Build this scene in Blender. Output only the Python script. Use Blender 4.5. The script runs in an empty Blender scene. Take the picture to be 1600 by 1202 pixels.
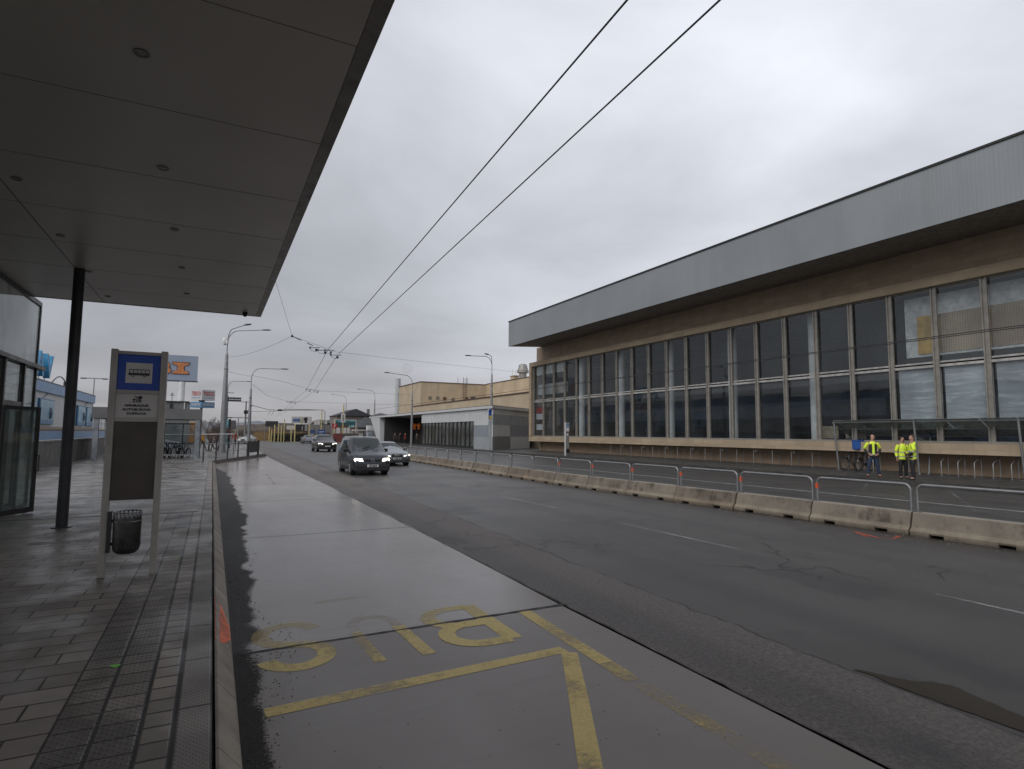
import bpy, bmesh, math, random
from mathutils import Vector, Matrix
random.seed(7)
S = bpy.context.scene
COL = S.collection
R = math.radians

# ---------------------------------------------------------------- camera
F_PX, CZ = 915.0, 2.0
A, P, RO = R(26.98), R(4.78), R(0.43)
fw = Vector((math.sin(A)*math.cos(P), math.cos(A)*math.cos(P), math.sin(P)))
rt0 = Vector((math.cos(A), -math.sin(A), 0))
up0 = rt0.cross(fw)
rt = rt0*math.cos(RO) + up0*math.sin(RO)
up = up0*math.cos(RO) - rt0*math.sin(RO)
cam_d = bpy.data.cameras.new("camera")
cam = bpy.data.objects.new("camera", cam_d); COL.objects.link(cam)
m3 = Matrix((rt, up, -fw)).transposed()
cam.matrix_world = Matrix.Translation((0, 0, CZ)) @ m3.to_4x4()
cam_d.sensor_width = 36.0; cam_d.lens = F_PX/1600*36
cam_d.clip_start = 0.05; cam_d.clip_end = 3000
S.camera = cam

def ray(px, py): return fw*F_PX + rt*(px-800) + up*(601-py)
def aty(px, py, Y): d = ray(px, py); return Vector((0, 0, CZ)) + d*(Y/d.y)
def atx(px, py, X): d = ray(px, py); return Vector((0, 0, CZ)) + d*(X/d.x)
def atz(px, py, Z): d = ray(px, py); return Vector((0, 0, CZ)) + d*((Z-CZ)/d.z)

# ---------------------------------------------------------------- world, sun, exposure
w = bpy.data.worlds.new("World"); S.world = w; w.use_nodes = True
nt = w.node_tree; N = nt.nodes; L = nt.links; N.clear()
wo = N.new('ShaderNodeOutputWorld'); bg = N.new('ShaderNodeBackground'); L.new(bg.outputs[0], wo.inputs[0])
SUN_EL, SUN_AZ = R(42), R(-112)      # azimuth clockwise from +Y
sky = N.new('ShaderNodeTexSky'); sky.sky_type = 'NISHITA'; sky.sun_disc = False
sky.sun_elevation = SUN_EL; sky.sun_rotation = SUN_AZ; sky.dust_density = 3
sk = N.new('ShaderNodeVectorMath'); sk.operation = 'SCALE'; sk.inputs[3].default_value = 1.0
L.new(sky.outputs[0], sk.inputs[0])
tc = N.new('ShaderNodeTexCoord'); sep = N.new('ShaderNodeSeparateXYZ'); L.new(tc.outputs['Generated'], sep.inputs[0])
def wmath(op, a, b=None, c=None, clamp=False):
    n = N.new('ShaderNodeMath'); n.operation = op; n.use_clamp = clamp
    for i, v in enumerate((a, b, c)):
        if v is None: continue
        if isinstance(v, (int, float)): n.inputs[i].default_value = v
        else: L.new(v, n.inputs[i])
    return n.outputs[0]
# project the direction on a cloud ceiling so that clouds flatten towards the horizon
den = wmath('ADD', wmath('MAXIMUM', sep.outputs[2], 0.0), 0.16)
cx = wmath('DIVIDE', sep.outputs[0], den); cy = wmath('DIVIDE', sep.outputs[1], den)
cmb = N.new('ShaderNodeCombineXYZ'); L.new(cx, cmb.inputs[0]); L.new(cy, cmb.inputs[1])
n1 = N.new('ShaderNodeTexNoise'); n1.inputs['Scale'].default_value = 0.95; n1.inputs['Detail'].default_value = 7; n1.inputs['Roughness'].default_value = .5; n1.inputs['Distortion'].default_value = .3
L.new(cmb.outputs[0], n1.inputs['Vector'])
n2 = N.new('ShaderNodeTexNoise'); n2.inputs['Scale'].default_value = 0.3; n2.inputs['Detail'].default_value = 2
L.new(cmb.outputs[0], n2.inputs['Vector'])
# brighter high up and towards +x (where the sun is behind the cloud)
dirb = N.new('ShaderNodeVectorMath'); dirb.operation = 'DOT_PRODUCT'
L.new(tc.outputs['Generated'], dirb.inputs[0]); dirb.inputs[1].default_value = (math.sin(R(52))*math.cos(R(38)), math.cos(R(52))*math.cos(R(38)), math.sin(R(38)))
g = wmath('MULTIPLY', wmath('SUBTRACT', dirb.outputs['Value'], 0.62), 2.65, clamp=True)
g = wmath('POWER', g, 1.6)
hz = wmath('POWER', wmath('MAXIMUM', sep.outputs[2], 0.0), 0.7)
base = wmath('ADD', wmath('MULTIPLY', hz, 0.08), 0.30)
base = wmath('ADD', base, wmath('MULTIPLY', g, 0.36))
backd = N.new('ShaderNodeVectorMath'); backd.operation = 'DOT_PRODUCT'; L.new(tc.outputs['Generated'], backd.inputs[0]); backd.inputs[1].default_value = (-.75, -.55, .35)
base = wmath('ADD', base, wmath('MULTIPLY', wmath('MAXIMUM', backd.outputs['Value'], 0.0), 0.22))  # added brightness in the unseen sky behind the camera, lifts the facades
v = wmath('ADD', wmath('MULTIPLY', wmath('SUBTRACT', n1.outputs['Fac'], .5), 1.2), wmath('MULTIPLY', wmath('SUBTRACT', n2.outputs['Fac'], .5), 0.75))
fade = wmath('ADD', wmath('MULTIPLY', wmath('MAXIMUM', sep.outputs[2], 0.0), 1.0), 0.55, clamp=True)
v = wmath('ADD', wmath('MULTIPLY', v, fade), 1.0)
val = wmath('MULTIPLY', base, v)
hazeg = wmath('POWER', wmath('SUBTRACT', 1.0, wmath('ABSOLUTE', sep.outputs[2])), 14)
rampc = N.new('ShaderNodeMix'); rampc.data_type = 'RGBA'
rampc.inputs[6].default_value = (0.955, 0.985, 1.07, 1); rampc.inputs[7].default_value = (1.03, 1.0, 1.03, 1)
L.new(hazeg, rampc.inputs[0])
vc = N.new('ShaderNodeVectorMath'); vc.operation = 'SCALE'; L.new(rampc.outputs[2], vc.inputs[0]); L.new(val, vc.inputs[3])
vs = N.new('ShaderNodeVectorMath'); vs.operation = 'SCALE'; L.new(vc.outputs[0], vs.inputs[0]); vs.inputs[3].default_value = 10.0
mx = N.new('ShaderNodeMix'); mx.data_type = 'RGBA'; mx.inputs[0].default_value = 0.96
L.new(sk.outputs[0], mx.inputs[6]); L.new(vs.outputs[0], mx.inputs[7])
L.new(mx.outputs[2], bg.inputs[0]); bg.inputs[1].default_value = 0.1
sd = bpy.data.lights.new("sun", 'SUN'); sun = bpy.data.objects.new("sun", sd); COL.objects.link(sun)
sd.energy = 1.3; sd.angle = R(50); sd.color = (1, .97, .93)
sv = Vector((math.sin(SUN_AZ)*math.cos(SUN_EL), math.cos(SUN_AZ)*math.cos(SUN_EL), math.sin(SUN_EL)))
sun.rotation_euler = sv.to_track_quat('Z', 'Y').to_euler()
S.view_settings.view_transform = 'Standard'; S.view_settings.look = 'None'
S.view_settings.exposure = 0.4; S.view_settings.gamma = 1.0; S.view_settings.use_curve_mapping = False

# ---------------------------------------------------------------- materials
MATS = {}
class NT:
    def __init__(s, name):
        s.m = bpy.data.materials.new(name); s.m.use_nodes = True
        s.t = s.m.node_tree; s.n = s.t.nodes; s.l = s.t.links
        s.b = s.n['Principled BSDF']; s.out = s.n['Material Output']
        s.tc = s.n.new('ShaderNodeTexCoord')
        s.vec = s.tc.outputs['Object']
    def lk(s, a, i):
        if hasattr(a, 'links') or not isinstance(a, (int, float, tuple, list)): s.l.new(a, i)
        else: i.default_value = a
    def map(s, scale=(1, 1, 1), loc=(0, 0, 0), rot=(0, 0, 0), vec=None):
        n = s.n.new('ShaderNodeMapping'); s.l.new(vec or s.vec, n.inputs[0])
        n.inputs['Scale'].default_value = scale; n.inputs['Location'].default_value = loc; n.inputs['Rotation'].default_value = rot
        return n.outputs[0]
    def noise(s, scale, detail=4, rough=.55, vec=None, dist=0):
        n = s.n.new('ShaderNodeTexNoise'); s.l.new(vec or s.vec, n.inputs['Vector'])
        n.inputs['Scale'].default_value = scale; n.inputs['Detail'].default_value = detail; n.inputs['Roughness'].default_value = rough; n.inputs['Distortion'].default_value = dist
        return n.outputs['Fac']
    def ramp(s, f, a, b, lo=0.0, hi=1.0):
        n = s.n.new('ShaderNodeMapRange'); n.clamp = True; n.interpolation_type = 'SMOOTHSTEP'
        s.l.new(f, n.inputs[0]); n.inputs[1].default_value = a; n.inputs[2].default_value = b; n.inputs[3].default_value = lo; n.inputs[4].default_value = hi
        return n.outputs[0]
    def mix(s, f, a, b):
        n = s.n.new('ShaderNodeMix'); n.data_type = 'RGBA'
        s.lk(f, n.inputs[0]); s.lk(c4(a), n.inputs[6]); s.lk(c4(b), n.inputs[7]); return n.outputs[2]
    def math(s, op, a, b=0.0, clamp=False):
        n = s.n.new('ShaderNodeMath'); n.operation = op; n.use_clamp = clamp
        s.lk(a, n.inputs[0]); s.lk(b, n.inputs[1]); return n.outputs[0]
    def xyz(s, vec=None):
        n = s.n.new('ShaderNodeSeparateXYZ'); s.l.new(vec or s.vec, n.inputs[0]); return n.outputs
    def bump(s, h, strength=.3, dist=.01, nrm=None):
        n = s.n.new('ShaderNodeBump'); s.l.new(h, n.inputs['Height']); n.inputs['Strength'].default_value = strength; n.inputs['Distance'].default_value = dist
        if nrm is not None: s.l.new(nrm, n.inputs['Normal'])
        s.l.new(n.outputs[0], s.b.inputs['Normal']); return n.outputs[0]
def c4(c):
    if isinstance(c, (tuple, list)) and len(c) == 3: return (c[0], c[1], c[2], 1)
    if isinstance(c, (int, float)): return (c, c, c, 1)
    return c
def mat(name, col, rough=.6, metal=0, var=.25, vs=3.0, bump=0, bs=60, spec=.5, streak=0, coat=0):
    """plain painted / mineral material with uneven colour, dirt streaks and a fine bump"""
    if name in MATS: return MATS[name]
    t = NT(name); b = t.b
    a = t.noise(vs, 5, .6); c = tuple(x*(1-var) for x in col); d = tuple(min(1, x*(1+var)) for x in col)
    k = t.mix(t.ramp(a, .3, .7), c, d)
    if streak:
        st = t.noise(1.0, 4, .6, vec=t.map((2.5, 2.5, .25)))
        k = t.mix(t.math('MULTIPLY', t.ramp(st, .48, .75), streak), k, tuple(x*.35 for x in col))
    t.lk(k, b.inputs['Base Color'])
    r = t.noise(vs*2.3, 3); t.lk(t.ramp(r, .3, .7, max(.02, rough*.8), min(1, rough*1.2)), b.inputs['Roughness'])
    b.inputs['Metallic'].default_value = metal; b.inputs['Specular IOR Level'].default_value = spec
    if coat: b.inputs['Coat Weight'].default_value = coat; b.inputs['Coat Roughness'].default_value = .05
    if bump: t.bump(t.noise(bs, 4), bump, .01)
    MATS[name] = t.m; return t.m
def glow(name, col, strength):
    if name in MATS: return MATS[name]
    t = NT(name); t.b.inputs['Base Color'].default_value = c4(col); t.b.inputs['Emission Color'].default_value = c4(col); t.b.inputs['Emission Strength'].default_value = strength
    MATS[name] = t.m; return t.m
def glass(name, tint=(.6, .62, .62), rough=.02, opac=0.0, diff=(.4, .45, .45), ior=1.5):
    if name in MATS: return MATS[name]
    t = NT(name); t.n.remove(t.b)
    tr = t.n.new('ShaderNodeBsdfTransparent'); tr.inputs[0].default_value = c4(tint)
    gl = t.n.new('ShaderNodeBsdfGlossy'); gl.inputs['Roughness'].default_value = rough; gl.inputs['Color'].default_value = (.9, .93, .95, 1)
    lw = t.n.new('ShaderNodeLayerWeight'); lw.inputs[0].default_value = .5; fr_ = t.math('ADD', t.math('MULTIPLY', t.math('POWER', lw.outputs['Facing'], 5.0), .92), .024*ior, True)
    bp = t.n.new('ShaderNodeBump'); bp.inputs['Strength'].default_value = .04; bp.inputs['Distance'].default_value = .05
    t.l.new(t.noise(.9, 2), bp.inputs['Height']); t.l.new(bp.outputs[0], gl.inputs['Normal'])
    df = t.n.new('ShaderNodeBsdfDiffuse'); df.inputs[0].default_value = c4(diff)
    m0 = t.n.new('ShaderNodeMixShader')
    t.lk(t.math('MULTIPLY', t.ramp(t.noise(.8, 4, vec=t.map((1, 1, .4))), .35, .7, .4, 1.3), opac, True), m0.inputs[0])
    t.l.new(tr.outputs[0], m0.inputs[1]); t.l.new(df.outputs[0], m0.inputs[2])
    m1 = t.n.new('ShaderNodeMixShader'); t.l.new(fr_, m1.inputs[0]); t.l.new(m0.outputs[0], m1.inputs[1]); t.l.new(gl.outputs[0], m1.inputs[2])
    t.l.new(m1.outputs[0], t.out.inputs[0]); MATS[name] = t.m; return t.m

# ---------------------------------------------------------------- mesh builder
class MB:
    def __init__(s): s.v = []; s.f = []; s.mi = []; s.cur = 0
    def face(s, pts, mi=None):
        i = len(s.v); s.v += [tuple(p) for p in pts]; s.f.append(tuple(range(i, i+len(pts)))); s.mi.append(s.cur if mi is None else mi); return s
    def add(s, vs, fs):
        i = len(s.v); s.v += [tuple(p) for p in vs]
        for f in fs: s.f.append(tuple(i+k for k in f)); s.mi.append(s.cur)
        return s
    def box(s, x0, x1, y0, y1, z0, z1, mtx=None):
        x0, x1 = min(x0, x1), max(x0, x1); y0, y1 = min(y0, y1), max(y0, y1); z0, z1 = min(z0, z1), max(z0, z1)
        vs = [(x, y, z) for x in (x0, x1) for y in (y0, y1) for z in (z0, z1)]
        if mtx: vs = [tuple(mtx @ Vector(p)) for p in vs]
        return s.add(vs, [(0, 1, 3, 2), (4, 6, 7, 5), (0, 4, 5, 1), (2, 3, 7, 6), (0, 2, 6, 4), (1, 5, 7, 3)])
    def prism(s, poly, axis, a, b):
        """poly in the plane of the two other axes, extruded along axis from a to b"""
        def P_(p, t):
            return {'x': (t, p[0], p[1]), 'y': (p[0], t, p[1]), 'z': (p[0], p[1], t)}[axis]
        n = len(poly); vs = [P_(p, a) for p in poly]+[P_(p, b) for p in poly]
        fs = [tuple(range(n)), tuple(range(2*n-1, n-1, -1))]+[(i, (i+1) % n, n+(i+1) % n, n+i) for i in range(n)]
        return s.add(vs, fs)
    def tube(s, pts, r, n=8, closed=False, cap=True):
        pts = [Vector(p) for p in pts]; rs = r if isinstance(r, (list, tuple)) else [r]*len(pts)
        m = len(pts); vs = []; prev = None
        for i, p in enumerate(pts):
            if closed: d = pts[(i+1) % m]-pts[i-1]
            else: d = pts[min(i+1, m-1)]-pts[max(i-1, 0)]
            d.normalize()
            if prev is None:
                u = d.orthogonal().normalized()
            else:
                u = (prev-d*prev.dot(d))
                u = u.normalized() if u.length > 1e-6 else d.orthogonal().normalized()
            prev = u; w_ = d.cross(u)
            for k in range(n):
                a = 2*math.pi*k/n; vs.append(tuple(p+(u*math.cos(a)+w_*math.sin(a))*rs[i]))
        fs = []
        for i in range(m if closed else m-1):
            j = (i+1) % m
            for k in range(n): fs.append((i*n+k, i*n+(k+1) % n, j*n+(k+1) % n, j*n+k))
        if cap and not closed: fs += [tuple(range(n-1, -1, -1)), tuple((m-1)*n+k for k in range(n))]
        return s.add(vs, fs)
    def lathe(s, prof, c=(0, 0, 0), n=16, axis='z'):
        vs = []; m = len(prof)
        for r, z in prof:
            for k in range(n):
                a = 2*math.pi*k/n; x, y = r*math.cos(a), r*math.sin(a)
                q = {'z': (x, y, z), 'x': (z, x, y), 'y': (x, z, y)}[axis]
                vs.append((c[0]+q[0], c[1]+q[1], c[2]+q[2]))
        fs = [(i*n+k, i*n+(k+1) % n, (i+1)*n+(k+1) % n, (i+1)*n+k) for i in range(m-1) for k in range(n)]
        fs += [tuple(range(n-1, -1, -1)), tuple((m-1)*n+k for k in range(n))]
        return s.add(vs, fs)
    def build(s, name, mats, parent=None, world=False, smooth=0, origin=None, bevel=0):
        me = bpy.data.meshes.new(name)
        off = Vector((0, 0, 0))
        if world and parent is not None:
            off = parent_loc(parent)
        if origin is not None: off = Vector(origin)
        me.from_pydata([tuple(Vector(p)-off) for p in s.v], [], s.f)
        if not isinstance(mats, (list, tuple)): mats = [mats]
        for m in mats: me.materials.append(m)
        for p, i in zip(me.polygons, s.mi): p.material_index = i
        bm = bmesh.new(); bm.from_mesh(me); bmesh.ops.recalc_face_normals(bm, faces=bm.faces); bm.to_mesh(me); bm.free()
        if smooth:
            for p in me.polygons: p.use_smooth = True
            me.set_sharp_from_angle(angle=R(smooth))
        o = bpy.data.objects.new(name, me); COL.objects.link(o)
        if parent is not None: o.parent = parent
        if origin is not None: o.location = origin
        if bevel:
            b = o.modifiers.new('bevel', 'BEVEL'); b.width = bevel; b.segments = 2; b.limit_method = 'ANGLE'
        return o
def parent_loc(o):
    v = Vector((0, 0, 0))
    while o is not None: v += o.location; o = o.parent
    return v
def tag(o, label=None, cat=None, group=None, kind=None):
    if label: o['label'] = label
    if cat: o['category'] = cat
    if group: o['group'] = group
    if kind: o['kind'] = kind
    return o
def thing(name, label, cat, loc=(0, 0, 0), rz=0, group=None):
    o = bpy.data.objects.new(name, None); COL.objects.link(o); o.empty_display_size = .3
    o.location = loc; o.rotation_euler = (0, 0, rz); return tag(o, label, cat, group)
KIDS = {}
def copy_tree(o, parent=None):
    c = o.copy(); COL.objects.link(c); c.parent = parent
    for ch in [k for k in bpy.data.objects if k.parent == o]: copy_tree(ch, c)
    return c
def place_copy(o, loc, rz, label, group=None):
    c = copy_tree(o); c.location = loc; c.rotation_euler = (0, 0, rz); c['label'] = label
    if group: c['group'] = group
    return c
def text(name, s, size, m, parent, loc, right, upv, align='CENTER', world=False, bold=0, sx=1.0, ext=.002):
    cu = bpy.data.curves.new('t', 'FONT'); cu.body = s; cu.size = size; cu.align_x = align; cu.align_y = 'CENTER'; cu.extrude = ext; cu.offset = bold
    cu.resolution_u = 3
    o = bpy.data.objects.new('t', cu); COL.objects.link(o)
    dg = bpy.context.evaluated_depsgraph_get(); me = bpy.data.meshes.new_from_object(o.evaluated_get(dg))
    bpy.data.objects.remove(o); me.name = name
    r_ = Vector(right).normalized(); u_ = Vector(upv).normalized(); n_ = r_.cross(u_)
    off = parent_loc(parent) if (world and parent is not None) else Vector((0, 0, 0))
    for v_ in me.vertices: v_.co = Vector(loc)-off + r_*v_.co.x*sx + u_*v_.co.y + n_*v_.co.z
    me.materials.clear(); me.materials.append(m)
    q = bpy.data.objects.new(name, me); COL.objects.link(q)
    if parent is not None: q.parent = parent
    return q
def struct(o, label=None): o['kind'] = 'structure'; return o
ORD = ['first', 'second', 'third', 'fourth', 'fifth', 'sixth', 'seventh', 'eighth', 'ninth', 'tenth', 'eleventh', 'twelfth', 'thirteenth', 'fourteenth', 'fifteenth', 'sixteenth', 'seventeenth', 'eighteenth', 'nineteenth', 'twentieth', 'twenty-first', 'twenty-second', 'twenty-third', 'twenty-fourth']
# ---- common materials
M_galv = mat('galvanised steel', (.25, .255, .26), .45, .6, .15, 4)
M_dark = mat('dark powder coat', (.018, .018, .02), .4, 0, .2, 5)
M_post = mat('grey aluminium', (.34, .32, .29), .45, .2, .08, 3)
M_black = mat('black plastic', (.012, .012, .012), .5, 0, .2, 8)
M_white = mat('white paint', (.62, .62, .62), .5, 0, .08, 2)
M_rubber = mat('tyre rubber', (.015, .015, .016), .75, 0, .2, 9)
M_wire = mat('wire', (.03, .03, .032), .6, .3, .1, 9)
M_beige = mat('beige stone', (.35, .265, .175), .8, 0, .13, 1.4, .15, 25, streak=.25)

# ================================================================ SETTING: ground, road, bay, pavements
def m_ground():
    t = NT('verge and car park'); v = t.vec
    a = t.noise(.05, 6, .6); b = t.noise(3, 5, .7)
    k = t.mix(t.ramp(a, .42, .58), (.05, .045, .038), (.10, .082, .05)); k = t.mix(t.ramp(b, .3, .7, 0, .5), k, (.03, .03, .022))
    t.lk(k, t.b.inputs['Base Color']); t.b.inputs['Roughness'].default_value = .8; t.bump(b, .5, .05); return t.m
def m_asphalt():
    t = NT('wet asphalt'); X, Y, Z = t.xyz()
    fine = t.noise(160, 3, .7); mid = t.noise(14, 5, .65); big = t.noise(.35, 4, .55)
    wob = t.math('ADD', X, t.math('MULTIPLY', t.math('SUBTRACT', t.noise(1.6, 4), .5), .35))
    wob2 = t.math('ADD', wob, t.math('MULTIPLY', Y, -.03))
    old = t.math('SUBTRACT', 1.0, t.ramp(wob2, 4.83, 4.90), True)
    col = t.mix(t.ramp(big, .35, .65), (.058, .0545, .052), (.072, .068, .065))
    colo = t.mix(t.ramp(mid, .3, .7), (.086, .073, .066), (.124, .108, .098))
    col = t.mix(old, col, colo)
    # polished wheel tracks along the lanes
    tr = t.math('SINE', t.math('MULTIPLY', t.math('ADD', X, t.math('MULTIPLY', t.noise(.4), .3)), 3.3))
    col = t.mix(t.ramp(tr, .2, .95, 0, .35), col, (.036, .036, .038))
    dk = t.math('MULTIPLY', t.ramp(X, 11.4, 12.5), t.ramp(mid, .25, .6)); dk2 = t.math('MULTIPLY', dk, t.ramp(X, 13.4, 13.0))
    col = t.mix(dk2, col, (.028, .024, .02))  # dirt along the barriers plus their shadow, both darkened into the asphalt colour
    # repair patch and stains
    pn = t.math('MULTIPLY', t.ramp(t.noise(.8, 3, vec=t.map((1, .45, 1), (3, 1.7, 0))), .60, .66), .55)
    col = t.mix(pn, col, (.034, .033, .034))
    # cracks
    vo = t.n.new('ShaderNodeTexVoronoi'); vo.feature = 'DISTANCE_TO_EDGE'; vo.inputs['Scale'].default_value = .38
    wv = t.n.new('ShaderNodeVectorMath'); wv.operation = 'ADD'; nz = t.n.new('ShaderNodeTexNoise'); nz.inputs['Scale'].default_value = 1.7; nz.inputs['Detail'].default_value = 6
    t.l.new(t.vec, nz.inputs['Vector']); t.l.new(t.vec, wv.inputs[0]); t.l.new(nz.outputs['Color'], wv.inputs[1]); t.l.new(wv.outputs[0], vo.inputs['Vector'])
    cr = t.math('MULTIPLY', t.ramp(vo.outputs[0], .004, .010, 1, 0), t.ramp(t.noise(.25, 2), .5, .6))
    edge = t.math('MULTIPLY', t.ramp(t.math('ABSOLUTE', t.math('SUBTRACT', wob2, 4.86)), .0, .028, 1, 0), t.ramp(t.noise(2.0), .35, .5))
    cr = t.math('MAXIMUM', cr, edge)
    col = t.mix(t.math('MULTIPLY', cr, .8), col, (.012, .012, .012))
    sp = t.ramp(t.noise(75, 2, .8), .66, .74); col = t.mix(t.math('MULTIPLY', sp, t.math('ADD', t.math('MULTIPLY', old, .55), .25)), col, (.20, .185, .17))
    f2 = t.math('MULTIPLY', t.ramp(fine, .3, .72, .60, 1.4), t.math('ADD', 1.0, t.math('MULTIPLY', t.math('SUBTRACT', t.noise(30, 4, .85), .5), t.math('ADD', 1.5, t.math('MULTIPLY', old, 2.0)))))
    sc = t.n.new('ShaderNodeVectorMath'); sc.operation = 'SCALE'; t.l.new(col, sc.inputs[0]); t.l.new(f2, sc.inputs[3])
    t.l.new(sc.outputs[0], t.b.inputs['Base Color'])
    rg = t.ramp(t.noise(.5, 4), .3, .75, .40, .50); rg = t.math('ADD', rg, t.math('MULTIPLY', old, .14)); t.l.new(rg, t.b.inputs['Roughness'])
    h = t.math('ADD', t.math('MULTIPLY', fine, 1.0), t.math('MULTIPLY', t.math('ADD', t.noise(60, 3), 0), t.math('ADD', .6, t.math('MULTIPLY', old, 1.2))))
    h = t.math('SUBTRACT', h, t.math('MULTIPLY', cr, 2.0)); t.bump(h, .8, .010)
    return t.m
def m_bay():
    t = NT('wet bay concrete'); X, Y, Z = t.xyz()
    big = t.noise(.5, 5, .6); mid = t.noise(6, 5, .6)
    col = t.mix(t.ramp(big, .3, .7), (.146, .121, .106), (.180, .154, .137)); col = t.mix(t.ramp(mid, .35, .7, 0, .3), col, (.15, .14, .13))
    near = t.ramp(Y, 5.9, 6.1, 1, 0)
    col = t.mix(t.math('MULTIPLY', near, .35), col, (.112, .094, .080))
    # streaks along the slabs
    st = t.noise(1, 4, .6, vec=t.map((.6, 5, 1), rot=(0, 0, .05))); col = t.mix(t.ramp(st, .5, .8, 0, .35), col, (.078, .068, .061))
    # fine specks of dirt
    vo = t.n.new('ShaderNodeTexVoronoi'); vo.inputs['Scale'].default_value = 7; t.l.new(t.vec, vo.inputs['Vector'])
    spk = t.math('MULTIPLY', t.ramp(vo.outputs[0], .03, .06, 1, 0), t.ramp(t.noise(1.2), .5, .6)); col = t.mix(t.math('MULTIPLY', spk, .8), col, (.02, .018, .016))
    # black gravelly dirt washed up along the kerb
    wv = t.math('ADD', t.math('MULTIPLY', t.noise(.9, 2), .62), t.math('ADD', t.math('MULTIPLY', t.noise(3.0, 3, .5, vec=t.map((1.6, .3, 1))), .12), t.math('MULTIPLY', t.noise(46, 4, .85), .30)))
    lim = t.math('ADD', t.math('ADD', wv, -.08), t.math('MULTIPLY', t.ramp(Y, 6, 16, 0, 1), .30))
    lim = t.math('MULTIPLY', lim, t.ramp(Y, 38, 30, .3, 1))
    d = t.math('SUBTRACT', lim, X); dirt = t.ramp(d, -.02, .02)
    gr = t.noise(110, 3, .8); dc = t.mix(t.ramp(gr, .50, .72), (.010, .009, .009), (.05, .045, .04))
    white = t.ramp(t.noise(45, 2, .9), .70, .73); dc = t.mix(t.math('MULTIPLY', white, .7), dc, (.22, .2, .18))
    col = t.mix(dirt, col, dc)
    t.lk(col, t.b.inputs['Base Color'])
    pud = t.ramp(t.noise(.7, 3, vec=t.map((1, .35, 1))), .32, .68, .25, .16)
    rg = t.math('ADD', pud, t.math('MULTIPLY', near, .2)); rg = t.math('ADD', rg, t.math('MULTIPLY', dirt, .5), True)
    t.l.new(rg, t.b.inputs['Roughness'])
    h = t.math('ADD', t.math('MULTIPLY', t.noise(90, 3), .25), t.math('MULTIPLY', t.math('MULTIPLY', dirt, gr), 3.0)); t.bump(h, .25, .01)
    return t.m
def m_paver():
    t = NT('pavement slabs'); X, Y, Z = t.xyz()
    def brick(w_, h_, rot, sc=1):
        n = t.n.new('ShaderNodeTexBrick'); t.l.new(t.map((1, 1, 1), rot=(0, 0, rot)), n.inputs[0])
        n.inputs['Scale'].default_value = 1; n.inputs['Brick Width'].default_value = w_; n.inputs['Row Height'].default_value = h_
        n.inputs['Mortar Size'].default_value = .011; n.inputs['Mortar Smooth'].default_value = .4; n.inputs['Bias'].default_value = 0
        n.inputs['Color1'].default_value = (.125, .106, .091, 1); n.inputs['Color2'].default_value = (.215, .186, .160, 1); n.inputs['Mortar'].default_value = (.016, .014, .012, 1); n.offset = .37; return n
    b = brick(.50, .25, 0); col = b.outputs[0]
    wet = t.ramp(t.noise(.6, 5, .65, vec=t.map((1, .7, 1))), .45, .62)
    col = t.mix(t.math('MULTIPLY', wet, .45), col, (.05, .043, .037))
    # wet reflection painted in further up the platform: pale base, dark streaks
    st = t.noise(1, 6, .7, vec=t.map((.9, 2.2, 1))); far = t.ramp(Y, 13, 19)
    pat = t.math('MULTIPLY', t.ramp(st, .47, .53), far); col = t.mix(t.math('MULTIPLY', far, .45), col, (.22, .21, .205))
    col = t.mix(t.math('MULTIPLY', pat, .85), col, (.028, .025, .023))
    ed = t.math('MULTIPLY', t.ramp(t.noise(4, 4), .52, .7), .4); col = t.mix(ed, col, (.13, .122, .112))
    t.lk(col, t.b.inputs['Base Color']); t.l.new(t.math('SUBTRACT', t.ramp(t.noise(1.3, 4), .35, .65, .30, .6), t.math('MULTIPLY', far, .12)), t.b.inputs['Roughness'])
    h = t.math('SUBTRACT', t.math('MULTIPLY', t.noise(50, 3), .3), t.math('MULTIPLY', b.outputs['Fac'], 1.5)); t.bump(h, .4, .006); return t.m
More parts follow.
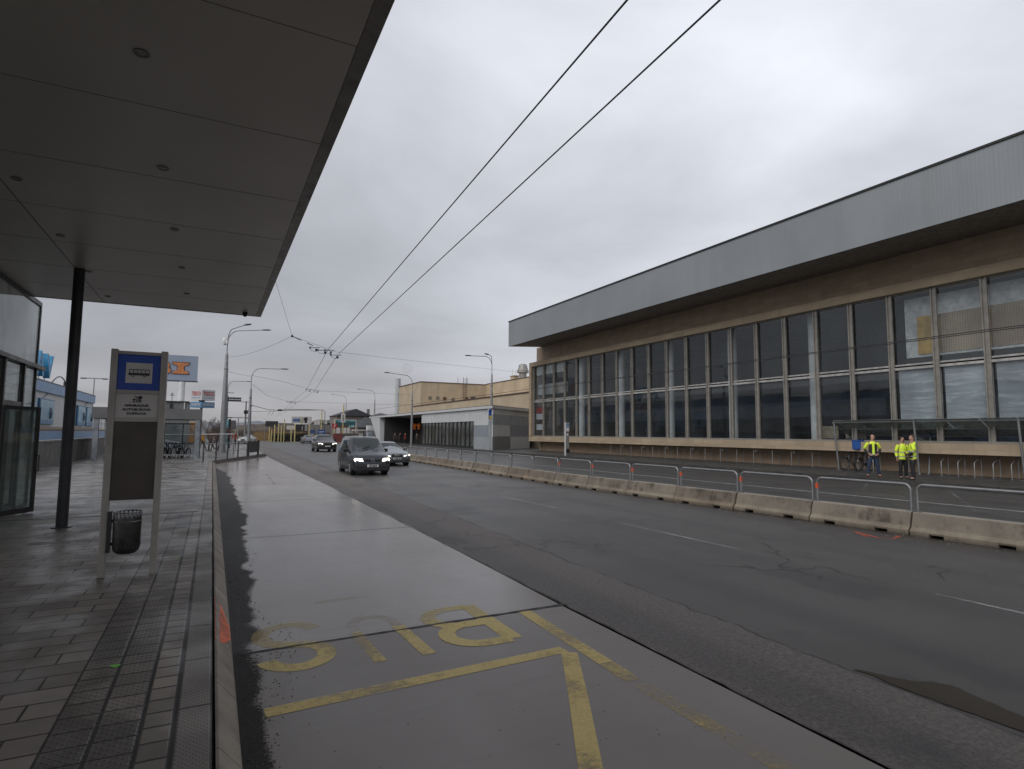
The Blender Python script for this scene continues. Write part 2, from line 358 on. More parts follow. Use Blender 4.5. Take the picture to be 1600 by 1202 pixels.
def m_tiles(name, x0, cw, rh, dots, c1=(.12, .103, .087), c2=(.235, .203, .172), stain=.8):
    """rows of tactile / edging tiles: joints every cw in x and rh in y, optional raised dots"""
    t = NT(name); X, Y, Z = t.xyz()
    u = t.math('DIVIDE', t.math('SUBTRACT', X, x0), cw); v = t.math('DIVIDE', Y, rh)
    fu = t.math('FRACT', u); fv = t.math('FRACT', v)
    ju = t.math('MINIMUM', fu, t.math('SUBTRACT', 1.0, fu)); jv = t.math('MINIMUM', fv, t.math('SUBTRACT', 1.0, fv))
    joint = t.math('MAXIMUM', t.ramp(ju, .012/ cw*.5, .02/cw, 1, 0), t.ramp(jv, .008/rh*.5, .016/rh, 1, 0))
    cell = t.n.new('ShaderNodeCombineXYZ'); t.l.new(t.math('FLOOR', u), cell.inputs[0]); t.l.new(t.math('FLOOR', v), cell.inputs[1])
    wn = t.n.new('ShaderNodeTexWhiteNoise'); t.l.new(cell.outputs[0], wn.inputs[0])
    col = t.mix(wn.outputs[0], c1, c2)
    col = t.mix(t.math('MULTIPLY', t.ramp(t.noise(1.6, 4), .40, .6), stain), col, tuple(c*.42 for c in c1))
    col = t.mix(t.ramp(t.noise(9, 4), .45, .75, 0, .4), col, (.14, .13, .115))
    col = t.mix(joint, col, (.016, .014, .013))
    h = t.math('SUBTRACT', t.math('MULTIPLY', t.noise(60, 3), .2), t.math('MULTIPLY', joint, 1.5))
    if dots:
        sx = t.math('SINE', t.math('MULTIPLY', t.math('SUBTRACT', X, x0), 2*math.pi/dots[0])); sy = t.math('SINE', t.math('MULTIPLY', Y, 2*math.pi/dots[1]))
        d = t.ramp(t.math('MULTIPLY', sx, sy), .45, .8); h = t.math('ADD', h, t.math('MULTIPLY', d, 2.2)); col = t.mix(t.math('MULTIPLY', d, .6), col, (.03, .027, .024))
    t.lk(col, t.b.inputs['Base Color']); t.l.new(t.ramp(t.noise(1.3, 4), .35, .65, .35, .65), t.b.inputs['Roughness']); t.bump(h, .5, .006); return t.m

def sheet(name, pts, z, m, kind='structure'):
    b = MB(); b.face([(p[0], p[1], z) for p in pts]); o = b.build(name, m); o['kind'] = kind; return o
M_gr = m_ground()
sheet('ground', [(-1200, -600), (1200, -600), (1200, 1600), (-1200, 1600)], -0.06, M_gr)
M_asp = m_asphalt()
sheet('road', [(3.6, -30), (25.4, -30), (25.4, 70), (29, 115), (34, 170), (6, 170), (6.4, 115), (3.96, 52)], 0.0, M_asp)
M_bay = m_bay()
sheet('bus_bay', [(.1, -20), (3.66, -20), (3.70, 2.5), (3.72, 6.0), (3.86, 12), (3.98, 24), (3.95, 38), (4.0, 52), (3.7, 51.9), (.15, 41)], 0.004, M_bay)
# dark joint across the bay, broken edge
b = MB(); xs = [.3+.1*i for i in range(36)]; up_, dn = [], []
for x in xs:
    yy = 5.94+.018*x; wdt = .012+.012*random.random()+(.02*random.random() if x > 2.3 else 0)
    up_.append((x, yy+wdt, .009)); dn.append((x, yy-wdt, .009))
for i in range(len(xs)-1): b.face([dn[i], dn[i+1], up_[i+1], up_[i]])
for y0 in (12.2, 18.4, 24.6):
    b.face([(.6, y0, .009), (3.85, y0+.05, .009), (3.85, y0+.068, .009), (.6, y0+.018, .009)])
b.v = [(v_[0], v_[1], .0082) for v_ in b.v]
struct(b.build('bay_joint', mat('joint tar', (.012, .011, .011), .7)))
# broken edge between concrete and asphalt
b = MB(); y = -2.0; pts = []
while y < 44:
    xx = 3.69+(.27*min(1, max(0, y/24.0)))+random.uniform(-.012, .018); pts.append((xx, y, .03*random.random())); y += random.uniform(.08, .3)+y*.01
for a, c in zip(pts, pts[1:]):
    b.face([(a[0]-.004, a[1], .0085), (a[0]+.002+a[2]*.6, a[1], .0085), (c[0]+.002+c[2]*.6, c[1], .0085), (c[0]-.004, c[1], .0085)])
struct(b.build('bay_edge', mat('edge dirt', (.045, .041, .037), .8)))

# left pavement (top at z=.2), its strips and its kerb
M_pav = m_paver()
PAV = .2
def slab(name, pts, z0, z1, m):
    b = MB(); b.prism([(p[0], p[1]) for p in pts], 'z', z0, z1); o = b.build(name, m); o['kind'] = 'structure'; return o
slab('pavement', [(-60, -20), (-.79, -20), (-.79, 15.2), (-.13, 15.2), (-.13, 40.4), (3.8, 51.8), (3.7, 54), (-8.4, 54), (-60, 54)], -.05, PAV, M_pav)
slab('pavement_far', [(-8.4, 54.004), (3.9, 54.004), (5.6, 90), (4, 92), (-8.4, 92)], -.05, PAV-.03, M_pav)
slab('car_park', [(-140, 92.01), (4, 92.01), (6, 115), (5.5, 170), (-140, 170)], -.05, .02, mat('car park asphalt', (.05, .05, .052), .5, bump=.3))
slab('tactile_paving', [(-.788, -20), (-.312, -20), (-.312, 15.196), (-.788, 15.196)], -.05, PAV+.001, m_tiles('tactile tiles', -.79, .238, .212, (.06, .06)))
slab('edging_slabs', [(-.31, -20), (-.130, -20), (-.130, 15.196), (-.31, 15.196)], -.05, PAV+.001, m_tiles('edging tiles', -.31, .174, .205, None, (.15, .130, .11), (.26, .225, .19), .5))
slab('platform_edge_strip', [(-.128, -20), (.078, -20), (.078, 40.35), (-.128, 40.35)], -.05, PAV+.002, m_tiles('platform edge tiles', -.126, .204, .9, (.034, .05), (.155, .136, .12), (.19, .168, .147), .4))
M_kerb = mat('kerb concrete', (.22, .19, .155), .7, 0, .25, 2.0, .4, 40, streak=.35)
b = MB(); y = -20.0
while y < 40.2:     # sloped kerb stones, one metre long each
    y1 = min(y+.995, 40.3); b.prism([(.098, .0), (.098, .165), (.115, .168), (.175, .10), (.235, .03), (.25, .0)], 'y', y, y1-.006); y += .998
struct(b.build('kerb', M_kerb))
b = MB(); b.box(.079, .097, -20, 40.3, .0, .12); struct(b.build('kerb_gap', mat('gap dirt', (.02, .018, .017), .9, bump=.5)))
b = MB(); q = [(.1, 40.35), (3.96, 51.9), (6.3, 112)]
for (p0, p1) in zip(q, q[1:]):
    d = Vector((p1[0]-p0[0], p1[1]-p0[1], 0)).normalized(); n_ = Vector((-d.y, d.x, 0)); Ln = math.hypot(p1[0]-p0[0], p1[1]-p0[1])
    for k in range(int(Ln)):
        a0 = Vector((p0[0], p0[1], 0))+d*k; a1 = a0+d*.985
        b.add([a0, a1, a1+n_*.16, a0+n_*.16, a0+Vector((0, 0, .215)), a1+Vector((0, 0, .215)), a1+n_*.16+Vector((0, 0, .215)), a0+n_*.16+Vector((0, 0, .215))],
              [(0, 3, 2, 1), (4, 5, 6, 7), (0, 1, 5, 4), (1, 2, 6, 5), (2, 3, 7, 6), (3, 0, 4, 7)])
struct(b.build('kerb_far', mat('far kerb concrete', (.12, .11, .10), .6, streak=.3)))
b = MB(); b.box(-3.75, -.2, 15.0, 15.19, .1, PAV+.004); b.box(-9, -3.76, 15.0, 15.19, .1, PAV+.004)
struct(b.build('drain_strip', mat('drain strip', (.05, .045, .04), .5)))

# right pavement
RP = [(25.4, -30), (60, -30), (60, 130), (30.0, 130), (28.5, 110), (25.4, 70)]
slab('pavement_right', RP, -.05, .2, mat('right pavement', (.055, .055, .053), .42, 0, .35, 1.2, .25, 30, streak=.4))
b = MB(); y = -30
while y < 69.5: b.box(25.22, 25.41, y, y+.985, -.02, .215); y += 1.0
struct(b.build('kerb_right', mat('dark wet kerb', (.045, .043, .040), .4, 0, .3, 2)))

# ---- paint on the ground
def paint(name, col, worn, scale=14, fadefar=0):
    t = NT(name); a = t.noise(scale, 6, .75); b_ = t.noise(1.3, 3)
    a2 = t.noise(120, 3, .8); f = t.ramp(t.math('ADD', t.math('ADD', t.math('MULTIPLY', a, .32), t.math('MULTIPLY', a2, .26)), t.math('MULTIPLY', b_, .42)), worn-.075, worn+.10)
    tr = t.n.new('ShaderNodeBsdfTransparent'); ms = t.n.new('ShaderNodeMixShader')
    t.lk(t.mix(t.noise(40, 3), tuple(c*.7 for c in col), tuple(min(1, c*1.25) for c in col)), t.b.inputs['Base Color']); t.b.inputs['Roughness'].default_value = .5
    t.l.new(t.math('MULTIPLY', f, t.ramp(t.xyz()[1], 5.85, 6.25, .85, .85*(1-fadefar))), ms.inputs[0]); t.l.new(tr.outputs[0], ms.inputs[1]); t.l.new(t.b.outputs[0], ms.inputs[2]); t.l.new(ms.outputs[0], t.out.inputs[0]); return t.m
M_yel = paint('worn yellow paint', (.54, .40, .12), .43)
M_yel2 = paint('very worn yellow paint', (.44, .33, .11), .515, 20)
M_wh = paint('worn white paint', (.30, .30, .30), .47)
M_or = paint('orange spray', (.62, .09, .03), .47, 30)
def strip(pts, wd, z, mb):
    """a flat band of constant width along a polyline"""
    P_ = [Vector((p[0], p[1], 0)) for p in pts]; Lf, Rt = [], []
    for i, p in enumerate(P_):
        d = (P_[min(i+1, len(P_)-1)]-P_[max(i-1, 0)]).normalized(); n_ = Vector((-d.y, d.x, 0))*wd/2
        Lf.append(p+n_); Rt.append(p-n_)
    for i in range(len(P_)-1):
        mb.face([(Rt[i].x, Rt[i].y, z), (Rt[i+1].x, Rt[i+1].y, z), (Lf[i+1].x, Lf[i+1].y, z), (Lf[i].x, Lf[i].y, z)])
def arc(cx_, cy_, rx, ry, a0, a1, n=14):
    return [(cx_+rx*math.cos(R(a0+(a1-a0)*i/n)), cy_+ry*math.sin(R(a0+(a1-a0)*i/n))) for i in range(n+1)]
b = MB(); z = .0068
strip([(.42, 4.66), (3.0, 4.785)], .15, z, b)
struct(b.build('bay_line', M_yel))
b = MB(); strip([(3.22, 6.0), (3.16, 4.35)], .15, z, b); strip([(3.0, 4.70), (2.6, 3.95), (2.1, 3.05), (1.6, 2.2)], .15, z+.001, b)
struct(b.build('bay_line_inner', M_yel))
b = MB(); strip([(3.16, 4.34), (3.14, 3.95)], .15, z, b); strip([(3.14, 3.85), (3.16, 2.3), (3.2, 1.2)], .15, z, b); strip([(1.15, 7.32), (1.75, 7.36)], .12, z, b)
struct(b.build('bay_line_worn', M_yel2))
# word BUS read from the far side (each letter upside-down from here)
def letter_strokes(mb, ch, x0, x1, y0, y1, wd):
    """x0 = side where the letter starts for its reader (larger x), y0 = reader's bottom (far), y1 = reader's top (near)"""
    W_, H_ = x1-x0, y1-y0
    def T(p): return (x0+p[0]*W_, y0+p[1]*H_)
    if ch == 'B':
        strip([T((0, -.02)), T((0, 1.02))], wd, z, mb)
        for c in (.27, .76):
            a = [T((.05, c-.25))]+[T((.45+.5*math.cos(R(q)), c+.25*math.sin(R(q)))) for q in range(-90, 91, 15)]+[T((.05, c+.25))]
            strip(a, wd*.95, z+.0006+(.0006 if c > .5 else 0), mb)
    if ch == 'U':
        strip([T((0, 1))]+[T((0, .35))]+[T((.5-.5*math.cos(R(q)), .3-.3*math.sin(R(q)))) for q in range(0, 181, 15)]+[T((1, .35)), T((1, 1))], wd, z, mb)
    if ch == 'S':
        a = [T((.5+.5*math.cos(R(q)), .76+.24*math.sin(R(q)))) for q in range(10, 271, 15)]
        c = [T((.5+.5*math.cos(R(q)), .25+.25*math.sin(R(q)))) for q in range(90, -171, -15)]
        strip(a+c[1:], wd, z, mb)
b = MB(); letter_strokes(b, 'B', 2.72, 2.12, 6.45, 5.27, .18)
struct(b.build('bay_lettering', paint('yellow lettering paint', (.56, .42, .12), .425, 14, .3)))
b = MB(); strip([(1.84, 5.22), (1.80, 6.1)], .13, z, b); strip([(1.40, 5.24), (1.36, 6.1)], .11, z, b)
struct(b.build('bay_lettering', paint('faded yellow strokes', (.54, .40, .12), .44))); b = MB(); strip([(1.80, 6.12)]+arc(1.58, 6.25, .22, .28, 0, 180)[::1]+[(1.36, 6.12)], .12, z, b)
struct(b.build('bay_lettering', paint('faded yellow lettering paint', (.40, .31, .12), .50, 14, .6)))
b = MB(); letter_strokes(b, 'S', 1.02, .50, 6.62, 5.42, .165)
struct(b.build('bay_lettering', paint('yellow lettering paint s', (.56, .42, .12), .425, 14, .6)))
# white lane dashes
b = MB()
for y0, y1 in ((-2, 1.2), (2.6, 4.36), (7.42, 10.75), (13.7, 16.75), (19.8, 23.1), (26.1, 29.3), (32.4, 35.6), (38.7, 41.9), (45, 48.2), (51.3, 54.5), (57.6, 61), (64, 67), (70, 73), (77, 80)):
    strip([(8.33, y0), (8.30, y1)], .07, .005, b)
struct(b.build('lane_dashes', M_wh))
b = MB()
for y0, y1 in ((9.5, 13), (15.5, 17), (19.5, 22), (24, 27), (30, 33)): strip([(20.4, y0), (20.5, y1)], .1, .005, b)
strip([(18.3, 8.5), (24.6, 12.3)], .1, .005, b); strip([(21.5, 13.6), (25, 15.6)], .1, .005, b); strip([(4.1, 47), (12, 96)], .12, .005, b)
strip([(2.2, 24.0), (2.35, 30.0)], .1, .01, b); strip([(1.5, 26.5), (2.3, 29.9), (3.1, 26.8)], .12, .0105, b)
struct(b.build('faint_markings', paint('faint white paint', (.22, .22, .22), .52)))
# orange survey marks
b = MB(); strip([(12.05, 7.85), (11.8, 7.2), (11.9, 6.98), (12.42, 7.14)], .06, .006, b); strip([(11.98, 7.75), (11.7, 7.35)], .035, .0065, b)
struct(b.build('survey_mark', M_or))
b = MB(); b.face([(.104, 5.95, .172), (.18, 6.0, .103), (.242, 6.3, .036), (.242, 6.7, .036), (.18, 7.2, .103), (.104, 7.5, .172)])
struct(b.build('kerb_mark', paint('orange spray kerb', (.80, .13, .03), .47, 9)))
for (px, py, s_) in ((180, 1040, .035), (276, 871, .03)):
    c = atz(px, py, PAV+.006); b = MB(); pts = [(c.x+s_*(1+.3*math.sin(k*2.1))*math.cos(k*.7), c.y+s_*(.9+.3*math.cos(k*1.7))*math.sin(k*.7), PAV+.0045) for k in range(9)]
    b.face(pts); struct(b.build('green_mark', glow('green spray', (.13, .5, .05), 0)))
# puddle lying along the old asphalt edge
def m_pud():
    t = NT('puddle water'); t.b.inputs['Base Color'].default_value = (.052, .047, .039, 1); t.b.inputs['Roughness'].default_value = .12; t.b.inputs['IOR'].default_value = 1.33; t.bump(t.noise(5, 2), .03, .01); return t.m
b = MB(); near_ = [atz(*p, .006) for p in [(1335, 1047), (1365, 1056), (1400, 1072), (1450, 1090), (1500, 1108), (1550, 1126), (1600, 1143), (1660, 1166)]]
far_ = [atz(*p, .006) for p in [(1335, 1045), (1380, 1055), (1420, 1063), (1460, 1066), (1490, 1072), (1530, 1090), (1570, 1107), (1600, 1120), (1660, 1150)]]
pts = near_+far_[::-1]; ins = []
for p, q in zip(pts, pts[1:]+pts[:1]):
    for k in range(4):
        r_ = p.lerp(q, k/4); ins.append((r_.x+random.uniform(-.008, .008), r_.y+random.uniform(-.015, .015), .006))
b.face(ins); struct(b.build('puddle', m_pud()))

# ================================================================ BUS STATION CANOPY (left)
def m_soffit():
    t = NT('composite soffit'); a = t.noise(.5, 4)
    t.lk(t.mix(t.ramp(a, .3, .7), (.44, .432, .41), (.50, .49, .465)), t.b.inputs['Base Color']); t.b.inputs['Roughness'].default_value = .36; t.b.inputs['Specular IOR Level'].default_value = .5
    t.bump(t.noise(.7, 2), .05, .02); return t.m
M_sof = m_soffit()
M_rim = mat('dark trim', (.11, .105, .10), .5)
ROOF_Z = 5.10
root = thing('bus_station', 'dark flat canopy with smooth grey soffit and glass waiting room beside the kerb', 'bus station', (-4, 5, .2))
b = MB(); b.box(-12, .90, -8, 16.95, ROOF_Z, ROOF_Z+.40); b.build('canopy_roof', M_sof, root, world=True)
b = MB(); b.box(.904, 1.03, -8, 16.954, ROOF_Z-.004, ROOF_Z+.44); b.box(-12, 1.03, 16.956, 17.08, ROOF_Z-.004, ROOF_Z+.44); b.build('canopy_rim', mat('rim panel', (.19, .18, .17), .4), root, world=True)
b = MB()
for k in range(-5, 10):
    y = 6.37+1.8*k
    if y < 16.9: b.box(-12, .90, y-.0035, y+.0035, ROOF_Z-.002, ROOF_Z+.001)
b.box(-2.49, -2.478, -8, 16.95, ROOF_Z-.0035, ROOF_Z+.001); b.box(-6, -5.99, -8, 16.95, ROOF_Z-.0035, ROOF_Z+.001); b.build('soffit_joints', mat('soffit seam grey', (.14, .13, .12), .8), root, world=True)  # soffit panel seams drawn as thin grey strips
M_dl = mat('downlight ring', (.16, .155, .15), .35); M_dlg = mat('downlight lens', (.22, .22, .21), .2)
for X_ in (-.66, -2.3):
    for k in range(-1, 5):
        y = 5.47+2.37*k+(1.2 if X_ < -1 else 0)
        if y > 16.9: continue
        b = MB(); b.lathe([(.036, -.002), (.058, -.003), (.062, -.010), (.055, -.015), (.040, -.012), (.036, -.002)], (X_, y, ROOF_Z), 20); q = b.build('downlight', M_dl, root, world=True, smooth=40)
        b = MB(); b.lathe([(.001, -.007), (.035, -.007), (.035, -.002), (.001, -.002)], (X_, y, ROOF_Z), 18); b.build('lens', M_dlg, q, world=True)
b = MB(); b.lathe([(.06, 0), (.06, -.05), (.055, -.08), (.035, -.11), (.001, -.12)], (.62, 16.6, ROOF_Z-.002), 16); b.build('camera_dome', M_black, root, world=True, smooth=50)
b = MB(); b.lathe([(.001, .19), (.17, .19), (.17, .215), (.095, .222), (.092, 1.0), (.092, ROOF_Z), (.001, ROOF_Z)], (-2.42, 13.66, 0), 24); b.build('column', mat('column paint', (.028, .028, .034), .38), root, world=True, smooth=40)
# glass waiting room
M_gl = glass('clear wall glass', (.72, .76, .74), .02, .25, (.30, .33, .32)); M_gm = glass('milky wall glass', (.30, .34, .34), .08, 1.3, (.62, .67, .655))
GX, GY = -3.9, 17.85
b = MB(); b.box(GX-.04, GX+.04, GY-.04, GY+.04, .2, 5.1); b.build('corner_post', M_dark, root, world=True)
b = MB(); b.box(GX-.10, GX+.12, 8, GY+.45, 3.47, 3.56); b.box(GX-7, GX-.1, GY-.1, GY+.12, 3.47, 3.56); b.build('transom', M_dark, root, world=True)
b = MB(); b.box(GX-.05, GX+.05, -8, GY-.05, 5.0, 5.1); b.box(GX-.05, GX+.05, 8, 16.3, .2, .26); b.box(GX-8, GX-.05, GY-.04, GY+.04, 5.0, 5.1); b.box(GX-8, GX-.05, GY-.04, GY+.04, .2, .27); b.box(GX-.04, GX+.04, 16.3, GY-.05, .2, .27); b.build('head_rail', M_dark, root, world=True)
b = MB(); b.box(GX-.012, GX+.012, -8, GY-.04, 3.57, 5.0); b.build('glass_pane', M_gm, root, world=True)
b = MB(); b.box(GX-8, GX-.04, GY-.012, GY+.012, 3.57, 5.0); b.build('glass_pane', M_gm, root, world=True)
b = MB(); b.box(GX-.011, GX+.011, 16.85, GY-.04, .27, 3.47); b.build('glass_pane', M_gl, root, world=True)
b = MB(); b.box(GX-.011, GX+.011, 15.45, 16.75, 2.62, 3.47); b.build('glass_pane', M_gl, root, world=True)
b = MB(); b.box(GX-8, GX-.04, GY-.011, GY+.011, .27, 3.47); b.build('glass_pane', M_gl, root, world=True)
for y in (15.4, 16.8):
    b = MB(); b.box(GX-.05, GX+.06, y-.045, y+.045, .2, 3.47); b.build('mullion', M_dark, root, world=True)
for y in (14.0, 12.6, 11.2):
    b = MB(); b.box(GX-.05, GX+.06, y-.045, y+.045, .2, 3.47); b.build('mullion', M_dark, root, world=True)
    b = MB(); b.box(GX-.011, GX+.011, y+.05, y+1.3, .27, 3.47); b.build('glass_pane', M_gl, root, world=True)
b = MB(); b.box(GX-.05, GX+.05, 15.45, 16.75, 2.52, 2.62); b.build('door_head', M_dark, root, world=True)
# half-open door leaf with its own frame, glass and pull handle
dr = thing('door_tmp', 'x', 'x', (GX, 15.48, .2), R(0)); 
for k_ in ('label', 'category'): del dr[k_]
dr.name = 'door'; dr.parent = root; dr.location = Vector((GX+.02, 15.46, .2))-root.location; dr.rotation_euler = (0, 0, R(-28))
b = MB(); Wd, Hd = .95, 2.3
b.box(-.02, .04, 0, .07, .03, Hd); b.box(-.02, .04, Wd-.07, Wd, .03, Hd); b.box(-.02, .04, .07, Wd-.07, Hd-.07, Hd); b.box(-.02, .04, .07, Wd-.07, .03, .14); b.build('door_frame', M_dark, dr)
b = MB(); b.box(.004, .016, .07, Wd-.07, .14, Hd-.07); b.build('door_glass', M_gl, dr)
b = MB(); b.tube([(.04, Wd-.035, .9), (.10, Wd-.035, .9), (.10, Wd-.035, 1.25), (.04, Wd-.035, 1.25)], .012); b.build('handle', M_black, dr)
# other door leaf, closed
b = MB(); b.box(GX-.03, GX+.03, 16.62, 16.74, .24, 2.5); b.box(GX-.03, GX+.03, 16.0, 16.07, .24, 2.5); b.box(GX-.03, GX+.03, 16.08, 16.6, 2.42, 2.5); b.box(GX-.03, GX+.03, 16.08, 16.6, .24, .34); b.build('door', M_dark, root, world=True)
for z_ in (.7, 1.35, 2.1, 2.35): b = MB(); b.lathe([(.001, -.05), (.03, -.05), (.03, .05), (.001, .05)], (GX+.06, 16.68, z_), 10); b.build('hinge', M_black, root, world=True)

# ================================================================ STATION HALL (right)
hall = thing('station_hall', 'long beige hall with two-storey window wall and ribbed grey overhanging roof fascia', 'hall', (31, 30, .2))
HY0, HY1 = -14.0, 54.3
def m_fascia():
    t = NT('ribbed metal fascia'); X, Y, Z = t.xyz()
    s_ = t.math('SINE', t.math('MULTIPLY', Y, 2*math.pi/.16)); rib = t.ramp(s_, -.5, .5)
    a = t.noise(.25, 4); st = t.noise(1, 4, .6, vec=t.map((1, 1.2, .12)))
    col = t.mix(t.ramp(a, .3, .7), (.22, .238, .25), (.25, .268, .28)); col = t.mix(t.ramp(st, .45, .75, 0, .35), col, (.20, .205, .21)); col = t.mix(t.math('MULTIPLY', rib, .06), col, (.18, .185, .19))
    t.lk(col, t.b.inputs['Base Color']); t.b.inputs['Roughness'].default_value = .5; t.b.inputs['Metallic'].default_value = .25; t.bump(rib, .12, .012); return t.m
b = MB(); b.prism([(27.2, 11.05), (27.2, 13.62), (27.26, 13.62), (27.26, 11.05)], 'y', HY0, HY1); b.build('roof_fascia', m_fascia(), hall, world=True)
b = MB(); b.prism([(27.262, 11.06), (27.262, 13.5), (60, 13.5), (60, 11.35), (31.2, 11.30)], 'y', HY0, HY1-.0); b.build('roof', mat('soffit boards', (.20, .175, .15), .7, bump=.2, bs=8), hall, world=True)
b = MB(); b.box(27.14, 27.34, HY0, HY1+.05, 13.623, 13.72); b.build('roof_coping', M_black, hall, world=True)
def m_stone(name, c, sc=1.0):
    t = NT(name); a = t.noise(1.2, 5, .6); st = t.noise(1, 5, .6, vec=t.map((.6, .25, 4)))
    n = t.n.new('ShaderNodeTexBrick'); t.l.new(t.map((1, 1, 1), rot=(R(90), 0, R(90))), n.inputs[0])
    sx = t.n.new('ShaderNodeCombineXYZ'); X, Y, Z = t.xyz(); t.l.new(t.math('ADD', X, Y), sx.inputs[0]); t.l.new(Z, sx.inputs[1]); t.l.new(sx.outputs[0], n.inputs[0])
    n.inputs['Scale'].default_value = 1; n.inputs['Brick Width'].default_value = .9*sc; n.inputs['Row Height'].default_value = .3*sc; n.inputs['Mortar Size'].default_value = .006
    n.inputs['Color1'].default_value = c4(tuple(x*.86 for x in c)); n.inputs['Color2'].default_value = c4(tuple(x*1.1 for x in c)); n.inputs['Mortar'].default_value = c4(tuple(x*.62 for x in c))
    col = t.mix(t.ramp(a, .35, .7, 0, .35), n.outputs[0], tuple(x*.7 for x in c)); col = t.mix(t.ramp(st, .5, .75, 0, .35), col, tuple(x*1.25 for x in c))
    d = t.noise(1, 4, .7, vec=t.map((1.4, 1.4, .12))); col = t.mix(t.ramp(d, .55, .8, 0, .55), col, tuple(x*.45 for x in c))
    t.lk(col, t.b.inputs['Base Color']); t.b.inputs['Roughness'].default_value = .8; t.bump(t.noise(20, 4), .2, .01); return t.m
M_travD = m_stone('travertine wall', (.36, .28, .20)); M_trav = m_stone('travertine trim', (.33, .26, .18))
b = MB(); b.box(31.2, 31.6, HY0, 55.4, 9.2, 11.32); b.box(31.6, 60, 55.0, 55.4, .2, 11.32); b.build('upper_wall', M_travD, hall, world=True)
b = MB(); b.box(30.3, 31.198, HY0, 55.45, 9.17, 9.62); b.box(30.3, 31.6, 55.0, 55.45, 1.74, 9.168); b.build('window_surround', M_trav, hall, world=True)
b = MB(); b.box(30.3, 31.6, HY0, 55.45, 1.20, 1.70); b.build('window_sill', M_trav, hall, world=True)
b = MB(); b.box(31.7, 31.95, HY0, 55.2, .15, 1.25); b.build('plinth_wall', m_stone('plinth stone', (.34, .25, .175)), hall, world=True)
M_alu = mat('window aluminium', (.25, .235, .21), .45, .3, .15, 3)
M_hg = glass('hall glass', (.88, .90, .91), .02, .10, (.10, .11, .12))
ys = [52.75-2.07*k for k in range(32)]
for y in [54.85]+ys:
    b = MB(); b.box(30.50, 30.60, y-.13, y-.07, 1.74, 9.17); b.box(30.50, 30.60, y+.07, y+.13, 1.74, 9.17); b.box(30.56, 30.72, y-.069, y+.069, 1.74, 9.17); b.build('mullion', M_alu, hall, world=True)
b = MB(); b.box(30.48, 30.74, HY0, 55.0, 1.702, 1.80); b.box(30.58, 30.74, HY0, 55.0, 9.10, 9.168); b.build('window_rail', M_alu, hall, world=True)
yy = [54.85]+ys
film = []
for k, (ya, yb) in enumerate(zip(yy, yy[1:])):
    a_, c_ = yb+.13, ya-.13
    b = MB(); b.box(30.60, 30.70, a_, c_, 5.50, 5.58); b.box(30.54, 30.72, a_, c_, 5.30, 5.42); b.build('cross_bar', mat('light aluminium', (.38, .37, .35), .4, .2), hall, world=True)
    for z0, z1 in ((5.585, 9.10), (1.805, 5.298)):      # every pane sits at its own slight tilt
        b = MB(); o_ = [random.uniform(-.011, .011) for _ in range(4)]; q_ = [(30.655+o_[0], a_, z0), (30.655+o_[1], c_, z0), (30.655+o_[2], c_, z1), (30.655+o_[0]-o_[1]+o_[2], a_, z1)]
        b.add(q_+[(x+.008, y, z_) for x, y, z_ in q_], [(3, 2, 1, 0), (4, 5, 6, 7), (0, 1, 5, 4), (1, 2, 6, 5), (2, 3, 7, 6), (3, 0, 4, 7)]); b.build('window_pane', M_hg, hall, world=True)
# interior: floor, back wall, ceiling, round columns
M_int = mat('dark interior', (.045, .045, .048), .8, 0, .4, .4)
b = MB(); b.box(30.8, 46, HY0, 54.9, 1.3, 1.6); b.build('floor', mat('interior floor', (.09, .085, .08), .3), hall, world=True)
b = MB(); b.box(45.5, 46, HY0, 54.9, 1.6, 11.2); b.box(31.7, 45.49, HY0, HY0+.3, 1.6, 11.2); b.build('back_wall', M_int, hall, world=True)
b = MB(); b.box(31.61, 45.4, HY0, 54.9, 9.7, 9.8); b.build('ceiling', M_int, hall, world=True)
b = MB(); b.box(33.5, 45.4, 18.2, 54.0, 5.15, 5.5); b.build('gallery_floor', mat('gallery', (.10, .10, .10), .6), hall, world=True)
for y in (47.6, 41.4, 35.2, 29.0, 22.8):
    b = MB(); b.lathe([(.001, 1.6), (.30, 1.6), (.30, 9.7), (.001, 9.7)], (31.9, y, 0), 20); b.build('column', mat('white column', (.75, .76, .75), .6, 0, .15, 1), hall, world=True, smooth=40)
M_cream = mat('cream enamel', (.40, .34, .24), .5)
b = MB()
for y0, y1 in ((22.3, 21.05), (20.6, 19.5)):
    b.box(31.25, 31.33, y1, y0, 1.85, 2.55)
    n_ = 12
    for i in range(n_): b.box(31.22, 31.248, y1+(y0-y1)*i/n_, y1+(y0-y1)*(i+.6)/n_, 1.87, 2.52)
    b.box(31.26, 31.3, y1+.2, y1+.25, 1.6, 1.85); b.box(31.26, 31.3, y0-.25, y0-.2, 1.6, 1.85)
b.build('radiator', M_cream, hall, world=True)
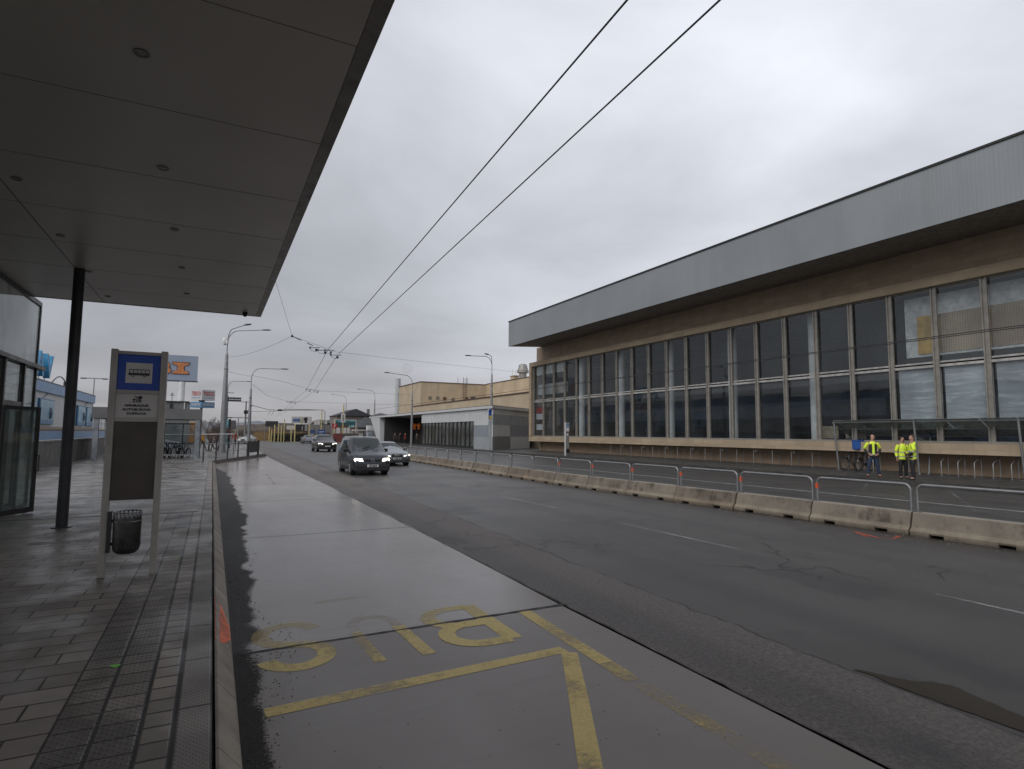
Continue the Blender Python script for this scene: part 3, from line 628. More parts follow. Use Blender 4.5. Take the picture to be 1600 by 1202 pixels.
# first bays on the right: white inner wall, hatched poster, yellow panel, plastic film in the lower windows
b = MB(); b.box(31.5, 31.6, HY0, 17.35, 5.6, 9.0); b.build('inner_wall', mat('inner white wall', (.72, .73, .71), .7), hall, world=True)
def m_hatch():
    t = NT('hatched poster'); X, Y, Z = t.xyz()
    l1 = t.ramp(t.math('SINE', t.math('MULTIPLY', Y, 60)), .5, .9); l2 = t.ramp(t.math('SINE', t.math('MULTIPLY', Z, 60)), .5, .9)
    col = t.mix(t.math('MAXIMUM', l1, l2), (.62, .50, .31), (.34, .27, .21)); low = t.ramp(t.math('ADD', Z, t.noise(.6)), -1.9+.0, -.9, 1, 0)
    col = t.mix(t.ramp(t.noise(.7, 3), .4, .65, 0, .6), col, (.26, .17, .13)); t.lk(col, t.b.inputs['Base Color']); return t.m
b = MB(); b.box(31.46, 31.498, HY0, 15.85, 6.1, 8.0); b.build('wall_poster', m_hatch(), hall, world=True)
b = MB(); b.box(31.43, 31.455, 15.9, 16.75, 6.1, 8.0); b.build('yellow_panel', mat('ochre panel', (.72, .44, .08), .6, 0, .3, 2), hall, world=True)
b = MB(); b.box(31.3, 31.42, HY0, 17.3, 5.7, 5.95); b.build('inner_ledge', M_black, hall, world=True)
def m_film():
    t = NT('creased plastic film'); t.n.remove(t.b)
    tr = t.n.new('ShaderNodeBsdfTransparent'); tr.inputs[0].default_value = (.7, .73, .75, 1); df = t.n.new('ShaderNodeBsdfPrincipled')
    X, Y, Z = t.xyz(); f1 = t.noise(1, 5, .65, vec=t.map((1, .5, 3.2), rot=(R(35), 0, 0)), dist=1.0); f2 = t.noise(1, 4, .6, vec=t.map((1, .4, 2.4), rot=(R(-40), 0, 0)), dist=.6)
    col = t.mix(t.ramp(f1, .5, .68, 0, .9), (.56, .60, .62), (.88, .90, .90)); t.lk(col, df.inputs['Base Color']); df.inputs['Roughness'].default_value = .35
    bp = t.n.new('ShaderNodeBump'); bp.inputs['Strength'].default_value = .8; bp.inputs['Distance'].default_value = .05; t.l.new(t.math('ADD', f1, f2), bp.inputs['Height']); t.l.new(bp.outputs[0], df.inputs['Normal'])
    ms = t.n.new('ShaderNodeMixShader'); t.lk(t.ramp(f2, .35, .65, .72, .92), ms.inputs[0]); t.l.new(tr.outputs[0], ms.inputs[1]); t.l.new(df.outputs[0], ms.inputs[2]); t.l.new(ms.outputs[0], t.out.inputs[0]); return t.m
M_film = m_film()
for ya, yb in zip([17.34, 15.27, 13.2, 11.13, 9.06, 6.99], [15.4, 13.33, 11.26, 9.19, 7.12, 5.05]):
    b = MB(); b.box(30.735, 30.738, yb, ya, 2.35, 5.29); b.build('plastic_film', M_film, hall, world=True)
b = MB(); b.box(32.2, 32.3, 3, 12.4, 2.2, 4.3); b.build('inner_board', mat('tan board', (.40, .30, .18), .7), hall, world=True)
b = MB(); b.prism([(12.6, 4.2), (11.8, 4.75), (10.9, 4.95), (9.8, 4.7), (9.0, 4.2)], 'x', 32.0, 32.1); b.build('orange_panel', mat('orange panel', (.50, .17, .06), .6), hall, world=True)
b = MB(); b.box(32.4, 32.5, 12.6, 15.0, 1.8, 3.9); b.build('blue_board', mat('blue board', (.10, .16, .26), .6), hall, world=True)
b = MB(); b.box(34, 34.1, 20, 52, 3.2, 4.2); b.build('inner_blue_band', mat('dull blue band', (.035, .042, .055), .6), hall, world=True)
# red-and-white poster in the last lower window, light blinds above
b = MB(); b.box(30.76, 30.78, 52.95, 54.6, 4.2, 4.75); b.build('red_poster', mat('red poster', (.35, .03, .02), .6), hall, world=True)
b = MB(); b.box(30.76, 30.78, 53.0, 54.6, 3.5, 4.1); b.box(30.76, 30.78, 53.0, 54.6, 2.4, 3.0); b.build('white_poster', M_white, hall, world=True)
b = MB(); b.box(30.80, 30.82, 48.8, 54.7, 8.2, 9.1); b.box(31.0, 31.02, 48.8, 54.7, 6.1, 7.2); b.build('window_blind', mat('blind', (.42, .42, .40), .7, 0, .2, 2), hall, world=True)

# ================================================================ LOW PAVILION with white flared canopy
pv = thing('station_pavilion', 'low white and grey pavilion with thin flared canopy and dark glass front', 'pavilion', (30, 80, .2))
M_wp = mat('white cladding', (.46, .47, .475), .45, 0, .06, .6, streak=.12)
PX = 27.2
A_, B_, C_, D_ = (PX-.25, 57.6), (36.5, 65.2), (36.5, 114), (PX-.25, 114)
b = MB(); b.prism([A_, B_, C_, D_], 'z', 4.72, 5.02); b.build('canopy_roof', M_wp, pv, world=True)
b = MB(); b.prism([(A_[0]+.05, A_[1]+.1), (B_[0]-.1, B_[1]), (36.3, 113.9), (A_[0]+.05, 113.9)], 'z', 5.023, 5.08); b.build('roof_edging', M_dark, pv, world=True)
# cladding: skewed end wall in panels
def wallquad(mb, p, q, z0, z1, th=.08):
    d = Vector((q[0]-p[0], q[1]-p[1], 0)).normalized(); n_ = Vector((d.y, -d.x, 0))
    P0, Q0 = Vector((p[0], p[1], 0)), Vector((q[0], q[1], 0))
    vs = []
    for base_ in (P0, Q0):
        for off in (0, th):
            for z_ in (z0, z1): vs.append(base_-n_*off+Vector((0, 0, z_)))
    mb.add(vs, [(0, 1, 3, 2), (4, 6, 7, 5), (0, 4, 5, 1), (2, 3, 7, 6), (0, 2, 6, 4), (1, 5, 7, 3)])
E0, E1 = Vector((PX, 57.95)), Vector((35.6, 64.9))
def ep(t): p = E0.lerp(E1, t); return (p.x, p.y)
g = {'l': mat('light grey panel', (.46, .47, .465), .45, 0, .06, 1), 'm': mat('mid grey panel', (.26, .28, .295), .45, 0, .06, 1), 'd': mat('dark grey panel', (.17, .165, .16), .45, 0, .06, 1), 'b': mat('blue grey panel', (.20, .22, .25), .45, 0, .06, 1), 'w': M_wp}
for (t0, t1, z0, z1, k) in ((0, .55, 4.1, 4.7, 'w'), (.552, 1, 4.1, 4.7, 'w'), (0, .44, 2.95, 4.09, 'm'), (.444, 1, 2.95, 4.09, 'm'), (0, .44, 1.65, 2.94, 'l'), (.444, 1, 1.65, 2.94, 'b'), (0, .44, .2, 1.64, 'd'), (.444, 1, .2, 1.64, 'l')):
    b = MB(); wallquad(b, ep(t0), ep(t1-.004), z0, z1); b.build('wall_panel', g[k], pv, world=True)
for (y0, y1, z0, z1, k) in ((58.0, 59.2, .2, 1.62, 'm'), (58.0, 59.2, 1.63, 2.9, 'm'), (58.0, 59.2, 2.91, 4.05, 'm'), (59.21, 63.2, 2.91, 4.05, 'l'), (59.21, 63.2, 1.63, 2.9, 'b'), (59.21, 63.2, .2, 1.62, 'm'), (58.0, 82.5, 4.06, 4.715, 'w'), (63.21, 82.5, 3.4, 4.055, 'w')):
    b = MB(); b.box(PX, PX+.1, y0, y1-.01, z0, z1); b.build('wall_panel', g[k], pv, world=True)
# glass front
PGL = glass('pavilion glass', (.55, .57, .58), .03, .35, (.22, .22, .21))
b = MB(); b.box(PX+.12, PX+.13, 63.3, 82.4, .45, 3.38); b.build('glass_front', PGL, pv, world=True)
for k in range(15):
    y = 63.3+k*1.36; b = MB(); b.box(PX+.02, PX+.2, y-.05, y+.05, .42, 3.39); b.build('mullion', M_black, pv, world=True)
b = MB(); b.box(PX+.02, PX+.2, 63.25, 82.5, .2, .40); b.build('base_rail', M_black, pv, world=True)
b = MB(); b.box(33, 33.1, 63.3, 104, .2, 4.7); b.box(PX+.2, 33, 104, 104.2, .2, 4.7); b.build('inner_wall', mat('dark portico wall', (.045, .045, .047), .5), pv, world=True)
b = MB(); b.box(PX+.2, 33, 82.5, 82.7, .2, 4.7); b.build('side_wall', M_dark, pv, world=True)
b = MB(); b.box(PX+.3, 32.9, 64, 82, .2, .3); b.box(29.5, 29.6, 66, 80, .3, 1.5); b.build('inner_counter', mat('inner furniture', (.20, .19, .17), .6), pv, world=True)
b = MB(); b.box(30.5, 30.6, 64.5, 70, 1.8, 3.2); b.box(30.5, 30.6, 74, 79, 1.2, 3.2); b.build('inner_board', mat('inner light board', (.33, .32, .29), .6), pv, world=True)
b = MB(); b.box(32.7, 32.99, 84, 103, .2, 3.5); b.build('portico_glass', glass('portico glass', (.4, .4, .4), .05, .5, (.16, .14, .12)), pv, world=True)
b = MB(); b.box(32.5, 32.6, 93, 96.5, .3, 3.2); b.box(32.5, 32.6, 84.5, 89, .3, 3.3); b.build('poster_wall', mat('poster wall', (.22, .19, .16), .6, 0, .5, 1.5), pv, world=True)
b = MB(); b.box(31.8, 31.95, 97.6, 101.6, 3.2, 3.4); b.box(31.8, 31.95, 97.8, 98.6, 2.6, 3.6); b.box(31.8, 31.95, 100.2, 101, 2.6, 3.6); b.build('lit_sign', glow('orange lit sign', (.6, .16, .02), .07), pv, world=True)
b = MB(); b.prism([(PX-.22, 4.72), (PX-.22, 4.72), ], 'y', 0, 1) if False else None
# flared pier: wide at the top, narrow at the foot
b = MB(); b.add([(PX-.2, 112.9, 4.715), (PX-.2, 106.2, 4.715), (PX+1.2, 106.2, 4.715), (PX+1.2, 112.9, 4.715), (PX-.1, 107.4, .2), (PX-.1, 103.8+1.6, .2), (PX+.8, 105.4, .2), (PX+.8, 107.4, .2)], [(0, 1, 2, 3), (7, 6, 5, 4), (0, 4, 5, 1), (1, 5, 6, 2), (2, 6, 7, 3), (3, 7, 4, 0)]); b.build('flared_pier', M_wp, pv, world=True)

# ================================================================ BEIGE BRICK BLOCK AND WINGS behind the pavilion
bb = thing('beige_block', 'windowless beige block with tall box end and lower wings behind the pavilion', 'building', (40, 85, 0))
def m_beige():
    t = NT('beige facing brick'); a = t.noise(.35, 5, .6); X, Y, Z = t.xyz()
    ln = t.ramp(t.math('SINE', t.math('MULTIPLY', Z, 2*math.pi/.35)), .75, 1, 0, .18)
    c = (.42, .34, .24); col = t.mix(t.ramp(a, .3, .7), tuple(x*.88 for x in c), tuple(x*1.08 for x in c)); col = t.mix(ln, col, tuple(x*.6 for x in c))
    d = t.noise(1, 5, .7, vec=t.map((.7, .7, .10))); col = t.mix(t.ramp(d, .52, .8, 0, .5), col, tuple(x*.5 for x in c))
    t.lk(col, t.b.inputs['Base Color']); t.b.inputs['Roughness'].default_value = .85; return t.m
M_bb = m_beige()
XW, XL = 52.0, 37.2
pw0 = atx(760, 601, XW); pw1 = atx(828, 590, XW); YB = pw0.y
cB = aty(658, 597, YB); XB, ZB = cB.x, cB.z
eB = atx(624, 604.5, XB)
b = MB(); b.box(XB, XW+12, YB, eB.y, 0, ZB); b.build('tall_block', M_bb, bb, world=True)
b = MB(); b.box(XW, XW+12, 60, YB-.01, 0, pw0.z); b.build('rear_wing', M_bb, bb, world=True)
pl0 = atx(646, 634, XL); pl1 = atx(828, 614, XL)
b = MB(); b.box(XL, XW-.01, 65.3, pl0.y, 0, pl1.z*.5+pl0.z*.5-.1); b.build('front_wing', M_bb, bb, world=True)
b = MB(); zc = pl1.z*.5+pl0.z*.5; b.box(XL-.12, XL+.2, 65.2, pl0.y+.1, zc-.1, zc+.06); b.box(XW-.1, XW+.2, 60, YB, pw0.z, pw0.z+.14); b.box(XB-.1, XW+12, YB-.1, YB+.15, ZB, ZB+.14); b.box(XB-.1, XB+.15, YB+.16, eB.y+.1, ZB, ZB+.14); b.build('parapet_coping', mat('brown coping', (.06, .035, .03), .6), bb, world=True)
# roof ladder
b = MB(); l0 = aty(726, 624, YB-.3); l1 = aty(726, 592, YB-.3)
for dx in (-.35, .35): b.tube([(l0.x+dx, YB-.3, l0.z), (l0.x+dx, YB-.3, l1.z+.3)], .045, 6)
b.tube([(l0.x-1.1, YB+.9, ZB+.1), (l0.x-1.1, YB+.9, l1.z+.3)], .04, 6); b.tube([(l0.x+1.1, YB+.9, ZB+.1), (l0.x+1.1, YB+.9, l1.z+.3)], .04, 6)
z_ = l0.z
while z_ < l1.z: b.tube([(l0.x-.35, YB-.3, z_), (l0.x+.35, YB-.3, z_)], .03, 5); z_ += .35
b.build('roof_ladder', mat('rusty ladder', (.10, .07, .055), .7), bb, world=True)
for px, py, s_, k in ((672, 622, .33, 0), (684, 622, .33, 0), (695, 623, .36, 1), (708, 624.5, .36, 0), (729, 623.5, .36, 1), (739, 622.6, .5, 2)):
    c = aty(px, py, YB-.06); b = MB(); b.box(c.x-s_, c.x+s_, YB-.07, YB-.003, c.z-.33, c.z+.33)
    b.build('vent_opening', [mat('grey vent', (.16, .14, .12), .6), mat('rusty vent', (.10, .055, .035), .7), mat('dark vent', (.05, .05, .05), .6)][k], bb, world=True)
# roof cowl and small chimney
c = atx(817, 586, 53.8); b = MB(); b.lathe([(.001, -.3), (.75, -.3), (.75, .9), (1.15, 1.0), (1.15, 1.5), (1.05, 1.55), (.75, 2.6), (.45, 2.75), (.001, 2.75)], (c.x, c.y, c.z-.6), 18)
o = b.build('roof_cowl', mat('cowl metal', (.27, .26, .25), .5, .3), bb, world=True, smooth=30)
c = atx(804, 590, 53.5); b = MB(); b.box(c.x-.5, c.x+.5, c.y-.8, c.y+.8, c.z-1.2, c.z+.2); b.box(c.x-.65, c.x+.65, c.y-.95, c.y+.95, c.z+.2, c.z+.35)
for d in (-.5, .3): b.tube([(c.x+d, c.y, c.z+.35), (c.x+d, c.y, c.z+1.6)], .03, 5)
b.build('chimney', M_bb, bb, world=True)
# free-standing flue beyond the block, and its smoke
c0 = aty(622, 660, 175); c1 = aty(622, 592, 175)
b = MB(); b.lathe([(.001, 0), (.9, 0), (.8, c1.z), (.001, c1.z)], (0, 0, 0), 16); o = b.build('chimney_stack', mat('white flue', (.40, .41, .42), .6), smooth=40); o.location = (c1.x, 175, 0)
tag(o, 'slim white chimney stack rising beside the left edge of the beige block', 'chimney')

# ================================================================ STREET FURNITURE
# ---- bus-stop totem
tm = thing('bus_stop_totem', 'tall grey bus stop totem with blue bus pictogram and empty brown timetable panel', 'bus stop sign', (-.87, 8.86, .2))
b = MB(); b.box(-.31, -.235, -.06, .06, 0, 2.83); b.build('post', M_post, tm, bevel=.006)
b = MB(); b.box(.235, .31, -.06, .06, 0, 2.83); b.build('post', M_post, tm, bevel=.006)
for q in ((-.234, .234, -.05, .05, 2.77, 2.81), (-.234, .234, -.045, .045, 2.27, 2.315), (-.234, .234, -.045, .045, 1.915, 1.965)): b = MB(); b.box(*q); b.build('cross_rail', M_post, tm)
M_blue = mat('sign blue', (.006, .055, .34), .4, 0, .08, 3); M_sgw = mat('sign greyish white', (.50, .48, .46), .45, 0, .06, 3); M_ink = mat('sign ink', (.015, .015, .018), .5)
b = MB(); b.box(-.234, .234, -.03, .03, 2.316, 2.769); b.build('sign_panel', M_blue, tm)
b = MB(); b.box(-.145, .145, -.034, -.031, 2.405, 2.665); b.build('pictogram_field', M_sgw, tm)
bus = MB()
def bxz(mb, x0, x1, z0, z1, y=-.0365, t=.002): mb.box(x0, x1, y-t/2, y+t/2, z0, z1)
bxz(bus, -.115, .115, 2.505, 2.535); bxz(bus, -.108, .112, 2.575, 2.583)
for i in range(6): bxz(bus, -.108+i*.0436, -.102+i*.0436, 2.535, 2.575)
for cx_ in (-.065, .062):
    bus.lathe([(.001, -.002), (.017, -.002), (.017, .002), (.001, .002)], (cx_, -.037, 2.502), 14, 'y')
bus.build('bus_pictogram', M_ink, tm)
b = MB()
for cx_ in (-.065, .062): b.lathe([(.001, -.001), (.008, -.001), (.008, .001), (.001, .001)], (cx_, -.0405, 2.502), 12, 'y')
b.build('bus_wheels', M_sgw, tm)
b = MB(); b.box(-.234, .234, -.028, .028, 1.966, 2.269); b.build('notice_panel', M_sgw, tm)
b = MB(); b.lathe([(.001, -.001), (.022, -.001), (.022, .001), (.001, .001)], (.03, -.0295, 2.222), 16, 'y')
for k_ in range(3): b.prism([(-.045+.012*k_, 2.245-.008*k_), (.01, 2.225-.010*k_), (.01, 2.216-.008*k_), (-.03+.012*k_, 2.230-.009*k_)], 'y', -.031, -.029)
b.build('winged_wheel', M_ink, tm)
for s_, z_, sz in (('ŽSR', 2.178, .052), ('NÁHRADNÁ', 2.118, .040), ('AUTOBUSOVÁ', 2.067, .040), ('DOPRAVA', 2.016, .040)):
    text('lettering', s_, sz, M_ink, tm, (-.005, -.0292, z_), (1, 0, 0), (0, 0, 1), bold=.0022, sx=1.15, ext=.0006)
b = MB(); b.box(-.234, .234, -.022, .022, .93, 1.914); b.build('timetable_panel', mat('brown blank panel', (.050, .037, .030), .35, 0, .1, 2), tm)
# litter bin hanging from the left post
lb = thing('litter_bin', 'round dark perforated litter bin hung between the posts of the bus stop totem', 'litter bin', (-.895, 8.80, .485))
prof = [(.001, 0), (.10, .0), (.135, .03), (.150, .08), (.153, .44), (.148, .46)]
b = MB(); b.lathe(prof, (0, 0, 0), 28); b.build('bin_body', mat('weathered bin steel', (.045, .044, .042), .4, .5, .3, 8), lb, smooth=40)
b = MB()
n_ = 20
for k in range(n_):          # rim with a ring of openings
    a0, a1 = 2*math.pi*k/n_, 2*math.pi*(k+.45)/n_
    b.prism([(.152*math.cos(a0), .152*math.sin(a0)), (.152*math.cos(a1), .152*math.sin(a1)), (.145*math.cos(a1), .145*math.sin(a1)), (.145*math.cos(a0), .145*math.sin(a0))], 'z', .44, .50)
b.tube([(.15*math.cos(2*math.pi*k/24), .15*math.sin(2*math.pi*k/24), .505) for k in range(24)], .009, 6, closed=True)
b.tube([(.153*math.cos(2*math.pi*k/24), .153*math.sin(2*math.pi*k/24), .395) for k in range(24)], .006, 6, closed=True)
b.build('rim', M_galv, lb, smooth=50)
b = MB()
for k in range(24):
    a = 2*math.pi*k/24; c = Vector((.151*math.cos(a), .151*math.sin(a), .10)); t_ = Vector((-math.sin(a), math.cos(a), 0)); n2_ = Vector((math.cos(a), math.sin(a), 0))*.005
    b.add([c-t_*.011+n2_, c+t_*.011+n2_, c+t_*.011+Vector((0, 0, .03))+n2_, c-t_*.011+Vector((0, 0, .03))+n2_], [(0, 1, 2, 3)])
b.build('perforation', M_black, lb)
b = MB(); b.box(-.205, -.165, -.05, .03, .02, .52); b.box(-.166, -.145, -.015, .015, .1, .14); b.box(-.166, -.145, -.015, .015, .38, .42); b.build('bracket', M_dark, lb)

# ---- concrete barriers and guard rails on them
def m_jersey(name, c, dirt):
    t = NT(name); X, Y, Z = t.xyz(); a = t.noise(1.6, 5, .6); oi = t.n.new('ShaderNodeObjectInfo'); vv = t.n.new('ShaderNodeVectorMath'); vv.operation = 'ADD'; sc_ = t.n.new('ShaderNodeVectorMath'); sc_.operation = 'SCALE'; cb = t.n.new('ShaderNodeCombineXYZ')
    t.l.new(oi.outputs['Random'], cb.inputs[0]); t.l.new(oi.outputs['Random'], cb.inputs[1]); t.l.new(cb.outputs[0], sc_.inputs[0]); sc_.inputs[3].default_value = 40; t.l.new(t.vec, vv.inputs[0]); t.l.new(sc_.outputs[0], vv.inputs[1]); V = vv.outputs[0]
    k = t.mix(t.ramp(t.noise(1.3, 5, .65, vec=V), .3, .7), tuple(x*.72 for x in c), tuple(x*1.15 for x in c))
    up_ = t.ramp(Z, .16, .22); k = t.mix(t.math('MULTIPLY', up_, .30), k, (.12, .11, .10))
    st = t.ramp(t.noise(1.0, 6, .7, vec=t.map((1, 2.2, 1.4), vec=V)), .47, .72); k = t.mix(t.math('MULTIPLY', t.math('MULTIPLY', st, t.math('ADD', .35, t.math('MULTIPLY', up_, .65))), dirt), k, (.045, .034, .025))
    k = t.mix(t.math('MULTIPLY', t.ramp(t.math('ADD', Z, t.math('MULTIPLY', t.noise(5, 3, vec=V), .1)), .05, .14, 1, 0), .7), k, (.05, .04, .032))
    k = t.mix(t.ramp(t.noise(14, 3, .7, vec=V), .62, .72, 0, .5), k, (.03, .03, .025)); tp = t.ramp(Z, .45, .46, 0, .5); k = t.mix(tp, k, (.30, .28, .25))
    t.lk(k, t.b.inputs['Base Color']); t.b.inputs['Roughness'].default_value = .8; t.bump(t.noise(30, 4, vec=V), .4, .01); MATS[name] = t.m; return t.m
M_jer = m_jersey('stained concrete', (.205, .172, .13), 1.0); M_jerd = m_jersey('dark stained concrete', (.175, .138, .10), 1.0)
def bx_(y): return 12.95-.045*(y-7) if y < 20 else 12.365+.02*(y-20)
def make_barrier(Ln, m):
    t = thing('concrete_barrier', 'x', 'concrete barrier')
    b = MB(); pr = [(-.27, 0), (-.27, .10), (-.20, .17), (-.12, .44), (-.10, .46), (.10, .46), (.12, .44), (.20, .17), (.27, .10), (.27, 0)]
    g_ = .016; o1, o2 = .42, Ln-.62; wv = .26
    segs = [(g_, o1, 1), (o1, o1+wv, 0), (o1+wv, o2, 1), (o2, o2+wv, 0), (o2+wv, Ln-g_, 1)]
    for y0, y1, solid in segs:
        if solid: p_ = pr
        else: p_ = [(-.262, .065)]+pr[1:-1]+[(.262, .065)]
        b.prism(p_, 'y', y0, y1)
    me = b.build('barrier_body', m, t)
    return t
def make_rail(Ln):
    t = thing('guard_rail', 'x', 'guard rail')
    r_, c_ = .027, .13; zt = .55; p_ = [(0, .05, 0), (0, .05, zt-c_)]
    for k in range(1, 6): a = R(90*k/5); p_.append((0, .05+c_-c_*math.cos(a), zt-c_+c_*math.sin(a)))
    q_ = [(x, Ln-y, z_) for x, y, z_ in p_[::-1]]; b = MB(); b.tube(p_+q_, r_, 8); b.build('hoop', M_galv, t, smooth=50)
    b = MB(); b.tube([(0, .07, .2), (0, Ln-.07, .2)], .014, 6); b.build('lower_bar', M_galv, t, smooth=50)
    b = MB(); b.box(-.06, .06, -.02, .12, 0, .012); b.build('foot_plate', M_galv, t)
    b = MB(); b.box(-.06, .06, Ln-.12, Ln+.02-.04, 0, .012); b.build('foot_plate', M_galv, t)
    return t
LEN = 2.17
joints = [7.12+LEN*k for k in range(-3, 17)]
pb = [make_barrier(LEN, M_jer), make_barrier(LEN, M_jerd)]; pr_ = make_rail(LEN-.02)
M_refl = mat('orange reflector', (.75, .10, .02), .35, 0, .1, 5)
cnt = 0; dark_i = {1, 5, 9, 10, 12, 14, 15}
first = [True, True]; firstr = True; vis0 = 2
for k, (y0, y1) in enumerate(zip(joints, joints[1:])):
    x0, x1 = bx_(y0), bx_(y1); rz = -math.atan2(x1-x0, y1-y0)
    vis = k-vis0
    nm = 'nearest concrete barrier block, cut by the right edge of the picture' if vis <= 0 else 'pale stained concrete barrier block, %s from the right edge of the picture' % ORD[vis]
    d = 1 if k in dark_i else 0
    if d and vis > 0: nm = nm.replace('pale stained', 'dark dirty')
    if vis < 0 : continue
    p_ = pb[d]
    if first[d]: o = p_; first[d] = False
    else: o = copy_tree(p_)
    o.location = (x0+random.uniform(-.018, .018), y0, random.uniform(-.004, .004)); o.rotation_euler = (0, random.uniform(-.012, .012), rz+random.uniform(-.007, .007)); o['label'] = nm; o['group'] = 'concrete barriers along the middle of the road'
    if firstr: q_ = pr_; firstr = False
    else: q_ = copy_tree(pr_)
    q_.location = (x0, y0+.01, .463); q_.rotation_euler = (0, 0, rz)
    q_['label'] = 'galvanised guard rail hoop on the %s barrier block from the right edge' % (ORD[max(vis, 0)]); q_['group'] = 'guard rails on the concrete barriers'
    if 1 <= vis <= 6:
        bq = MB(); bq.box(-.035, .035, LEN-.09, LEN-.05, .30, .42); rr = bq.build('reflector', M_refl, q_)
# guard rail that continues beyond the blocks
y_e = joints[-1]
for j in range(6):
    o = copy_tree(pr_); y0 = y_e+LEN*j; o.location = (bx_(y0), y0+.01, .22); o.rotation_euler = (0, 0, 0); o['label'] = 'distant guard rail hoop past the last barrier block, %s beyond it' % ORD[j]; o['group'] = 'guard rails on the concrete barriers'
    b = MB(); b.box(-.2, .2, -.05, LEN-.07, -.22, -.005); b.build('plinth', M_jer, o)

# ---- bike hoops along the hall
def make_hoop():
    t = thing('bike_hoop', 'x', 'bike rack'); z_, c_ = .93, .14; p_ = [(0, 0, 0), (0, 0, z_-c_)]
    for k in range(1, 6): a = R(90*k/5); p_.append((c_-c_*math.cos(a), 0, z_-c_+c_*math.sin(a)))
    p_ += [(.62-x, 0, zz) for x, _, zz in p_[::-1]]; b = MB(); b.tube(p_, .022, 8); b.build('hoop', M_galv, t, smooth=50)
    b = MB(); b.tube([(.02, 0, .7), (.6, 0, .7)], .012, 6); b.build('cross_bar', M_galv, t, smooth=50); return t
ph = make_hoop(); hy = [41.2, 39.82, 38.47, 37.13, 35.82, 34.41, 33.08, 31.74, 30.37, 28.99, 27.6, 26.25, 24.86, 23.53, 22.18]
for k, y in enumerate(hy):
    o = ph if k == 0 else copy_tree(ph); o.location = (30.55, y, .2); n_ = len(hy)-1-k
    white = k in (1, 3, 5, 7, 9, 11, 13)
    o['label'] = 'steel bike hoop %s, %s to the left of the glass shelter' % ('carrying a small white plate' if white else 'without a plate', ORD[n_]); o['group'] = 'bike hoops along the hall'
    if white:
        b = MB(); b.box(.10, .26, -.03, -.022, .74, .9); b.build('number_plate', M_white, o)
# ---- glass bike shelter
sh = thing('bike_shelter', 'long open glass bike shelter with leaning grey steel frames before the hall', 'bike shelter', (30.5, 12, .2))
M_sg = glass('shelter glass', (.60, .64, .62), .06, .75, (.30, .32, .30)); XF, XB_ = 29.9, 31.25; ZF, ZB_ = 2.72, 2.02
fr_y = [20.35, 16.3, 12.2, 8.1, 4.0]
for y in fr_y:
    b = MB(); b.tube([(XF+.28, y, .2), (XF, y, ZF)], .05, 8); b.tube([(XF, y, ZF), (XB_, y, ZB_)], .045, 8); b.tube([(XB_, y, ZB_), (XB_-.28, y, .2)], .045, 8); b.build('frame', M_galv, sh, world=True, smooth=50)
    b = MB(); b.box(XF+.15, XF+.42, y-.1, y+.1, .2, .215); b.box(XB_-.4, XB_-.16, y-.1, y+.1, .2, .215); b.build('foot_plate', M_galv, sh, world=True)
for s_ in (0, .5, 1):
    b = MB(); x = XF+(XB_-XF)*s_; zz = ZF+(ZB_-ZF)*s_; b.tube([(x, 4, zz+.0), (x, 20.45, zz+.0)], .034, 6); b.build('purlin', M_galv, sh, world=True, smooth=50)
b = MB()
for y0, y1 in zip(fr_y[1:], fr_y):
    n_ = 3
    for i in range(n_):
        a0 = y0+(y1-y0)*i/n_+.02; a1 = y0+(y1-y0)*(i+1)/n_-.02
        b = MB(); b.add([(XF-.1, a0, ZF+.10), (XF-.1, a1, ZF+.10), (XB_+.1, a1, ZB_+.0), (XB_+.1, a0, ZB_+.0), (XF-.1, a0, ZF+.112), (XF-.1, a1, ZF+.112), (XB_+.1, a1, ZB_+.012), (XB_+.1, a0, ZB_+.012)], [(0, 1, 2, 3), (7, 6, 5, 4), (0, 4, 5, 1), (1, 5, 6, 2), (2, 6, 7, 3), (3, 7, 4, 0)]); b.build('roof_glass', M_sg, sh, world=True)
def make_rack():
    t = thing('bike_stand', 'x', 'bike rack'); b = MB(); b.tube([(0, 0, 0), (0, 0, .62), (.03, 0, .66), (.58, 0, .93), (.6, 0, .9), (.6, 0, 0)], .022, 8); b.build('slanted_hoop', M_galv, t, smooth=50)
    b = MB(); b.box(-.06, .66, -.04, .04, 0, .012); b.build('foot_plate', M_galv, t); return t
pk = make_rack()
for k, y in enumerate([19.4, 18.6, 17.2, 15.43, 14.74, 14.09, 13.38, 12.72, 12.05]):
    o = pk if k == 0 else copy_tree(pk); o.location = (30.35, y, .2)
    o['label'] = ['slanted steel bike stand holding the leftmost parked bike in the shelter', 'slanted steel bike stand holding the bike with the blue box', 'slanted steel bike stand seen between the standing men', 'empty slanted bike stand next to the middle frame of the shelter'][k] if k < 4 else 'empty slanted bike stand, %s to the right of the middle shelter frame' % ORD[k-3]
    o['group'] = 'slanted bike stands inside the shelter'

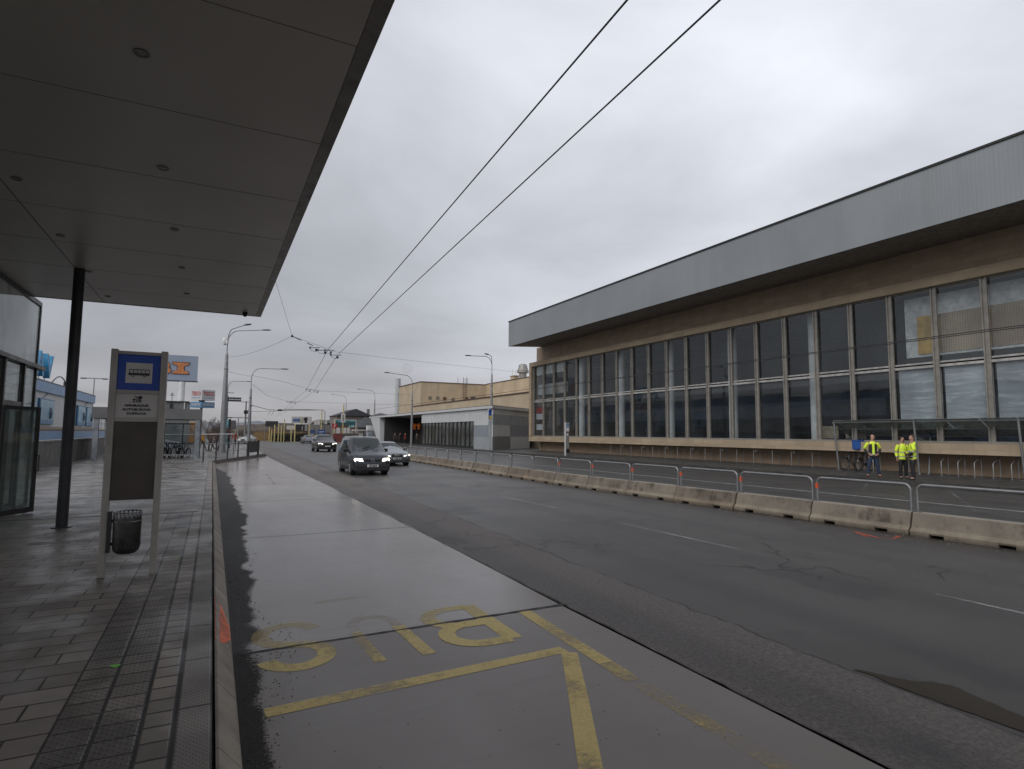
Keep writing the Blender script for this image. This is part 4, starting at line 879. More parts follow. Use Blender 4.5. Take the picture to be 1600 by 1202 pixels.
# ---- bicycles
def make_bike(fc=(.05, .05, .055), nm='bicycle'):
    t = thing(nm, 'x', 'bicycle'); fm = mat('bike frame %s' % (fc,), fc, .35)
    for cy_ in (0, 1.06):
        n_ = 24; b = MB(); b.tube([(0, cy_+.32*math.cos(2*math.pi*k/n_), .345+.32*math.sin(2*math.pi*k/n_)) for k in range(n_)], .028, 6, closed=True); wh = b.build('wheel', M_rubber, t, smooth=60)
        b = MB(); b.tube([(0, cy_+.305*math.cos(2*math.pi*k/n_), .345+.305*math.sin(2*math.pi*k/n_)) for k in range(n_)], .010, 5, closed=True)
        for k in range(14): a = 2*math.pi*k/14; b.tube([(0, cy_, .345), (0, cy_+.3*math.cos(a), .345+.3*math.sin(a))], .002, 3)
        b.lathe([(.001, -.04), (.025, -.04), (.025, .04), (.001, .04)], (0, cy_, .345), 8, 'x'); b.build('rim', M_galv, wh)
    H = (0, .15, .82); S_ = (0, .68, .80); Bm = (0, .62, .33); b = MB()
    b.tube([(0, 0, .345), (0, .13, .74), H], .016); b.tube([H, S_], .017); b.tube([(0, .13, .72), Bm], .02); b.tube([Bm, S_, (0, .72, .93)], .017); b.tube([Bm, (0, 1.06, .345)], .012); b.tube([S_, (0, 1.06, .345)], .012); b.build('frame', fm, t, smooth=60)
    b = MB(); b.tube([H, (0, .16, .98)], .014); b.tube([(-.3, .28, 1.0), (-.2, .17, 1.0), (0, .14, .99), (.2, .17, 1.0), (.3, .28, 1.0)], .013); b.build('handlebar', M_black, t, smooth=60)
    b = MB(); b.prism([(-.02, .60), (.02, .60), (.07, .86), (.05, .9), (-.05, .9), (-.07, .86)], 'z', .92, .965); b.build('saddle', M_black, t, bevel=.01)
    b = MB(); b.lathe([(.001, -.01), (.09, -.01), (.09, .01), (.001, .01)], (.03, .62, .33), 16, 'x'); b.tube([(.05, .62, .33), (.05, .70, .19), (.12, .70, .19)], .01); b.tube([(-.05, .62, .33), (-.05, .54, .47), (-.12, .54, .47)], .01); b.build('crank', M_black, t); return t
bk = make_bike(); bk.location = (29.72, 19.72, .2); bk.rotation_euler = (0, R(0), R(-96)); bk['label'] = 'dark bicycle leaning in the glass shelter, the left one by the leaning frame'; bk['group'] = 'bicycles in the glass shelter'
o = place_copy(bk, (29.70, 19.0, .2), R(-90), 'dark bicycle beside the man in jeans, with the blue box above its rear wheel', 'bicycles in the glass shelter')
bx3 = thing('delivery_box', 'bright blue delivery box with white emblem carried on the parked bicycle', 'delivery box', (30.45, 19.35, 1.30), R(-20))
b = MB(); b.box(-.26, .26, -.22, .22, 0, .50); b.build('box_body', mat('blue fabric', (.02, .09, .32), .6, 0, .15, 4), bx3, bevel=.02)
b = MB(); b.box(-.27, .27, -.23, .23, .44, .47); b.build('lid_seam', mat('dark blue seam', (.01, .04, .16), .6), bx3)
b = MB(); b.prism([(-.08, .18), (.08, .18), (.08, .22), (.02, .22), (.02, .33), (-.02, .33), (-.02, .22), (-.08, .22)], 'y', -.224, -.2215); b.build('emblem', mat('pale blue print', (.25, .40, .62), .6), bx3)
b = MB(); b.box(-.15, .15, -.05, .05, -.06, -.002); b.tube([(0, 0, -.05), (-.15, 0, -.55)], .012); b.build('carrier', M_black, bx3)

# ---- lamp posts
def lamp(name, label, base, H, arms, r0=.13, r1=.07, m=M_galv, group='street lamps', collar=True, cat='street lamp'):
    """arms: list of (dx, dy, dz, head_angle) measured from the top of the mast; an arc runs into a slim lamp head"""
    t = thing(name, label, cat, base, 0, group)
    hm = H-1.9; b = MB(); b.lathe([(.001, 0), (r0*1.25, 0), (r0*1.25, .05), (r0, .06), (r0*.95, hm*.45), (r1*1.15, hm*.97), (r1*.62, hm), (.001, hm)], (0, 0, 0), 14); b.build('mast', m, t, smooth=40)
    if collar:
        for f in (.72, .83): b = MB(); b.lathe([(.001, 0), (r1*1.5, 0), (r1*1.5, .06), (.001, .06)], (0, 0, hm*f), 12); b.build('collar', M_black, t)
    for dx, dy, dz in arms:
        top = H-hm; p_ = [(0, 0, hm-.02), (0, 0, hm+top*.45)]
        for k in range(1, 7):
            a = R(90*k/6); rr = .32; p_.append((dx*rr*(1-math.cos(a)), dy*rr*(1-math.cos(a)), hm+top*.45+(top*.55+dz*.4)*math.sin(a)))
        p_.append((dx, dy, H+dz)); b = MB(); b.tube(p_, .035, 8); ar = b.build('arm', m, t, smooth=50)
        e = Vector((dx, dy, H+dz)); d = Vector((dx, dy, dz*.3)).normalized(); s_ = d.cross(Vector((0, 0, 1))).normalized(); u_ = s_.cross(d)
        b = MB(); vs = []
        prof_ = [(0, .05, .03), (.15, .12, .055), (.55, .15, .06), (.8, .08, .03)]
        for q, w_, h_ in prof_:
            for sx_, sz_ in ((-1, -.6), (1, -.6), (.75, 1), (-.75, 1)): vs.append(e+d*q+s_*(w_*sx_)+u_*(h_*sz_))
        b.add(vs, [(i*4+k, i*4+(k+1) % 4, (i+1)*4+(k+1) % 4, (i+1)*4+k) for i in range(3) for k in range(4)]+[(3, 2, 1, 0), (12, 13, 14, 15)]); b.build('lamp_head', M_dark, ar, smooth=50)
    return t
def bz(px, py, Y, z0): p = aty(px, py, Y); return (p.x, p.y, z0)
def ztop(px, py, Y): return aty(px, py, Y).z
# tall double lamp by the left corner
Y = 56.0; zt_ = ztop(352, 517, Y); t = lamp('street_lamp', 'tall tapered grey mast with two curved lamp arms standing behind the corner railing', bz(347.5, 700, Y, .15), zt_-.15, [(1.2, -1.6, .35), (2.6, -1.9, 0)], .25, .11)
b = MB(); c = aty(349, 533, Y); c = c-t.location; b.lathe([(.001, -.35), (.14, -.3), (.2, -.05), (.2, .15), (.12, .28), (.001, .3)], (c.x+.12, c.y, c.z), 14); b.lathe([(.001, -.2), (.12, -.15), (.12, .15), (.001, .2)], (c.x+.30, c.y-.2, c.z-.1), 12); b.build('camera_dome', M_white, t, smooth=50)
b = MB(); b.box(-.29, .29, -.28, -.262, 3.2, 3.6); b.build('sticker', mat('pale sticker', (.4, .4, .38), .6), t) if False else None
lamp('street_lamp', 'single-arm lamp post standing beyond the dark hoarding at the kerb bend', bz(388, 700, 62, .1), ztop(393, 577, 62), [(2.5, -.6, 0)], .16, .08)
t3 = lamp('street_lamp', 'darker lamp post carrying a small black direction sign', bz(352, 695, 88, .1), ztop(361, 597, 88), [(2.1, -.5, 0)], .16, .1, mat('dark galvanised', (.16, .165, .17), .5, .4))
c0 = aty(354, 624, 87.5)-t3.location; c1 = aty(377, 624, 87.5)-t3.location; b = MB(); b.box(c0.x, c1.x, c0.y-.04, c0.y+.04, c0.z-.28, c0.z+.28); sg = b.build('direction_sign', M_black, t3)
b = MB()
for k in range(9): b.box(c0.x+.3+k*.18, c0.x+.42+k*.18, c0.y-.05, c0.y-.042, c0.z-.07, c0.z+.07)
b.build('sign_lettering', M_white, sg)
b = MB(); b.box(c0.x-.02, c1.x-.9, c0.y, c0.y+.06, c0.z+.85, c0.z+.92); b.build('bracket', M_dark, t3)
# right-hand lamps
b0 = atz(767.3, 703, .2); lr = lamp('street_lamp', 'slim lamp post with blue and yellow stop sign before the grey panelled wall', (b0.x, b0.y, .2), ztop(768, 557, b0.y)-.2, [(-2.6, -.3, -.15), (-.55, -.35, .1)], .15, .075)
ly = b0.y-.25; c = aty(768, 648, ly)-lr.location; b = MB(); b.box(c.x-.42, c.x+.42, c.y-.03, c.y+.03, c.z-.68, c.z+.62); q = b.build('stop_sign', M_white, lr)
b = MB(); b.box(c.x-.36, c.x+.36, c.y-.036, c.y-.031, c.z-.55, c.z+.55); b.build('sign_field', M_blue, q)
b = MB(); b.box(c.x-.30, c.x+.30, c.y-.042, c.y-.037, c.z-.5, c.z-.12); b.build('sign_field', mat('sign yellow', (.55, .42, .05), .5), q)
b = MB(); b.box(c.x-.26, c.x+.26, c.y-.042, c.y-.037, c.z+.0, c.z+.05); b.box(c.x-.26, c.x+.26, c.y-.042, c.y-.037, c.z+.1, c.z+.13); b.build('sign_lines', mat('pale line', (.1, .16, .4), .5), q)
text('line_number', '71', .34, M_ink, q, (c.x, c.y-.044, c.z-.31), (1, 0, 0), (0, 0, 1)) if False else None
b0 = atz(642.5, 699, .2); lamp('street_lamp', 'lamp post standing before the portico of the white pavilion', (b0.x, b0.y, .2), ztop(643, 591, b0.y), [(-3.0, -.5, .25)], .15, .075)
p_ = aty(584, 690, 128); lamp('street_lamp', 'lamp post rising over the left end of the white pavilion roof', (p_.x, 128, .1), ztop(584, 612, 128), [(-3.2, -.3, .25)], .17, .09)
p_ = aty(539, 690, 175); lamp('street_lamp', 'faint distant lamp post behind the dark roofed houses', (p_.x, 175, .0), ztop(539, 620, 175), [(-3.6, -.3, .5)], .18, .09)
# bus stop pole on the right platform
b0 = atz(884.5, 712, .2); sp_ = thing('bus_stop_pole', 'white bus stop pole with small blue sign and notice panel in front of the hall', 'bus stop sign', (b0.x, b0.y, .2))
b = MB(); b.box(-.12, -.03, -.04, .04, 0, 2.75); b.build('post', M_white, sp_)
b = MB(); b.box(-.02, .30, -.02, .02, 2.0, 2.72); b.build('sign_frame', M_white, sp_); b = MB(); b.box(.02, .27, -.026, -.021, 2.33, 2.68); b.build('sign_panel', mat('teal blue sign', (.02, .14, .33), .4), sp_)
b = MB(); b.box(.08, .21, -.031, -.027, 2.42, 2.48); b.box(.08, .21, -.031, -.027, 2.53, 2.56); b.box(.08, .1, -.031, -.027, 2.48, 2.53); b.box(.19, .21, -.031, -.027, 2.48, 2.53); b.build('bus_pictogram', M_white, sp_)
b = MB(); b.box(0, .28, -.015, .015, .55, 1.9); b.build('notice_panel', mat('grey notice', (.22, .22, .21), .5), sp_); b = MB(); b.box(.0, .27, -.12, .12, .25, .55); b.build('bin', M_dark, sp_)
b = MB(); b.box(.20, .25, -.02, .02, 0, .25); b.build('post', M_galv, sp_); b = MB(); b.box(.06, .2, -.021, -.016, 1.65, 1.85); b.build('notice', M_white, sp_)

# ---- corner railing on the left
rl = [(317, 721.5), (337, 720), (355, 717.5), (371.5, 715.7), (386, 714)]; rp = [atz(px, py, .2) for px, py in rl]
for k, (p, q) in enumerate(zip(rp, rp[1:])):
    t = thing('corner_railing', 'x', 'railing', (p.x, p.y, .2)); d = q-p
    b = MB(); b.lathe([(.001, 0), (.045, 0), (.045, 1.06), (.001, 1.06)], (0, 0, 0), 10); b.build('post', mat('dark blue-grey post', (.05, .055, .065), .5), t, smooth=50)
    if k == 3: b = MB(); b.lathe([(.001, 0), (.045, 0), (.045, 1.06), (.001, 1.06)], (d.x, d.y, 0), 10); b.build('post', mat('dark blue-grey post', (.05, .055, .065), .5), t, smooth=50)
    b = MB(); b.tube([(0, 0, 1.0)]+[(d.x*s_, d.y*s_, 1.03) for s_ in (.08, .92)]+[(d.x, d.y, 1.0)], .028, 8); b.build('top_rail', M_galv, t, smooth=50)
    b = MB(); b.tube([(d.x*i/8, d.y*i/8, .42+.16*math.sin(math.pi*i/8)) for i in range(9)], .016, 6); b.build('curved_bar', M_galv, t, smooth=50)
    t['label'] = 'dark-posted corner railing bay, %s' % ['leftmost of the row by the shelter pillar', 'second from the shelter pillar', 'in front of the foot of the tall lamp mast', 'closest to the dark hoarding'][k]; t['group'] = 'corner railing bays'
p = atz(388, 713, .2); q = atz(404, 711, .2); t = thing('dark_hoarding', 'low black mesh hoarding at the kerb bend beside the railing', 'barrier', (p.x, p.y, .2)); d = q-p; dn_ = d.normalized(); nn = Vector((-dn_.y, dn_.x, 0))*.02
for a, c in ((0, .12), (.88, 1)):
    b = MB(); b.add([d*a-nn*2, d*c-nn*2, d*c+nn*2, d*a+nn*2]+[v_+Vector((0, 0, 1.15)) for v_ in (d*a-nn*2, d*c-nn*2, d*c+nn*2, d*a+nn*2)], [(0, 3, 2, 1), (4, 5, 6, 7), (0, 1, 5, 4), (1, 2, 6, 5), (2, 3, 7, 6), (3, 0, 4, 7)]) if a else b.lathe([(.001, 0), (.05, 0), (.05, 1.1), (.001, 1.1)], (0, 0, 0), 8); b.build('post', M_dark, t)
b = MB(); a, c = .12, .88; b.add([v_+Vector((0, 0, h_)) for h_ in (.25, 1.08) for v_ in (d*a-nn, d*c-nn, d*c+nn, d*a+nn)], [(0, 3, 2, 1), (4, 5, 6, 7), (0, 1, 5, 4), (1, 2, 6, 5), (2, 3, 7, 6), (3, 0, 4, 7)]); b.build('mesh_panel', M_dark, t)
# white barrier bar behind
p = aty(251, 679.5, 49); q = aty(366, 678.5, 52); o = MB(); o.tube([p, q], .035, 6); t = thing('barrier_pole', 'thin white horizontal pole crossing in front of the lamp mast and shelter', 'barrier pole', (q.x, q.y, .2)); o.build('bar', M_white, t, world=True)
b = MB(); b.tube([(q.x, q.y, .2), (q.x, q.y, q.z)], .05, 8); b.tube([(p.x, p.y, .2), (p.x, p.y, p.z)], .05, 8); b.build('support', M_galv, t, world=True)

# ================================================================ CARS
M_cg = glass('car glass', (.10, .12, .12), .02, .35, (.10, .115, .115), 1.6)
M_hl = glow('lit headlamp', (1, .90, .74), 3.5); M_tl = mat('tail lamp red', (.30, .01, .01), .3); M_chr = mat('chrome', (.55, .55, .56), .15, .9, .05, 4)
M_trim = mat('car black trim', (.014, .014, .015), .45); M_rim = mat('alloy rim', (.28, .28, .29), .35, .7, .1, 8); M_plate = mat('number plate', (.55, .55, .54), .4)
def make_car(name, st, col, wr, ax, track, parts, metal=.5):
    """st: stations (y, z_bottom, z_belt, z_top, half_width, half_width_top) from the front bumper at y=0 backwards; parts: dict of details"""
    t = thing(name, 'x', 'car'); pm = mat('paint '+name+str(col), col, .30, metal, .06, 1.5, coat=.6)
    def sec(s):
        y, zb, ze, zt, wb, wt = s; dz = min(.11, (zt-ze)*.4)
        h = [(wb*.86, zb), (wb*.985, zb+.12), (wb, zb+(ze-zb)*.62), (wb*.965, ze), (wt, zt-dz), (wt*.84, zt-.02), (wt*.42, zt)]
        pts = [(0, zb)]+h+[(0, zt+.008)]+[(-x, z_) for x, z_ in h[::-1]]; return [(x, y, z_) for x, z_ in pts]
    vs = []; n = 16
    for s in st: vs += sec(s)
    b = MB(); b.add(vs, [(i*n+k, i*n+(k+1) % n, (i+1)*n+(k+1) % n, (i+1)*n+k) for i in range(len(st)-1) for k in range(n)]+[tuple(range(n-1, -1, -1)), tuple((len(st)-1)*n+k for k in range(n))])
    b.build('body', pm, t, smooth=38)
    def interp(y):
        for a, c in zip(st, st[1:]):
            if a[0] <= y <= c[0]:
                f = (y-a[0])/(c[0]-a[0]); return [a[i]+(c[i]-a[i])*f for i in range(6)]
        return list(st[-1])
    def side_x(y, z_):
        _, zb, ze, zt, wb, wt = interp(y); dz = min(.11, (zt-ze)*.4)
        if z_ <= ze: return wb*(1-.035*max(0, (z_-(zb+(ze-zb)*.62))/((ze-zb)*.38+1e-6)))
        return wb*.965+(wt-wb*.965)*min(1, (z_-ze)/(zt-dz-ze+1e-6))
    for s_ in (-1, 1):
        for poly in parts['side']:
            b = MB(); b.face([(s_*(side_x(y, z_)+.010), y, z_) for y, z_ in poly]); b.build('side_window', M_cg, t)
        b = MB()
        for y in parts.get('seams', []):
            zs = [parts['zs'][0]+(parts['zs'][1]-parts['zs'][0])*i/5 for i in range(6)]
            for z0, z1 in zip(zs, zs[1:]): b.face([(s_*(side_x(y, z0)+.004), y-.006, z0), (s_*(side_x(y, z0)+.004), y+.006, z0), (s_*(side_x(y, z1)+.004), y+.006, z1), (s_*(side_x(y, z1)+.004), y-.006, z1)])
        if b.v: b.build('door_seam', M_black, t)
        ys_ = parts['cladding']; b = MB(); zz = parts['zclad']
        for y0, y1 in ys_: b.face([(s_*(side_x(y0, .2)+.012), y0, st[2][1]+.02), (s_*(side_x(y1, .2)+.012), y1, st[2][1]+.02), (s_*(side_x(y1, zz)+.012), y1, zz), (s_*(side_x(y0, zz)+.012), y0, zz)])
        b.build('sill', M_trim, t)
        m_ = parts['mirror']; b = MB(); b.box(s_*(m_[0]-.05), s_*(m_[0]+.17), m_[1]-.02, m_[1]+.10, m_[2]-.08, m_[2]+.09); b.build('mirror', M_trim if parts.get('blackm', 1) else pm, t, bevel=.025)
    for s_ in (-1, 1):
        for a_ in ax:
            tx = track/2*s_
            b = MB(); yy_ = [(wr+.06)*math.cos(R(q)) for q in range(0, 360, 15)]; b.lathe([(.001, -.11), (wr+.055, -.11), (wr+.055, .105), (.001, .105)], (tx-s_*.012+s_*.0, a_, wr+.012), 24, 'x'); b.build('wheel_arch', M_trim, t)
            b = MB(); b.lathe([(wr*.62, -.10), (wr*.95, -.10), (wr, -.07), (wr, .07), (wr*.95, .112), (wr*.66, .118), (wr*.62, .08)] if s_ > 0 else [(wr*.62, .10), (wr*.95, .10), (wr, .07), (wr, -.07), (wr*.95, -.112), (wr*.66, -.118), (wr*.62, -.08)], (tx+s_*.01, a_, wr), 28, 'x'); wh = b.build('wheel', M_rubber, t, smooth=40)
            b = MB(); xo = tx+s_*.10
            for k in range(7):
                a = 2*math.pi*k/7; c_, s2 = math.cos(a), math.sin(a)
                P1 = Vector((xo, a_+c_*wr*.12, wr+s2*wr*.12)); P2 = Vector((xo+s_*.012, a_+c_*wr*.62, wr+s2*wr*.62)); b.tube([P1, P2], wr*.075, 5)
            b.lathe([(wr*.58, -.02), (wr*.65, -.02), (wr*.65, .02), (wr*.58, .02)], (xo+s_*.005, a_, wr), 24, 'x'); b.lathe([(.001, -.015), (wr*.16, -.015), (wr*.16, .02), (.001, .02)], (xo, a_, wr), 12, 'x'); b.build('rim', M_rim, wh)
    c_, r_ = parts['ws']
    def glass_quad(nm, a, c, m_=M_cg):
        (w0, y0, z0), (w1, y1, z1) = a, c; nrm = Vector((0, z0-z1, y1-y0)).normalized()*.016
        if nrm.z < 0: nrm = -nrm
        b = MB(); k0, k1 = [], []
        for i in range(7):
            f = i/6*2-1; k0.append((f*w0, y0+nrm.y+.05*f*f*(1 if y1 > y0 else -1), z0+nrm.z)); k1.append((f*w1, y1+nrm.y+.03*f*f*(1 if y1 > y0 else -1), z1+nrm.z-.012*f*f))
        for i in range(6): b.face([k0[i], k0[i+1], k1[i+1], k1[i]])
        return b.build(nm, m_, t, smooth=60)
    w_ = glass_quad('windscreen', c_, r_)
    if parts.get('wipers'):
        for x0, x1 in parts['wipers']:
            f0, f1 = .04, .32; y0, z0 = c_[1]+(r_[1]-c_[1])*f0, c_[2]+(r_[2]-c_[2])*f0; y1, z1 = c_[1]+(r_[1]-c_[1])*f1, c_[2]+(r_[2]-c_[2])*f1
            b = MB(); b.tube([(x0, y0-.03, z0+.035), (x1, y1-.03, z1+.035)], .012, 5); b.build('wiper', M_black, t)
    if 'rw' in parts: glass_quad('rear_window', *parts['rw'])
    for nm, m_, boxes, bv in parts['front']:
        for q in boxes: b = MB(); b.box(*q); b.build(nm, m_, t, bevel=bv)
    for nm, m_, poly, y0, y1 in parts.get('prisms', []):
        for s_ in (-1, 1):
            b = MB(); b.prism([(x*s_, z_) for x, z_ in poly], 'y', y0, y1)
            # sweep the outer edge backwards so that the lamp wraps round the corner
            k = max(abs(v_[0]) for v_ in b.v); b.v = [(v_[0], v_[1]+.28*max(0, (abs(v_[0])-k+.25)/.25)**1.5*(.5 if y1 < 2 else -.5), v_[2]) for v_ in b.v]
            b.build(nm, m_, t)
    return t
van_st = [(0, .34, .58, .64, .70, .62), (.06, .24, .68, .80, .80, .70), (.22, .20, .80, .93, .86, .74), (.60, .18, .92, 1.03, .885, .76), (1.0, .18, .99, 1.10, .895, .76), (1.72, .18, 1.02, 1.73, .895, .69), (2.25, .18, 1.03, 1.81, .895, .70), (3.9, .18, 1.03, 1.81, .895, .70), (4.28, .2, 1.03, 1.73, .88, .67), (4.40, .3, .98, 1.15, .85, .70)]
van_parts = dict(side=[[(1.55, 1.08), (2.35, 1.07), (2.35, 1.60), (1.98, 1.60)], [(2.45, 1.07), (3.3, 1.07), (3.3, 1.60), (2.45, 1.60)], [(3.4, 1.08), (4.1, 1.1), (4.0, 1.58), (3.4, 1.60)]], seams=[1.32, 2.4, 3.35], zs=(.3, 1.04), cladding=[(1.22, 3.05)], zclad=.36, mirror=(.90, 1.50, 1.12),
    ws=((.70, 1.03, 1.11), (.60, 1.68, 1.70)), wipers=[(-.45, .12), (.12, .58)], rw=((.62, 4.42, 1.12), (.58, 4.30, 1.68)),
    front=[('bumper', M_trim, [(-.80, .80, -.05, .10, .20, .50)], .04), ('grille', M_trim, [(-.42, .42, -.025, .10, .645, .755), (-.5, .5, -.055, .0, .24, .34)], .01), ('number_plate', M_plate, [(-.26, .26, -.075, -.055, .40, .51)], 0), ('plate_marks', M_ink, [(-.18, -.13, -.079, -.0755, .42, .49), (-.11, -.06, -.079, -.0755, .42, .49), (-.01, .04, -.079, -.0755, .42, .49), (.06, .11, -.079, -.0755, .42, .49), (.13, .18, -.079, -.0755, .42, .49)], 0), ('roof_aerial', M_black, [(-.02, .02, 1.95, 2.02, 1.80, 1.90)], 0)],
    prisms=[('headlamp', M_hl, [(.44, .66), (.80, .66), (.83, .74), (.78, .80), (.50, .79)], -.03, .08)])
van = make_car('dark_van', van_st, (.030, .034, .042), .315, (.86, 3.54), 1.54, van_parts)
b = MB(); b.tube([(.075*math.cos(2*math.pi*k/20), -.035, .70+.075*math.sin(2*math.pi*k/20)) for k in range(20)], .009, 6, closed=True); b.tube([(-.03, -.036, .765), (0, -.036, .71), (.03, -.036, .765)], .006, 5); b.tube([(-.062, -.036, .725), (-.03, -.036, .645), (0, -.036, .70), (.03, -.036, .645), (.062, -.036, .725)], .006, 5); b.build('front_emblem', M_chr, van)
van.location = (6.72, 27.45, 0); tag(van, 'dark grey compact van with lit headlamps driving towards the camera in the near lane', 'van'); van.rotation_euler = (0, 0, R(-1))
sed_st = [(0, .32, .50, .58, .72, .60), (.08, .22, .60, .70, .83, .68), (.35, .18, .70, .80, .89, .72), (.8, .17, .80, .88, .91, .74), (1.35, .17, .87, .96, .915, .74), (2.15, .17, .90, 1.36, .915, .60), (2.65, .17, .91, 1.43, .915, .60), (3.3, .17, .92, 1.38, .915, .58), (4.1, .18, .94, 1.03, .90, .68), (4.58, .25, .92, .98, .86, .68), (4.70, .34, .62, .7, .80, .64)]
sed_parts = dict(side=[[(1.95, .95), (2.75, .95), (2.75, 1.30), (2.3, 1.27)], [(2.83, .95), (3.75, .98), (3.35, 1.27), (2.83, 1.30)]], seams=[1.5, 2.8, 3.75], zs=(.3, .9), cladding=[(1.2, 3.4)], zclad=.26, mirror=(.93, 1.72, .98), blackm=0,
    ws=((.68, 1.42, .975), (.52, 2.12, 1.345)), rw=((.58, 4.05, 1.04), (.50, 3.38, 1.37)),
    front=[('grille', M_trim, [(-.33, .33, -.02, .10, .34, .72)], .03), ('number_plate', M_plate, [(-.26, .26, -.045, -.02, .40, .51)], 0), ('plate_marks', M_ink, [(-.18+.09*i, -.13+.09*i, -.049, -.0455, .42, .49) for i in range(5)], 0), ('air_intake', M_trim, [(.42, .78, -.0, .10, .26, .38), (-.78, -.42, -.0, .10, .26, .38)], .02), ('bumper_strip', M_chr, [(.44, .76, -.012, .0, .285, .30), (-.76, -.44, -.012, .0, .285, .30)], 0), ('tail_lamp', M_tl, [(.55, .84, 4.6, 4.66, .72, .88), (-.84, -.55, 4.6, 4.66, .72, .88)], .02)],
    prisms=[('headlamp', M_hl, [(.42, .56), (.80, .60), (.84, .67), (.44, .63)], -.005, .08)])
sed = make_car('silver_saloon', sed_st, (.20, .215, .235), .33, (.87, 3.70), 1.60, sed_parts, .7)
b = MB()
for c_ in (-.12, -.04, .04, .12): b.tube([(c_+.045*math.cos(2*math.pi*k/16), -.03, .645+.045*math.sin(2*math.pi*k/16)) for k in range(16)], .006, 5, closed=True)
b.build('front_emblem', M_chr, sed); sed.location = (9.93, 34.6, 0); tag(sed, 'silver grey saloon car with a big black grille, half hidden beside the dark van', 'car')
suv_st = [(0, .38, .68, .78, .78, .68), (.08, .28, .78, .90, .90, .76), (.4, .24, .92, 1.02, .96, .80), (1.0, .22, 1.02, 1.10, .975, .80), (1.5, .22, 1.06, 1.16, .98, .78), (2.2, .22, 1.09, 1.66, .98, .68), (2.8, .22, 1.10, 1.74, .98, .69), (4.2, .22, 1.13, 1.70, .97, .66), (4.8, .3, 1.1, 1.25, .93, .72), (4.98, .4, .8, .9, .88, .7)]
suv_parts = dict(side=[[(2.0, 1.14), (2.9, 1.14), (2.9, 1.58), (2.35, 1.56)], [(3.0, 1.14), (4.2, 1.18), (4.0, 1.56), (3.0, 1.58)]], seams=[1.6, 2.95], zs=(.4, 1.08), cladding=[(1.3, 3.5)], zclad=.4, mirror=(1.0, 1.9, 1.18),
    ws=((.74, 1.57, 1.175), (.62, 2.17, 1.64)), front=[('grille', M_trim, [(-.36, .36, -.02, .1, .45, .88)], .03), ('number_plate', M_plate, [(-.26, .26, -.05, -.02, .52, .63)], 0), ('bumper', M_trim, [(-.86, .86, -.01, .2, .26, .44)], .03), ('roof_rail', M_chr, [(.6, .63, 2.6, 4.2, 1.74, 1.78), (-.63, -.6, 2.6, 4.2, 1.74, 1.78)], 0)],
    prisms=[('headlamp', M_hl, [(.48, .74), (.86, .78), (.90, .88), (.50, .86)], -.01, .08)])
suv = make_car('black_suv', suv_st, (.028, .029, .031), .38, (.95, 3.95), 1.68, suv_parts)
suv.location = (10.45, 61.5, 0); tag(suv, 'black off-road style car with bright headlamps approaching behind the van', 'car')
# silver car seen from behind, driving away: the saloon turned round
o = place_copy(sed, (15.0, 111.5, 0), R(180), 'small pale silver car seen from behind, beyond the black car', None)
if 'group' in o: del o['group']
for px, Y_, rz, c, lab in ((262, 66, 70, (.45, .45, .46), 'white parked car behind the bike shelter, left of the parked bicycles'), (379, 105, -20, (.40, .40, .41), 'white car standing behind the red-clad person at the kerb bend'), (284, 74, 85, (.15, .16, .17), 'grey parked car seen through the bike shelter')):
    p = aty(px, 690, Y_); st2 = [tuple(s) for s in sed_st]; q = make_car('parked_car', st2, c, .33, (.87, 3.70), 1.60, sed_parts, .2); q.location = (p.x, Y_, .03); q.rotation_euler = (0, 0, R(rz)); q['label'] = lab
    for ch in bpy.data.objects:
        if ch.parent == q and ch.name.startswith('headlamp'): ch.data.materials[0] = M_chr

# ================================================================ PEOPLE
def skin(name, nodes, edges, m, parent, lev=2, root=0):
    me = bpy.data.meshes.new(name); me.from_pydata([n[0] for n in nodes], edges, []); o = bpy.data.objects.new(name, me); COL.objects.link(o)
    md = o.modifiers.new('skin', 'SKIN'); md.use_smooth_shade = True
    if not me.skin_vertices:
        bm = bmesh.new(); bm.from_mesh(me); bm.verts.layers.skin.verify(); bm.to_mesh(me); bm.free()
    for i, n in enumerate(nodes):
        r_ = n[1] if isinstance(n[1], tuple) else (n[1], n[1]); me.skin_vertices[0].data[i].radius = r_; me.skin_vertices[0].data[i].use_root = (i == root)
    s_ = o.modifiers.new('sub', 'SUBSURF'); s_.levels = lev; s_.render_levels = lev
    dg = bpy.context.evaluated_depsgraph_get(); m2 = bpy.data.meshes.new_from_object(o.evaluated_get(dg)); bpy.data.objects.remove(o)
    m2.name = name; m2.materials.clear(); m2.materials.append(m)
    for p in m2.polygons: p.use_smooth = True
    q = bpy.data.objects.new(name, m2); COL.objects.link(q); q.parent = parent; return q
M_skin = mat('skin', (.36, .20, .15), .55, 0, .08, 10)
